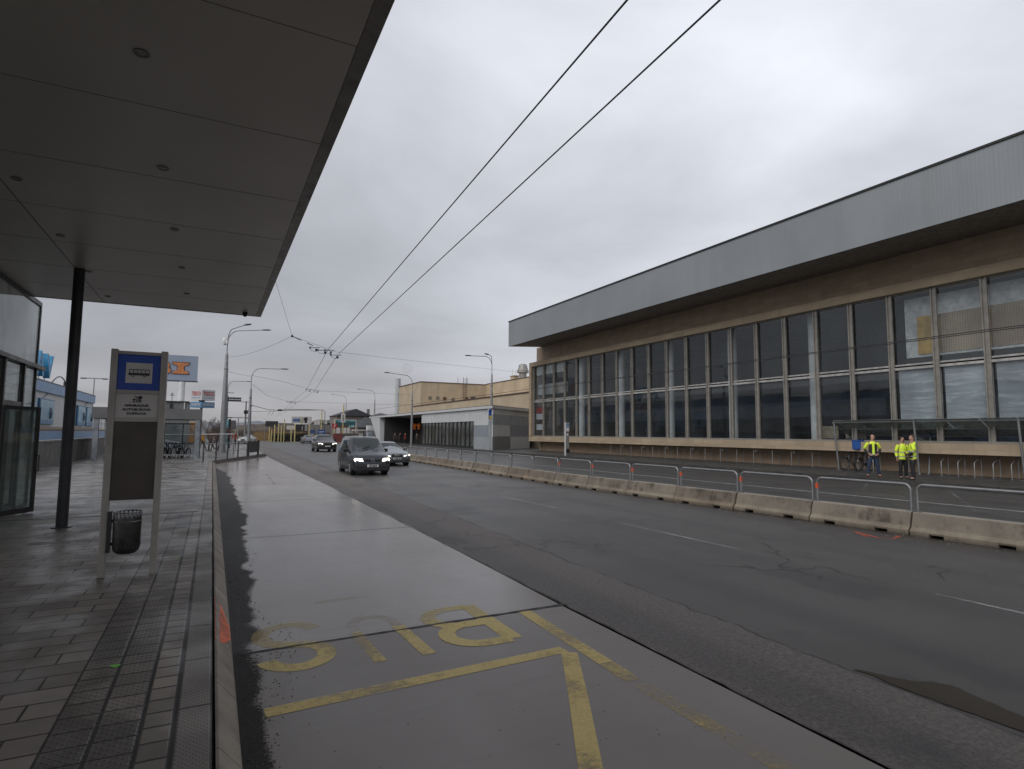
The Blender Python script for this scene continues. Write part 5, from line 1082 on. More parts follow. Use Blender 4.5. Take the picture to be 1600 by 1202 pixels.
def m_hivis(name, blackfront, sleeves=False):
    if name in MATS: return MATS[name]
    t = NT(name); X, Y, Z = t.xyz()
    yel = t.mix(t.noise(6, 4), (.58, .74, .035), (.74, .95, .07))
    def band(v, a, c): return t.math('MULTIPLY', t.ramp(v, a-.004, a+.004), t.ramp(v, c-.004, c+.004, 1, 0))
    col = yel
    if blackfront:
        ax = t.math('ABSOLUTE', X); f = t.math('MULTIPLY', band(ax, .045, .16), band(Z, .98, 1.40)); col = t.mix(f, col, (.012, .012, .014))
        col = t.mix(band(Z, .80, .93), col, (.012, .012, .014))
    else:
        f = t.math('MULTIPLY', t.ramp(X, .02, .05), t.math('MULTIPLY', band(Z, .86, 1.15), t.ramp(Y, .02, -.02))); col = t.mix(f, col, (.012, .012, .014))
    for z0 in ((.93, 1.12) if not blackfront else (.94,)): col = t.mix(band(Z, z0, z0+.045), col, (.30, .31, .31))
    t.lk(col, t.b.inputs['Base Color']); t.b.inputs['Roughness'].default_value = .7; t.bump(t.noise(12, 3), .5, .02); MATS[name] = t.m; return t.m
def person(label, loc, rz, hs, jeans, shoe, front, arms, headturn=0, hair=(.03, .02, .015), bald=False, beard=False, sleeve_dark=False, stance=.13, group=None, coat=None, hood=False):
    t = thing('person', label, 'person', loc, rz, group); t.scale = (hs, hs, hs)
    Ht = R(headturn)
    def hd(x, y, z_): return (x*math.cos(Ht)-y*math.sin(Ht), x*math.sin(Ht)+y*math.cos(Ht), z_)
    nodes = [((0, 0, .98), (.15, .11)), ((0, 0, 1.2), (.14, .10)), ((0, 0, 1.40), (.16, .105)), ((0, 0, 1.50), (.075, .07)), ((0, -.005, 1.57), (.058, .058)), (hd(0, -.015, 1.66), (.078, .092)), (hd(0, -.01, 1.745), (.074, .088)), (hd(0, -.005, 1.80), (.045, .055)), (hd(0, -.115, 1.665), (.012, .014))]
    edges = [(0, 1), (1, 2), (2, 3), (3, 4), (4, 5), (5, 6), (6, 7), (5, 8)]
    legs = []
    for s_ in (-1, 1):
        i = len(nodes); hx = .095*s_; kx, axx = (.095+(stance-.095)*.5)*s_, stance*s_
        nodes += [((hx, 0, .90), .085), ((kx, -.02, .50), .058), ((axx, .01, .10), .040), ((axx+.02*s_, -.13, .035), .035)]; edges += [(0, i), (i, i+1), (i+1, i+2), (i+2, i+3)]
    for s_, a in zip((-1, 1), arms):
        i = len(nodes); el, wr_ = Vector(a[0]), Vector(a[1]); el = Vector((el.x*s_, el.y, el.z)); wr_ = Vector((wr_.x*s_, wr_.y, wr_.z)); d = Vector((a[2][0]*s_, a[2][1], a[2][2])).normalized()
        nodes += [((.185*s_, 0, 1.43), .055), (tuple(el), .042), (tuple(wr_), .028), (tuple(wr_+d*.07), (.035, .016))]; edges += [(2, i), (i, i+1), (i+1, i+2), (i+2, i+3)]
        palm = i+3; side = d.cross(Vector((0, -1, 0))); side = side.normalized() if side.length > .2 else Vector((1, 0, 0)); curl = Vector((-s_*.6, -.3, -.2))
        for k, ln in enumerate((.065, .075, .07, .055)):
            j = len(nodes); o0 = wr_+d*.095+side*(-.027+.018*k); nodes += [(tuple(o0), .0095), (tuple(o0+d*ln*.6+curl*.01), .0085), (tuple(o0+d*ln*.9+curl*.04), .007)]; edges += [(palm, j), (j, j+1), (j+1, j+2)]
        j = len(nodes); o0 = wr_+d*.035-side*.035; nodes += [(tuple(o0), .011), (tuple(o0+d*.04-side*.018+curl*.015), .009)]; edges += [(i+2, j), (j, j+1)]
        legs.append((el, wr_))
    skin('body', nodes, edges, M_skin, t, 1)
    tn = [((0, 0, .97), (.165, .125)), ((0, 0, .90), (.16, .12))]; te = [(0, 1)]
    for s_ in (-1, 1):
        i = len(tn); kx, axx = (.095+(stance-.095)*.5)*s_, stance*s_; tn += [((.095*s_, 0, .84), .105), ((kx, -.02, .50), .078), ((kx*.4+axx*.6, 0, .28), .068), ((axx, .01, .09), .066)]; te += [(1, i), (i, i+1), (i+1, i+2), (i+2, i+3)]
    skin('trousers', tn, te, mat('trousers %s' % (jeans,), jeans, .85, 0, .25, 12, .4, 30), t, 2)
    for s_ in (-1, 1):
        skin('shoe', [((stance*s_, .04, .045), (.045, .045)), ((stance*s_+.01*s_, -.06, .045), (.048, .042)), ((stance*s_+.025*s_, -.17, .035), (.042, .032))], [(0, 1), (1, 2)], mat('shoe %s' % (shoe,), shoe, .6), t, 2)
    jm = coat or m_hivis('hi-vis jacket, black front' if front else 'hi-vis jacket', front)
    jn = [((0, 0, 1.12), (.175, .14)), ((0, 0, .88), (.185, .15)), ((0, 0, .80), (.185, .15)), ((0, .0, 1.34), (.19, .14)), ((0, 0, 1.44), (.15, .115)), ((0, .005, 1.53), (.085, .085))]; je = [(0, 1), (1, 2), (0, 3), (3, 4), (4, 5)]
    if hood: jn += [((0, .09, 1.50), (.09, .05)), ((0, .12, 1.44), (.08, .04))]; je += [(4, 6), (6, 7)]
    skin('jacket', jn, je, jm, t, 2)
    for s_, (el, wr_) in zip((-1, 1), legs):
        sn = [((.14*s_, 0, 1.43), .085), ((.20*s_, 0, 1.40), .078), (tuple(el), .062)]
        skin('sleeve', sn, [(0, 1), (1, 2)], jm, t, 2)
        skin('sleeve', [(tuple(el), .060), (tuple(el.lerp(wr_, .6)), .052), (tuple(wr_), .045)], [(0, 1), (1, 2)], mat('black sleeve', (.014, .014, .016), .7) if sleeve_dark else jm, t, 2)
    if not bald: skin('hair', [(hd(0, .03, 1.70), (.078, .07)), (hd(0, .01, 1.77), (.08, .09)), (hd(0, -.0, 1.815), (.05, .06))], [(0, 1), (1, 2)], mat('hair %s' % (hair,), hair, .8), t, 2)
    if beard: skin('beard', [(hd(0, -.06, 1.61), (.058, .04)), (hd(0, -.05, 1.575), (.045, .035))], [(0, 1)], mat('beard', (.03, .018, .012), .9), t, 2)
    return t
down = ((.26, .03, 1.16), (.27, -.05, .92), (0, -.1, -1)); pocket = ((.30, .08, 1.17), (.20, -.10, 1.0), (-.5, -.5, -.5)); clasp = ((.28, .02, 1.15), (.10, -.24, 1.08), (-1, -.2, 0)); belt = ((.31, .05, 1.18), (.17, -.16, .98), (-.8, -.3, -.4))
person('bald bearded person in black-and-yellow hi-vis jacket and blue jeans standing with legs apart', (26.35, 16.15, .2), R(-42), 1.04, (.02, .035, .075), (.14, .055, .035), True, (pocket, belt), headturn=55, bald=True, beard=True, sleeve_dark=True, stance=.22)
person('dark-haired person in hi-vis vest and black sleeves, half hidden behind the other one', (26.3, 14.85, .2), R(-30), .985, (.012, .012, .014), (.015, .015, .015), False, (down, clasp), headturn=20, beard=True, stance=.12)
person('short-haired person in plain yellow hi-vis coat with grey hood, seen side-on', (25.95, 14.25, .2), R(-148), 1.03, (.014, .014, .016), (.012, .012, .012), False, (clasp, belt), headturn=30, hair=(.09, .05, .03), stance=.11, hood=True)
M_dkc = mat('dark coat', (.02, .02, .024), .8); M_redc = mat('red coat', (.30, .02, .02), .8)
for k, (px, Y_, lab, c) in enumerate(((617, 99, 'dark-clothed person waiting in the portico, left of two together', M_dkc), (625, 98.5, 'dark-clothed person waiting in the portico, right of two together', M_dkc), (633, 91, 'person in dull red coat waiting under the pavilion portico', M_redc), (651, 88, 'dark-clothed person standing inside the portico behind the lamp post', M_dkc), (666, 82, 'person with pale bag beside the pavilion glass front', M_dkc))):
    p = aty(px, 690, Y_); person(lab, (min(p.x, 32.2), Y_, .2), R(-20+40*k), .98, (.015, .015, .02), (.012, .012, .012), False, (down, down), hair=(.02, .015, .01), coat=c, group=None)
p = aty(366.5, 690, 80); person('person in red coat walking near the kerb bend behind the railing', (p.x, 80, .17), R(20), 1.0, (.03, .03, .04), (.02, .02, .02), False, (down, down), coat=M_redc)

# ================================================================ LEFT BACKGROUND
p0, p1 = (-7.25, 26.0), (-7.15, 53.6)
lw = thing('concrete_wall', 'long low raw concrete wall with pale coping between platform and blue building', 'wall', (-7.2, 40, .2))
b = MB(); b.box(-7.4, -7.15, 20, 53.8, .0, 1.42); b.build('wall_body', mat('raw concrete', (.13, .125, .12), .8, 0, .2, 1.2, .2, 20, streak=.35), lw, world=True)
b = MB(); b.box(-7.43, -7.12, 20, 53.85, 1.421, 1.50); b.build('coping', mat('pale coping', (.22, .215, .21), .7), lw, world=True)
blw = thing('blue_white_store', 'white store building with light blue roof band and three blue advertising windows', 'building', (-24, 95, 0))
XB2 = -20.0; M_lb = mat('light blue fascia', (.22, .33, .50), .5, 0, .06, .5); M_wl = mat('white tiles', (.50, .51, .52), .5, 0, .06, .6, streak=.1)
y_end = atx(144, 640, XB2).y; zb1 = atx(100, 605.5, XB2).z; zb0 = atx(144, 632, XB2).z; zwb = 2.35
b = MB(); b.box(XB2-25, XB2, 30, y_end, 0, 6.95); b.build('wall', M_wl, blw, world=True)
b = MB(); b.box(XB2-25.2, XB2+.35, 30, y_end+.3, 6.951, 8.3); b.build('roof_band', M_lb, blw, world=True)
b = MB(); b.box(XB2-25.25, XB2+.40, 30, y_end+.35, 8.301, 8.42); b.build('coping', mat('grey coping', (.12, .13, .14), .5), blw, world=True)
b = MB(); b.prism([(XB2, 2.0), (XB2, 2.45), (XB2+1.7, 2.12), (XB2+1.7, 1.9)], 'y', 30, y_end+8); b.build('ledge', mat('brown ledge', (.20, .16, .12), .8), blw, world=True)
b = MB(); b.box(XB2+1.5, XB2+1.68, 30, y_end+8, 0, 1.899); b.build('blue_skirt', M_lb, blw, world=True)
M_ad = mat('pale blue poster', (.16, .34, .47), .3, 0, .25, .35); M_ad2 = mat('mid blue poster', (.03, .16, .32), .3, 0, .2, .5)
for (pa, pb_, ta, tb) in ((58, 81, 623.5, 666), (119, 131.5, 637, 668), (133, 144, 641, 668), (30, 52, 610, 662), (2, 24, 600, 660)):
    ya, yb2 = atx(pa, 640, XB2).y, min(atx(pb_, 640, XB2).y, y_end-.3); b = MB(); b.box(XB2+.01, XB2+.25, ya, yb2, 2.75, 6.1); w2 = b.build('window', mat('blue window frame', (.02, .12, .24), .4), blw, world=True)
    b = MB(); b.box(XB2+.251, XB2+.27, ya+.5, yb2-.15, 3.35, 5.95); b.build('pane', M_ad, w2, world=True)
    b = MB(); b.box(XB2+.251, XB2+.27, ya+.2, yb2-.15, 2.8, 3.34); b.build('lower_band', M_ad2, w2, world=True)
    L_ = yb2-ya; b = MB(); b.lathe([(.001, -.9), (.25, -.7), (.35, 0), (.2, .7), (.001, .8)], (XB2+.2, ya+L_*.72, 4.3), 8); b.build('poster_figure', mat('poster figure', (.07, .09, .12), .5), w2, world=True)
for k in range(7):
    y = 40+k*14; b = MB(); b.tube([(XB2+.1, y, 6.2), (XB2+.1, y+2.6, 6.9)], .06, 4); b.build('stay', mat('stay', (.35, .36, .37), .5), blw, world=True)
# rooftop letters
c = atx(56, 580, XB2-.6); yl = atx(80, 580, XB2-.6).y
lt = thing('rooftop_letters', 'big blue slanted rooftop letters on the light blue roof edge', 'sign', (XB2-.6, yl-6, 8.4))
M_lt = mat('letter blue', (.03, .22, .42), .4)
text('letter', 'V', 4.3, M_lt, lt, (0, 3.6, 2.1), (0, 1, 0), (0, 0, 1), ext=.35, bold=.12, sx=1.2); text('letter', 'A', 4.3, M_lt, lt, (0, -1.2, 2.1), (0, 1, 0), (0, 0, 1), ext=.35, bold=.12, sx=1.2)
b = MB(); b.tube([(-.5, -5, .3), (-.5, 6, .3)], .08, 6)
for y in (-4, -1, 2, 5): b.tube([(-.5, y, 0), (-.5, y, 1.5)], .06, 5)
b.build('letter_frame', M_galv, lt)
ar_ = thing('roof_arch', 'thin dark arched frame standing on the blue store roof', 'roof frame', (XB2-1, atx(92, 600, XB2-1).y, 8.4))
b = MB(); y0_, y1_ = atx(78, 600, XB2-1).y-ar_.location.y, atx(108, 606, XB2-1).y-ar_.location.y; b.tube([(0, y0_+(y1_-y0_)*i/14, 1.7*math.sin(math.pi*i/14)) for i in range(15)], .09, 6); b.tube([(0, (y0_+y1_)/2+4, 0), (0, (y0_+y1_)/2+4, 1.2)], .4, 6); b.build('arch_tube', M_dark, ar_)
# T-shaped floodlight mast
def tmast(px, ytop, Y_, halfw, lab):
    p = aty(px, 690, Y_); zt2 = aty(px, ytop, Y_).z; t = thing('twin_arm_lamp', lab, 'street lamp', (p.x, Y_, 0)); b = MB(); b.lathe([(.001, 0), (.16, 0), (.09, zt2), (.001, zt2)], (0, 0, 0), 8); b.build('mast', M_galv, t); b = MB(); b.box(-halfw, halfw, -.08, .08, zt2-.05, zt2+.12); b.build('cross_arm', M_galv, t)
    for s_ in (-1, 1): b = MB(); b.box(s_*halfw-.5, s_*halfw+.5, -.18, .18, zt2-.12, zt2+.1); b.build('lamp_head', M_dark, t)
tmast(141, 591.5, 150, 1.9, 'thin twin-armed car park lamp behind the blue and white store')
tmast(156, 645, 190, 1.6, 'distant low twin-armed lamp right of the blue and white store')
# white box building
def boxb(name, label, cat, pa, pb_, ta, Y_, depth, m, zb=0, extra=None):
    a, c = aty(pa, ta, Y_), aty(pb_, ta, Y_); t = thing(name, label, cat, ((a.x+c.x)/2, Y_, 0)); b = MB(); b.box(a.x, c.x, Y_, Y_+depth, zb, a.z); b.build('wall', m, t, world=True)
    return t, a.x, c.x, a.z
t, xa, xb, zt3 = boxb('white_shed', 'plain white panelled box building right of the blue and white store', 'building', 143, 176, 637.5, 150, 14, M_wl)
b = MB(); b.box(xa-.2, xb+.2, 149.8, 164.2, zt3, zt3+.25); b.build('roof', M_galv, t, world=True)
b = MB()
for i in range(1, 6): b.box(xa+(xb-xa)*i/6-.04, xa+(xb-xa)*i/6+.04, 149.96, 149.995, 2.4, zt3-.05)
for i in range(1, 3): b.box(xa, xb, 149.96, 149.99, 2+i*1.4, 2.05+i*1.4)
b.build('panel_joints', mat('joint grey', (.25, .26, .27), .6), t, world=True)
b = MB(); b.box(xa, xb, 149.9, 149.95, 0, 2.3); b.build('dark_base', M_dark, t, world=True)
# OBI board
bd = thing('orange_letter_board', 'huge pale billboard on white masts with orange outlined shop letters', 'billboard', (aty(250, 700, 110).x, 110, 0))
a, c = aty(190, 553, 110), aty(308, 596, 110); b = MB(); b.box(a.x, c.x, 110, 110.5, c.z, aty(308, 557, 110).z); b.build('board', mat('board pale blue', (.27, .32, .40), .5, 0, .05, .3), bd, world=True)
b = MB(); b.box(a.x-.05, c.x+.1, 109.95, 110.55, c.z-.15, c.z-.005); b.build('lower_edge', M_dark, bd, world=True)
for px in (215, 284): p = aty(px, 600, 110); b = MB(); b.lathe([(.001, 0), (.55, 0), (.5, c.z-.16), (.001, c.z-.16)], (p.x, 110.25, 0), 14); b.build('mast', M_white, bd, world=True, smooth=40)
M_ol = mat('dark outline', (.03, .03, .06), .5); M_og = mat('sign orange', (.50, .18, .06), .5)
for ch, px in (('O', 226), ('B', 256), ('I', 282.5)):
    p = aty(px, 575.5, 109.98)
    if ch == 'I':
        h_ = .92; wI = 1.22; sI = .46; tI = .36
        def ipoly(g_): return [(-wI-g_, -h_-g_), (wI+g_, -h_-g_), (wI+g_-.15, -h_+tI+g_*.6), (sI+g_, -h_+tI+.18), (sI+g_, h_-tI-.18), (wI+g_-.15, h_-tI-g_*.6), (wI+g_, h_+g_), (-wI-g_, h_+g_), (-wI-g_+.15, h_-tI-g_*.6), (-sI-g_, h_-tI-.18), (-sI-g_, -h_+tI+.18), (-wI-g_+.15, -h_+tI+g_*.6)]
        b = MB(); b.prism([(p.x+x, p.z+z_) for x, z_ in ipoly(.10)], 'y', 109.93, 109.99); q = b.build('letter_outline', M_ol, bd, world=True)
        b = MB(); b.prism([(p.x+x, p.z+z_) for x, z_ in ipoly(0)], 'y', 109.88, 109.929); b.build('letter', M_og, bd, world=True)
    else:
        text('letter_outline', ch, 2.6, M_ol, bd, (p.x+.2, 109.96, p.z), (1, 0, 0), (0, 0, 1), world=True, bold=.20, ext=.03, sx=1.0); text('letter', ch, 2.6, M_og, bd, (p.x+.2, 109.90, p.z), (1, 0, 0), (0, 0, 1), world=True, bold=.10, ext=.03, sx=1.0)
# supermarket cube sign
YC = 75.0; c0 = aty(315.5, 620, YC); ts = thing('supermarket_sign', 'white cube sign with red lettering above a blue band on a slim pole', 'sign', (c0.x, YC, 0))
zt4, zm, zb4, zb5 = aty(315, 609, YC).z, aty(315, 625.5, YC).z, aty(315, 628, YC).z, aty(315, 637, YC).z
xl, xr = aty(298, 620, YC+.7).x, aty(336, 620, YC+.7).x; M_tw = mat('sign white', (.50, .50, .51), .5, 0, .04, 1); M_tr = mat('letter red', (.42, .03, .03), .5); M_tb = mat('sign dusty blue', (.10, .22, .36), .5, 0, .05, 1)
foot = [(xl, YC+.7), (c0.x, YC), (xr, YC+.7), (c0.x, YC+1.4)]
b = MB(); b.prism(foot, 'z', zm, zt4); b.build('sign_box', M_tw, ts, world=True); b = MB(); b.prism(foot, 'z', zb5, zb4); b.build('blue_box', M_tb, ts, world=True)
b = MB(); b.prism([(c0.x-.3, YC+.5), (c0.x+.3, YC+.5), (c0.x+.3, YC+.9), (c0.x-.3, YC+.9)], 'z', zb4, zm); b.build('spacer', M_dark, ts, world=True)
b = MB(); b.lathe([(.001, 0), (.16, 0), (.13, zb5+.0), (.001, zb5)], (c0.x, YC+.7, 0), 12); b.build('pole', M_galv, ts, world=True, smooth=40)
for (pA, pB) in ((foot[0], foot[1]), (foot[1], foot[2])):
    A3, B3 = Vector((pA[0], pA[1], 0)), Vector((pB[0], pB[1], 0)); d = (B3-A3).normalized(); n_ = Vector((d.y, -d.x, 0)); mid = (A3+B3)/2; wd = (B3-A3).length
    text('lettering', 'TESCO', .62, M_tr, ts, mid+n_*.02+Vector((0, 0, zm+(zt4-zm)*.62)), d, (0, 0, 1), world=True, bold=.012, sx=wd*.9/ (2.15 if wd < 1.45 else 2.05))
    b = MB()
    for k in range(5): q = A3+d*wd*(.16+.15*k)+n_*.012; e = q+d*wd*.09; zz = zm+(zt4-zm)*.24; b.add([q+Vector((0, 0, zz-.05)), e+Vector((0, 0, zz-.05)), e+Vector((0, 0, zz+.05)), q+Vector((0, 0, zz+.05))], [(0, 1, 2, 3)])
    b.build('dashes', M_tb, ts, world=True)
    text('lettering', 'NONSTOP', .40, M_tw, ts, mid+n_*.02+Vector((0, 0, (zb4+zb5)/2)), d, (0, 0, 1), world=True, bold=.01, sx=wd*.85/2.0)
# bike parking shelter on the left
ls = thing('parking_shelter', 'grey flat-roofed bicycle parking shelter with broad fascia behind the totem', 'shelter', (-3.4, 45, .2))
xa, xb = -6.35, -.72; M_sf = mat('shelter fascia', (.13, .13, .13), .6, 0, .12, 1, streak=.2)
b = MB(); b.box(xa-.15, xb, 42.7, 47.5, 2.74, 3.40); b.build('roof', M_sf, ls, world=True)
for x, y in ((xa+.1, 42.9), (xb-.14, 42.85), (xa+.1, 47.3), (xb-.14, 47.3)): b = MB(); b.box(x-.13, x+.13, y-.13, y+.13, .2, 2.739); b.build('pillar', mat('blue-grey pillar', (.20, .215, .235), .5), ls, world=True)
for q in ((xa+.23, xb-.27, 47.28, 47.34, 2.45, 2.55), (xa+.23, xb-.27, 43.0, 43.05, .45, .52)): b = MB(); b.box(*q); b.build('rail', M_galv, ls, world=True)
for i in range(1, 5):
    x = xa+(xb-xa)*i/5; b = MB(); b.box(x-.03, x+.03, 47.28, 47.34, .2, 2.449); b.build('frame_bar', M_dark, ls, world=True)
b = MB(); b.box(xa+.25, xb-.3, 47.30, 47.31, .35, 2.44); b.build('glass_back', glass('shelter back glass', (.75, .78, .8), .03, .15), ls, world=True)
o = bk
for k, (x, y, rz, lab) in enumerate(((-2.75, 45.2, 80, 'bicycle parked in the left shelter, first right of the totem'), (-2.45, 45.0, 100, 'bicycle parked in the left shelter, second right of the totem'), (-2.0, 45.3, 75, 'bicycle parked in the middle of the left shelter group'), (-1.75, 45.1, 95, 'bicycle parked in the left shelter, next to the last one'), (-1.4, 45.4, 82, 'bicycle parked closest to the right pillar of the left shelter'))):
    q = copy_tree(bk); q.location = (x, y, .2); q.rotation_euler = (0, R(3*(-1)**k), R(rz-90+8*k)); q['label'] = lab; q['group'] = 'bicycles in the left shelter'
# low store with orange details and roof box seen behind the shelter
t, xa, xb, z5 = boxb('low_store', 'pale low store with orange panels and shop windows seen through the bike shelter', 'building', 176, 322, 655, 100, 20, mat('store pale wall', (.36, .36, .36), .6))
b = MB(); a, c = aty(256, 680, 100), aty(285, 680, 100); b.box(a.x, c.x, 99.8, 99.99, 0, 3.0); b.build('shop_window', M_dark, t, world=True)
a, c = aty(293, 660, 100), aty(308, 677, 100); b = MB(); b.box(a.x+.4, a.x+1.4, 99.8, 99.99, c.z, a.z); b.box(a.x-.6, c.x+1, 99.8, 99.99, .3, 1.5); b.build('orange_panel', mat('faded orange', (.50, .24, .05), .6), t, world=True)
b = MB(); a, c = aty(258, 663, 100), aty(283, 671, 100); b.box(a.x, c.x, 99.85, 99.99, c.z, a.z); q = b.build('sign_band', mat('slate band', (.12, .14, .17), .5), t, world=True)
b = MB()
for k in range(9):
    if k == 3: continue
    b.box(a.x+.3+k*.3, a.x+.48+k*.3, 99.80, 99.84, c.z+.2, c.z+.6)
b.build('sign_marks', M_white, q, world=True)
a, c = aty(240, 627, 90), aty(294, 641, 90); t = thing('rooftop_box', 'grey-green plant room box with dark roof edge above the shelter roof', 'building', ((a.x+c.x)/2, 90, 0)); b = MB(); b.box(a.x, c.x, 90, 96, 0, a.z-.1); b.build('wall', mat('grey green wall', (.15, .16, .155), .7), t, world=True); b = MB(); b.box(a.x-.1, c.x+.1, 89.9, 96.1, a.z-.1, a.z+.1); b.build('roof_edge', M_dark, t, world=True)
b = MB(); d = aty(288, 635, 89.8); b.box(d.x-.06, d.x+.06, 89.85, 89.95, d.z-.7, d.z+.5); b.build('white_strip', M_white, t, world=True); b = MB(); d = aty(267, 635, 89.8); b.box(d.x-.15, d.x+.15, 89.85, 89.95, d.z-.6, d.z+.4); b.build('dark_strip', M_dark, t, world=True)
d = aty(267, 627, 89); t = thing('roof_aerial', 'thin cross-topped aerial on the grey-green plant room', 'aerial', (d.x, 91, d.z-.2)); b = MB(); b.tube([(0, 0, 0), (0, 0, 1.4)], .04, 5); b.tube([(-.3, 0, 1.1), (.3, 0, 1.1)], .04, 5); b.tube([(-.15, 0, 1.3), (.15, 0, 1.3)], .04, 5); b.build('rods', M_dark, t)
# upright info panel, grey panel, seats by the kerb bend
a = aty(352, 656, 70); c = aty(360, 690, 70); t = thing('info_pillar', 'upright light blue advertising pillar with black side edge behind the lamp mast', 'sign', (a.x, 70, .1)); W2 = c.x-a.x
b = MB(); b.box(0, W2*.55, -.1, .1, .45, a.z-.1); b.build('blue_face', mat('light blue poster face', (.12, .33, .42), .4, 0, .3, 1.5), t); b = MB(); b.box(W2*.56, W2*.95, -.12, .14, .1, a.z-.02); b.build('black_edge', M_black, t)
a = aty(357, 657, 95); c = aty(368.5, 670.5, 95); t = thing('grey_billboard', 'plain grey back of a small billboard right of the advertising pillar', 'billboard', ((a.x+c.x)/2, 95, 0)); b = MB(); b.box(a.x, c.x, 95, 95.15, c.z, a.z); b.build('panel', mat('panel back grey', (.10, .105, .11), .6), t, world=True); b = MB(); b.tube([((a.x+c.x)/2, 95.2, 0), ((a.x+c.x)/2, 95.2, c.z)], .09, 6); b.build('post', M_galv, t, world=True)

# ---- bare trees: recursive branching
def bare_tree(label, loc, H, seed, spread=.6, name='bare_tree', m=None, depth=5):
    rnd = random.Random(seed); t = thing(name, label, 'tree', loc); tr = MB(); cr = MB(); m = m or mat('bark', (.06, .045, .038), .9)
    def grow(p, d, ln, r_, lv):
        q = p+d*ln; mb = tr if lv >= depth-1 else cr; mid = p.lerp(q, .5)+Vector((rnd.uniform(-1, 1), rnd.uniform(-1, 1), 0))*ln*.06
        mb.tube([p, mid, q], [r_, r_*.85, r_*.7], 5 if lv > 2 else 3, cap=False)
        if lv == 0: return
        for k in range(3 if lv > 1 else 4):
            a = rnd.uniform(0, 6.28); e = (d+Vector((math.cos(a), math.sin(a), rnd.uniform(-.1, .5)))*spread*rnd.uniform(.6, 1.2)).normalized(); grow(q if k else mid, e, ln*rnd.uniform(.6, .82), max(r_*.55, .008), lv-1)
    grow(Vector((0, 0, 0)), Vector((.05, 0, 1)), H*.22, H*.022, depth); grow(Vector((.15, .1, 0)), Vector((.3, .1, 1)).normalized(), H*.20, H*.014, depth-1); grow(Vector((-.15, .1, 0)), Vector((-.35, .1, 1)).normalized(), H*.20, H*.014, depth-1); tr.build('trunk', m, t); cr.build('crown', m, t); return t
for k, (px, ytop, Y_, lab) in enumerate(((326, 652, 62, 'bare bushy tree behind the supermarket sign pole'), (338, 648, 68, 'taller bare tree between the sign pole and the lamp mast'), (345, 662, 60, 'low bare reddish shrub at the foot of the lamp mast'))):
    p = aty(px, 700, Y_); bare_tree(lab, (p.x, Y_, .1), (aty(px, ytop-8, Y_).z)*1.25, 11+k, .62, m=mat('reddish bark', (.10, .05, .04), .9) if k == 2 else None)
# utility pole with transformer between the lamps
p = aty(381.5, 700, 110); t = thing('utility_pole', 'slender utility pole with a box halfway up, between the two lamp posts', 'utility pole', (p.x, 110, 0)); zt6 = aty(382, 627, 110).z
b = MB(); b.lathe([(.001, 0), (.2, 0), (.1, zt6), (.001, zt6)], (0, 0, 0), 8); b.build('mast', mat('concrete mast', (.16, .16, .155), .7), t); b = MB(); b.box(-.3, .35, -.3, .3, zt6*.70, zt6*.78); b.build('box', M_dark, t); b = MB(); b.tube([(.2, 0, zt6*.75), (1.0, 0, zt6*.9)], .05, 5); b.tube([(-.8, 0, zt6*.98), (.9, 0, zt6*.98)], .05, 5); b.build('arm', M_dark, t)
p = aty(371, 700, 150); tmast(371, 653, 150, 1.9, 'faint twin-armed lamp seen between the tall mast and the utility pole')

# ================================================================ FAR CENTRE
# yellow-painted poles by the far junction
M_yp = mat('pale yellow pole', (.44, .37, .17), .6, 0, .12, 1.5, streak=.3)
yps = [(413, 668, 688, .05, 'grey'), (420.5, 667, 688, .09, 'y'), (424, 672, 688, .09, 'y'), (428.6, 664, 688.5, .11, 'y'), (434.5, 662, 689, .1, 'y'), (439, 665, 689, .1, 'y'), (443.3, 655, 689, .09, 'y'), (454.6, 668, 690, .1, 'y'), (460.2, 663, 690, .12, 'y'), (470.2, 653, 684, .13, 'y'), (482.8, 662, 687, .12, 'y'), (502, 641, 671, .13, 'y'), (521.7, 656, 692, .13, 'y'), (535.2, 632, 694, .13, 'y')]
names = ['thin grey pole at the left end of the row of yellow poles', 'pale yellow pole, %s yellow one from the left end of the junction row']
k_ = 0
for px, yt, yb_, r_, kind in yps:
    Y_ = 126+.0*px if yb_ > 686 else 150; p = aty(px, yb_, Y_); zt7 = aty(px, yt, Y_).z; t = MB(); t.lathe([(.001, 0), (r_*1.2, 0), (r_, zt7), (.001, zt7+.05)], (0, 0, 0), 8)
    o = t.build('pole' if kind == 'y' else 'grey_pole', M_yp if kind == 'y' else M_galv, smooth=40); o.location = (p.x, Y_, -.02)
    if kind == 'y': tag(o, names[1] % ORD[k_], 'pole', 'yellow poles at the junction'); k_ += 1
    else: tag(o, names[0], 'pole')
def board(name, label, cat, pa, ta, pb_, tb, Y_, m, posts=(), th=.2, legs_m=None, legs_to=0):
    a, c = aty(pa, ta, Y_), aty(pb_, tb, Y_); t = thing(name, label, cat, ((a.x+c.x)/2, Y_, 0)); b = MB(); b.box(a.x, c.x, Y_, Y_+th, c.z, a.z); b.build('panel', m, t, world=True)
    for px in posts: p = aty(px, tb, Y_); b = MB(); b.box(p.x-.1, p.x+.1, Y_+th+.01, Y_+th+.2, 0, a.z-.2); b.build('post', legs_m or M_galv, t, world=True)
    return t, a, c
t, a, c = board('dark_billboard', 'dark billboard on rusty posts at the left of the yellow poles', 'billboard', 415, 658, 434.5, 667, 140, mat('dark board', (.03, .03, .035), .6, 0, .4, .8), (423, 427, 431), legs_m=mat('rusty post', (.16, .07, .03), .8))
t, a, c = board('white_billboard', 'white billboard with blue band over a dark advertising board', 'billboard', 456, 651, 487, 662, 150, mat('billboard white', (.42, .42, .42), .6, 0, .1, .3), (458, 485))
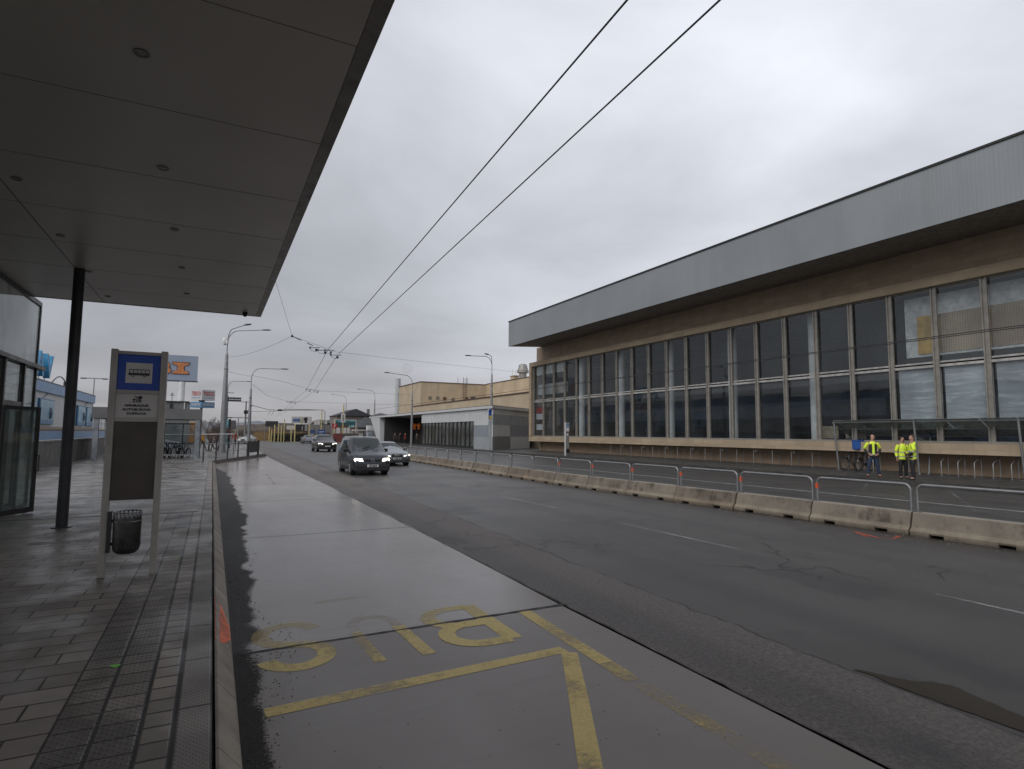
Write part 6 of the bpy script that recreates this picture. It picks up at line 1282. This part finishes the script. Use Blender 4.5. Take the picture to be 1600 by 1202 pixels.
b = MB(); b.box(a.x+.3, (a.x+c.x)/2-.4, 149.93, 149.99, c.z+.5, c.z+1.1); b.build('blue_print', mat('blue print', (.06, .12, .26), .6), t, world=True)
b = MB(); b.lathe([(.001, -.03), (.5, -.03), (.5, .03), (.001, .03)], ((a.x*.3+c.x*.7), 149.95, a.z-.6), 12, 'y'); b.box(a.x*.35+c.x*.65, a.x*.3+c.x*.7+.2, 149.9, 149.96, c.z+.1, a.z-1.1); b.build('black_print', M_ink, t, world=True)
a2, c2 = aty(460, 663, 149), aty(483, 675, 149); b = MB(); b.box(a2.x, c2.x, 149, 149.2, c2.z, a2.z); q = b.build('lower_panel', mat('dark poster', (.025, .022, .02), .5), t, world=True); b = MB(); b.box(a2.x+2.4, a2.x+3.0, 148.93, 148.99, c2.z+.2, a2.z-.2); b.box(a2.x+1.7, a2.x+1.95, 148.93, 148.99, c2.z+.3, a2.z-.4); b.build('pale_print', mat('pale print', (.25, .25, .25), .6), q, world=True)
for (pa, ta, pb_, tb, lab, Y_) in ((448, 665, 460, 671.5, 'small white road sign board between yellow poles', 140), (491, 656.5, 500, 664, 'white square sign left of the tall yellow pole', 155), (506, 656, 511, 663, 'small white square sign right of the tall yellow pole', 155), (481, 651, 484.5, 663, 'narrow grey upright sign beside the white billboard', 146)):
    board('road_sign', lab, 'road sign', pa, ta, pb_, tb, Y_, M_sgw, ((pa+pb_)/2,), .1)
t, a, c = board('blue_road_sign', 'blue direction sign above the approaching black car', 'road sign', 497, 671.5, 508, 679, 120, mat('road sign blue', (.015, .07, .25), .5), (499, 506), .08)
b = MB(); b.box(a.x+.2, c.x-.2, 119.93, 119.99, (a.z+c.z)/2, (a.z+c.z)/2+.12); b.box(a.x+.2, c.x-.5, 119.93, 119.99, (a.z+c.z)/2-.25, (a.z+c.z)/2-.15); b.build('sign_lines', M_sgw, t, world=True)
t, a, c = board('blue_board', 'row of blue and white boards behind the silver car', 'board', 482, 672, 493, 678, 130, mat('board blue', (.04, .07, .17), .6), (484, 491), .08)
# red square no-stopping sign
a, c = aty(519, 662, 118), aty(526.5, 669.5, 118); t = thing('red_sign', 'red square sign with a white diagonal bar on a yellow pole', 'road sign', ((a.x+c.x)/2, 118, 0)); b = MB(); b.box(a.x, c.x, 118, 118.08, c.z, a.z); b.build('sign_panel', mat('sign red', (.36, .02, .025), .5), t, world=True)
b = MB(); b.prism([(a.x+.25, c.z+.2), (a.x+.45, c.z+.15), (c.x-.25, a.z-.2), (c.x-.45, a.z-.15)], 'y', 117.95, 117.99); b.build('white_bar', M_sgw, t, world=True); b = MB(); b.lathe([(.001, 0), (.07, 0), (.07, c.z), (.001, c.z)], ((a.x+c.x)/2, 118.05, 0), 8); b.build('pole', M_yp, t, world=True)
# teal landscape billboard and white banner
def m_land():
    t = NT('landscape poster'); X, Y, Z = t.xyz(); n = t.noise(.5, 4, .6); zz = t.math('ADD', Z, t.math('MULTIPLY', t.math('SUBTRACT', n, .5), 1.6))
    col = t.mix(t.ramp(zz, 4.25, 4.35), (.02, .07, .08), (.10, .30, .36)); col = t.mix(t.ramp(zz, 3.3, 3.5, 1, 0), col, (.09, .045, .02)); col = t.mix(t.ramp(t.noise(.8, 3), .55, .65), col, (.20, .36, .40)); t.lk(col, t.b.inputs['Base Color']); return t.m
t, a, c = board('landscape_billboard', 'billboard with turquoise sky and dark mountain picture before the dark roofs', 'billboard', 524, 656.5, 555.5, 671, 125, m_land(), (526, 554), .25)
b = MB(); b.box(a.x-.1, a.x, 124.9, 125.3, c.z-.1, a.z+.1); b.box(c.x, c.x+.12, 124.9, 125.3, c.z-1, a.z+.1); b.box(a.x, c.x, 124.9, 125.3, a.z, a.z+.12); b.build('frame', M_sgw, t, world=True)
t, a, c = board('white_banner', 'tall white banner hanging in front of the turquoise billboard', 'banner', 533, 646, 539.3, 660.5, 118, M_sgw, (536,), .06, M_yp)
b = MB(); b.box((a.x+c.x)/2-.09, (a.x+c.x)/2+.09, 117.94, 117.99, c.z+.35, a.z-.3); b.build('upright_print', mat('grey print', (.16, .16, .15), .6), t, world=True)
# red container fence, blue-white panels, green hedge
t, a, c = board('red_fence', 'dark red sheet fence between yellow pole and van', 'fence', 521, 677.5, 534.5, 691, 112, mat('dark red sheet', (.14, .035, .03), .7), ()); 
for k, (pa, pb_) in enumerate(((526, 531), (537, 541), (542.5, 546))): board('white_hoarding', ['white panel above the red fence', 'left one of two white slats below the turquoise billboard', 'right one of two white slats below the turquoise billboard'][k], 'panel', pa, 668.5, pb_, 677.4, 113+k, M_sgw, ((pa+pb_)/2,), .1)
t, a, c = board('grey_fence', 'grey-brown board fence below the turquoise billboard', 'fence', 535, 677.5, 560, 690, 114, mat('grey brown boards', (.10, .085, .075), .8, 0, .3, 1), ())
# dark-roofed houses
M_rf = mat('slate roof', (.045, .047, .055), .7, 0, .2, .5); M_hw = mat('house wall dim', (.17, .15, .14), .8)
def house(label, Y_, pL, pR, eave, ridge, pRidge, depth=10, roofm=None, gable=True):
    a, c, r_ = aty(pL, eave, Y_), aty(pR, eave, Y_), aty(pRidge, ridge, Y_); t = thing('house', label, 'house', ((a.x+c.x)/2, Y_, 0)); b = MB(); b.box(a.x+.4, c.x-.4, Y_, Y_+depth, 0, a.z); b.build('wall', M_hw, t, world=True)
    b = MB()
    if gable: b.prism([(a.x, a.z-.1), (r_.x, r_.z), (c.x, a.z-.1)], 'y', Y_-.5, Y_+depth+.5)
    else:
        b.add([(a.x, Y_-.6, a.z), (c.x, Y_-.6, a.z), (c.x, Y_+depth, a.z), (a.x, Y_+depth, a.z), (r_.x, Y_+depth*.45, r_.z), (c.x-(r_.x-a.x)*.6, Y_+depth*.55, r_.z)], [(0, 1, 5, 4), (1, 2, 5), (2, 3, 4, 5), (3, 0, 4), (3, 2, 1, 0)])
    rf = b.build('roof', roofm or M_rf, t, world=True); return t, a, c, r_
t, a, c, r_ = house('tall house with broad dark slate gable roof behind the billboards', 150, 524, 583, 649, 639, 556)
b = MB(); b.box(r_.x+3.4, r_.x+4.0, 152, 152.8, r_.z-1.6, r_.z+.1); b.build('chimney', M_hw, t, world=True)
house('lower dark-roofed annex with pale dormer left of the white pavilion', 138, 557, 592, 668, 651, 578, 10, None, False)
house('long low dark-roofed house behind the white square signs', 160, 488, 527, 661, 655.5, 500, 10, mat('dark green roof', (.03, .042, .04), .7), False)
house('low dark roof with aerial peeping over the pavilion canopy', 160, 585, 614, 650, 645, 600, 10, None, False)
a, c = aty(547, 681, 121), aty(583, 690, 121); t = thing('market_stall', 'low row of stalls with white roof edge left of the flared pier', 'stall', ((a.x+c.x)/2, 121, 0)); b = MB(); b.box(a.x, c.x, 121, 124, 0, 1.6); b.build('stall_wall', mat('stall front', (.10, .075, .06), .7, 0, .6, .6), t, world=True); e = aty(583, 672.5, 121); b = MB(); b.box(a.x+1, c.x+.5, 120.4, 124.5, e.z-.1, e.z+.1); b.build('stall_roof', M_sgw, t, world=True); b = MB()
b.box(a.x+1.6, a.x+3, 120.9, 120.98, 1.0, 1.8); b.build('window', M_sgw, t, world=True); b = MB(); b.box(a.x+3.8, a.x+4.6, 120.9, 120.98, .5, 1.9); b.build('red_panel', mat('stall red', (.16, .03, .025), .6), t, world=True)
for px in (552, 567, 582): p = aty(px, 680, 121); b = MB(); b.box(p.x-.06, p.x+.06, 120.5, 120.6, 0, e.z-.11); b.build('post', M_dark, t, world=True)
p = aty(578.5, 690, 112); t = thing('kiosk', 'narrow white and blue kiosk just left of the flared pier', 'kiosk', (p.x, 112, 0)); b = MB(); b.box(-.55, .45, 0, 1, .0, 2.4); b.build('kiosk_body', mat('kiosk mottled', (.25, .27, .30), .6, 0, .5, 1.2), t); b = MB(); b.box(-.6, .5, -.06, 1.06, 2.401, 3.3); b.build('kiosk_sign', M_white, t)
# long low warehouse band and concrete-grey building at the junction
board('low_wall', 'long pale low wall behind the yellow poles right side', 'wall', 486, 664, 522, 676, 158, mat('dull pale wall', (.19, .18, .185), .8, 0, .2, .3), ())
# overhead gantry at the junction
for pa, pb_, yt, lab in ((507, 528, 640, 'thin black gantry arm over the junction'),):
    a, c = aty(508, yt+1, 130), aty(491, yt, 130); t = thing('sign_gantry', lab, 'gantry', (a.x, 130, 0)); b = MB(); b.tube([(a.x, 130, 0), (a.x, 130, a.z-.4), (a.x-.3, 130, a.z), (c.x-6, 130, a.z)], .06, 6); b.build('arm', M_dark, t, world=True)

# far woodland, verge and hills
def m_wood():
    t = NT('winter woodland'); a = t.noise(.12, 5, .7); t.lk(t.mix(t.ramp(a, .35, .65), (.075, .06, .052), (.13, .105, .085)), t.b.inputs['Base Color']); t.b.inputs['Roughness'].default_value = 1; return t.m
rw = random.Random(5); b = MB()
def twigtree(mb, x, y, h):
    for k in range(9):
        a = rw.uniform(0, 6.28); dx, dy = math.cos(a)*h*.22*rw.random(), math.sin(a)*h*.22*rw.random(); hh = h*rw.uniform(.55, 1); wd = h*.016
        mb.face([(x-wd, y, -1), (x+wd, y, -1), (x+dx+wd*.3, y+dy, hh), (x+dx-wd*.3, y+dy, hh)])
        for j in range(3):
            f = rw.uniform(.3, .9); q = (x+dx*f, y+dy*f, hh*f); e = (q[0]+rw.uniform(-1, 1)*h*.16, q[1], q[2]+h*rw.uniform(.05, .2)); mb.face([(q[0], q[1], q[2]-wd), (e[0], e[1], e[2]), (q[0], q[1], q[2]+wd*1.5)])
for k in range(620):
    px = rw.uniform(385, 560); Y_ = rw.uniform(230, 330); p = aty(px, 680, Y_); hmax = aty(px, 672 if px < 440 else 669, Y_).z; twigtree(b, p.x, Y_, hmax*rw.uniform(.7, 1.15))
for k in range(260):
    px = rw.uniform(150, 390); Y_ = rw.uniform(240, 330); p = aty(px, 680, Y_); twigtree(b, p.x, Y_, aty(px, 671, Y_).z*rw.uniform(.6, 1.1))
o = b.build('woodland', m_wood()); o['kind'] = 'stuff'; tag(o, 'brown bare winter woodland across the far end of the road', 'woodland')
b = MB(); n_ = 60
for k in range(n_):
    x0, x1 = -260+k*10, -250+k*10; h0, h1 = 2.5+1.6*math.sin(k*.7)+rw.random(), 2.5+1.6*math.sin((k+1)*.7)+rw.random(); b.add([(x0, 335, 0), (x1, 335, 0), (x1, 345, h1+2), (x0, 345, h0+2), (x0, 420, 0), (x1, 420, 0)], [(0, 1, 2, 3), (3, 2, 5, 4)])
struct(b.build('far_bank', mat('bank brown', (.075, .06, .05), .9, 0, .4, .05)))
def m_hill():
    t = NT('distant hills'); t.lk(t.mix(t.ramp(t.noise(.01, 5), .3, .7), (.13, .145, .17), (.17, .18, .20)), t.b.inputs['Base Color']); t.b.inputs['Roughness'].default_value = 1; return t.m  # air haze put into the hill colour as a pale blue-grey
b = MB()
for k in range(70):
    def hh(i): return 14+8*math.sin(i*.23+1)+4*math.sin(i*.71)+2*math.sin(i*1.9)
    x0, x1 = -900+k*26, -874+k*26; b.add([(x0, 900, -2), (x1, 900, -2), (x1, 1000, hh(k+1)), (x0, 1000, hh(k)), (x0, 1300, -2), (x1, 1300, -2)], [(0, 1, 2, 3), (3, 2, 5, 4)])
struct(b.build('hills', m_hill(), smooth=60))
# dark hedge at the foot of the yellow poles and dry grass bank behind
b = MB()
for k in range(900):
    px = rw.uniform(425, 482); Y_ = rw.uniform(128, 133); p = aty(px, 688, Y_); z7 = rw.random()*1.5; s_ = .16; a = rw.uniform(0, 3.14); b.face([(p.x-s_*math.cos(a), Y_-s_*math.sin(a), z7-.1), (p.x+s_*math.cos(a), Y_+s_*math.sin(a), z7-.15), (p.x+s_*.5, Y_, z7+.25), (p.x-s_*.6, Y_, z7+.22)])
o = b.build('dark_hedge', mat('dark hedge leaves', (.018, .018, .014), .8)); tag(o, 'low dark hedge at the foot of the yellow poles', 'hedge')
sheet('dry_grass', [(aty(398, 690, 134).x, 134), (aty(470, 690, 134).x, 134), (60, 230), (0, 230)], .05, mat('dry grass', (.20, .145, .07), .9, 0, .3, .4, bump=.5, bs=5))
b = MB(); a = aty(398, 690, 150); c = aty(470, 690, 150)
for k in range(2600):
    x = rw.uniform(a.x, c.x); y = rw.uniform(138, 160); h = rw.uniform(.6, 2.4); b.face([(x-.05, y, 0), (x+.05, y, 0), (x+rw.uniform(-.3, .3), y, h)])
o = b.build('dry_reeds', mat('reed straw', (.24, .165, .08), .9)); o['kind'] = 'stuff'; tag(o, 'straw-coloured dry grass behind the dark hedge', 'grass')

# ================================================================ OVERHEAD TROLLEY WIRES
def wire(name, label, pts, r_, cat='overhead wire', group=None, sag=0):
    b = MB(); out = []
    for p, q in zip(pts, pts[1:]):
        p, q = Vector(p), Vector(q); n_ = 6 if sag else 1
        for i in range(n_): f = i/n_; v_ = p.lerp(q, f); v_.z -= sag*4*f*(1-f)*(p-q).length*.01; out.append(v_)
    out.append(Vector(pts[-1])); b.tube(out, r_, 5); o = b.build(name, M_wire, smooth=60); return tag(o, label, cat, group)
def pz(px, py, z_): return atz(px, py, z_)
ZW = 6.3
A0, A1, A2, A3 = pz(980, 0, ZW), pz(512, 547, ZW), pz(478.5, 610, ZW), aty(430, 652, 105)
B0, B1, B2, B3 = pz(1125, 0, ZW), pz(528, 554, ZW), pz(491.5, 610.5, ZW), aty(437, 650, 105)
def back(p, q, t_): return p+(p-q).normalized()*t_
wire('trolley_wire', 'left one of the two long trolleybus wires over the road', [back(A0, A1, 16), A1, A2, A3], .0115, group='trolleybus contact wires')
wire('trolley_wire', 'right one of the two long trolleybus wires over the road', [back(B0, B1, 16), B1, B2, B3], .0115, group='trolleybus contact wires')
J = aty(456.5, 525.5, 29.3)
poleT = Vector((t3.location.x, 0, 0))
tallp = aty(353, 558, 56)
H1 = aty(500, 541, 31.5); H2 = aty(522, 549.5, 33); HR = atx(831, 584, 30.3)
wire('span_wire', 'span wire from the wire junction across the road to the hall corner', [J, H1, H2, aty(610, 560, 40), HR], .007, 'span wire')
wire('span_wire', 'steep wire running up behind the canopy edge to the wire junction', [J, aty(432.5, 446, 24), aty(425, 421, 22.5)], .006, 'span wire')
wire('span_wire', 'thin wire from the junction down to the tall lamp mast', [J, tallp], .008, 'span wire', sag=1)
def hanger(label, c, w_, group='wire hangers'):
    t = thing('wire_hanger', label, 'wire hanger', tuple(c), 0, group); b = MB(); b.tube([(-w_, 0, 0), (w_, 0, .03)], .016, 6); b.tube([(-w_, 0, .0), (-w_*.6, .1, -.13), (w_*.2, .12, -.17)], .010, 5); b.build('arm', M_black, t); b = MB(); b.box(w_*.1, w_*.45, -.04, .05, -.16, -.04); b.box(-w_*1.1, -w_*.8, -.04, .04, -.03, .05); b.build('clamp', M_black, t); return t
hanger('black wire hanger nearest the wire junction', aty(492, 544, 31), .25)
hanger('black wire hanger on the left trolleybus wire', aty(505.5, 548, 32.0), .32); hanger('black wire hanger on the span between both trolleybus wires', aty(515, 548, 33), .26); hanger('black wire hanger on the right trolleybus wire', aty(525, 555.5, 33.5), .3)
b = MB(); b.lathe([(.001, -.07), (.07, 0), (.001, .09)], tuple(J), 8); b.tube([J, J+Vector((.45, .3, -.12))], .02, 5); b.tube([J+Vector((.75, .5, -.2)), J+Vector((1.05, .7, -.28))], .02, 5); o = b.build('wire_junction', M_black, origin=tuple(J)); tag(o, 'dark ring joint where three span wires meet by the canopy corner', 'wire joint')
for k, (px, py, Y_, lab) in enumerate(((483, 609.5, 62, 'left pair of small wire clamps above the silver car'), (495, 611.5, 62.5, 'right pair of small wire clamps above the silver car'), (452.5, 628, 90, 'distant left wire clamp'), (460, 629, 90, 'distant right wire clamp'))): hanger(lab, aty(px, py, Y_), .3 if k < 2 else .36)
D = lambda px, py, Y_: aty(px, py, Y_)
wire('span_wire', 'second span wire through the clamps above the cars', [D(394, 587, 62), D(440, 596, 62), D(478, 607, 62), D(500, 611, 62), D(560, 613.5, 66), D(641, 617, 70)], .011, 'span wire')
wire('span_wire', 'wire between the tall mast and the second lamp post', [D(351, 579, 56), D(393, 588, 62)], .012, 'span wire', sag=1)
wire('span_wire', 'wire from the second lamp post dropping to the far clamps', [D(394, 600, 62), D(417, 618, 75), D(437, 624, 85), D(452, 628, 90)], .013, 'span wire')
wire('span_wire', 'far span wire at low height towards the pavilion lamp', [D(452, 627.5, 90), D(500, 629, 92), D(584, 632, 96), D(640, 633, 100)], .013, 'span wire')
wire('feeder_wire', 'thick low cable running left from the switch box', [D(392, 633, 62), D(418, 640, 75), D(436, 641.5, 80), D(495, 641, 82)], .03, 'cable', sag=0)
wire('feeder_wire', 'thin low cable under the switch box cable', [D(391, 643, 62), D(425, 643, 76), D(436, 642.5, 80)], .018, 'cable')
p = D(438, 641, 80); b = MB(); b.lathe([(.001, -.35), (.1, -.3), (.13, 0), (.06, .3), (.001, .9)], tuple(p), 8, 'x'); o = b.build('switch_box', M_black, origin=tuple(p)); tag(o, 'black overhead wire switch hanging over the road bend', 'wire switch')
for px in (422, 427.5): p = D(px, 640, 77); b = MB(); b.tube([p, p+Vector((0, 0, -.35)), p+Vector((-.25, 0, -.75))], .02, 4); o = b.build('wire_dropper', M_black, origin=tuple(p)); tag(o, 'small bent wire dropper left of the switch box, %s one' % ('left' if px < 425 else 'right'), 'wire dropper')
# wires in front of the hall windows
wire('trolley_wire', 'wire pair crossing before the pavilion and hall left end', [D(584, 640, 128), D(643, 632, 71), atx(770, 616, 26.5), atx(835, 607, 29.5)], .02, 'overhead wire')
# second carriageway: parallel trolleybus wires over the far lanes
wire('trolley_wire', 'left wire of the pair over the far carriageway, crossing the hall windows', [atx(838, 607, 21.5), atx(1600, 508, 19.0), back(atx(1600, 508, 19.0), atx(838, 607, 21.5), 20)], .014, 'overhead wire', 'trolleybus wires over the far lanes')
wire('trolley_wire', 'right wire of the pair over the far carriageway, crossing the hall windows', [atx(838, 608, 22.1), atx(1600, 511, 19.6), back(atx(1600, 511, 19.6), atx(838, 608, 22.1), 20)], .014, 'overhead wire', 'trolleybus wires over the far lanes')
# smoke drifting from the flue
b = MB(); c = aty(626, 588, 175)
t = NT('smoke'); t.n.remove(t.b); pvn = t.n.new('ShaderNodeVolumePrincipled'); pvn.inputs['Color'].default_value = (.9, .9, .92, 1); t.l.new(t.ramp(t.noise(.22, 2), .35, .7, 0, .22), pvn.inputs['Density']); t.l.new(pvn.outputs[0], t.out.inputs['Volume'])
b.lathe([(.001, -.6), (.8, 0), (1.5, 2), (1.9, 4), (1.2, 6), (.001, 6.8)], (0, 0, 0), 14); o = b.build('smoke_plume', t.m, smooth=60); o.location = (c.x-.4, 175, c.z-.3); o.rotation_euler = (0, R(42), 0); o['kind'] = 'stuff'; tag(o, 'pale smoke drifting from the white chimney stack', 'smoke')
# small litter and pebbles along kerb and barriers
rl_ = random.Random(3); b = MB()
def pebble(mb, x, y, z_, s_):
    vs = [(x+s_*rl_.uniform(.6, 1.2)*dx, y+s_*rl_.uniform(.6, 1.2)*dy, z_+s_*dz*rl_.uniform(.4, .9)) for dx, dy, dz in ((-1, -.8, 0), (1, -1, 0), (1, 1, 0), (-.8, 1, 0), (-.4, -.4, 1), (.5, -.3, 1), (.3, .5, 1))]
    mb.add(vs, [(0, 1, 5, 4), (1, 2, 6, 5), (2, 3, 6), (3, 0, 4, 6), (4, 5, 6)])
for k in range(1300):
    y = 1.5+abs(rl_.gauss(0, 7)); x = .28+rl_.random()**1.6*(.35+.18*math.sin(y*1.3)); pebble(b, x, y, .004, rl_.uniform(.002, .008))
for k in range(260): pebble(b, rl_.uniform(.6, 3.6), rl_.uniform(1.5, 14), .004, rl_.uniform(.002, .006))
o = b.build('gutter_grit', mat('grit dark', (.05, .043, .038), .8, 0, .8, 30)); o['kind'] = 'stuff'; tag(o, 'dark grit and small stones scattered along the kerb gutter', 'grit')
b = MB()
for k in range(420): y = rl_.uniform(2, 34); pebble(b, bx_(y)-.3-abs(rl_.gauss(0, .28)), y, 0, rl_.uniform(.004, .014))
for k in range(300): pebble(b, rl_.uniform(3.8, 12), 2+abs(rl_.gauss(0, 9)), 0, rl_.uniform(.002, .006))
o = b.build('road_grit', mat('grit pale', (.16, .145, .13), .8, 0, .6, 30)); o['kind'] = 'stuff'; tag(o, 'pale grit and crumbs scattered at the foot of the barriers', 'grit')
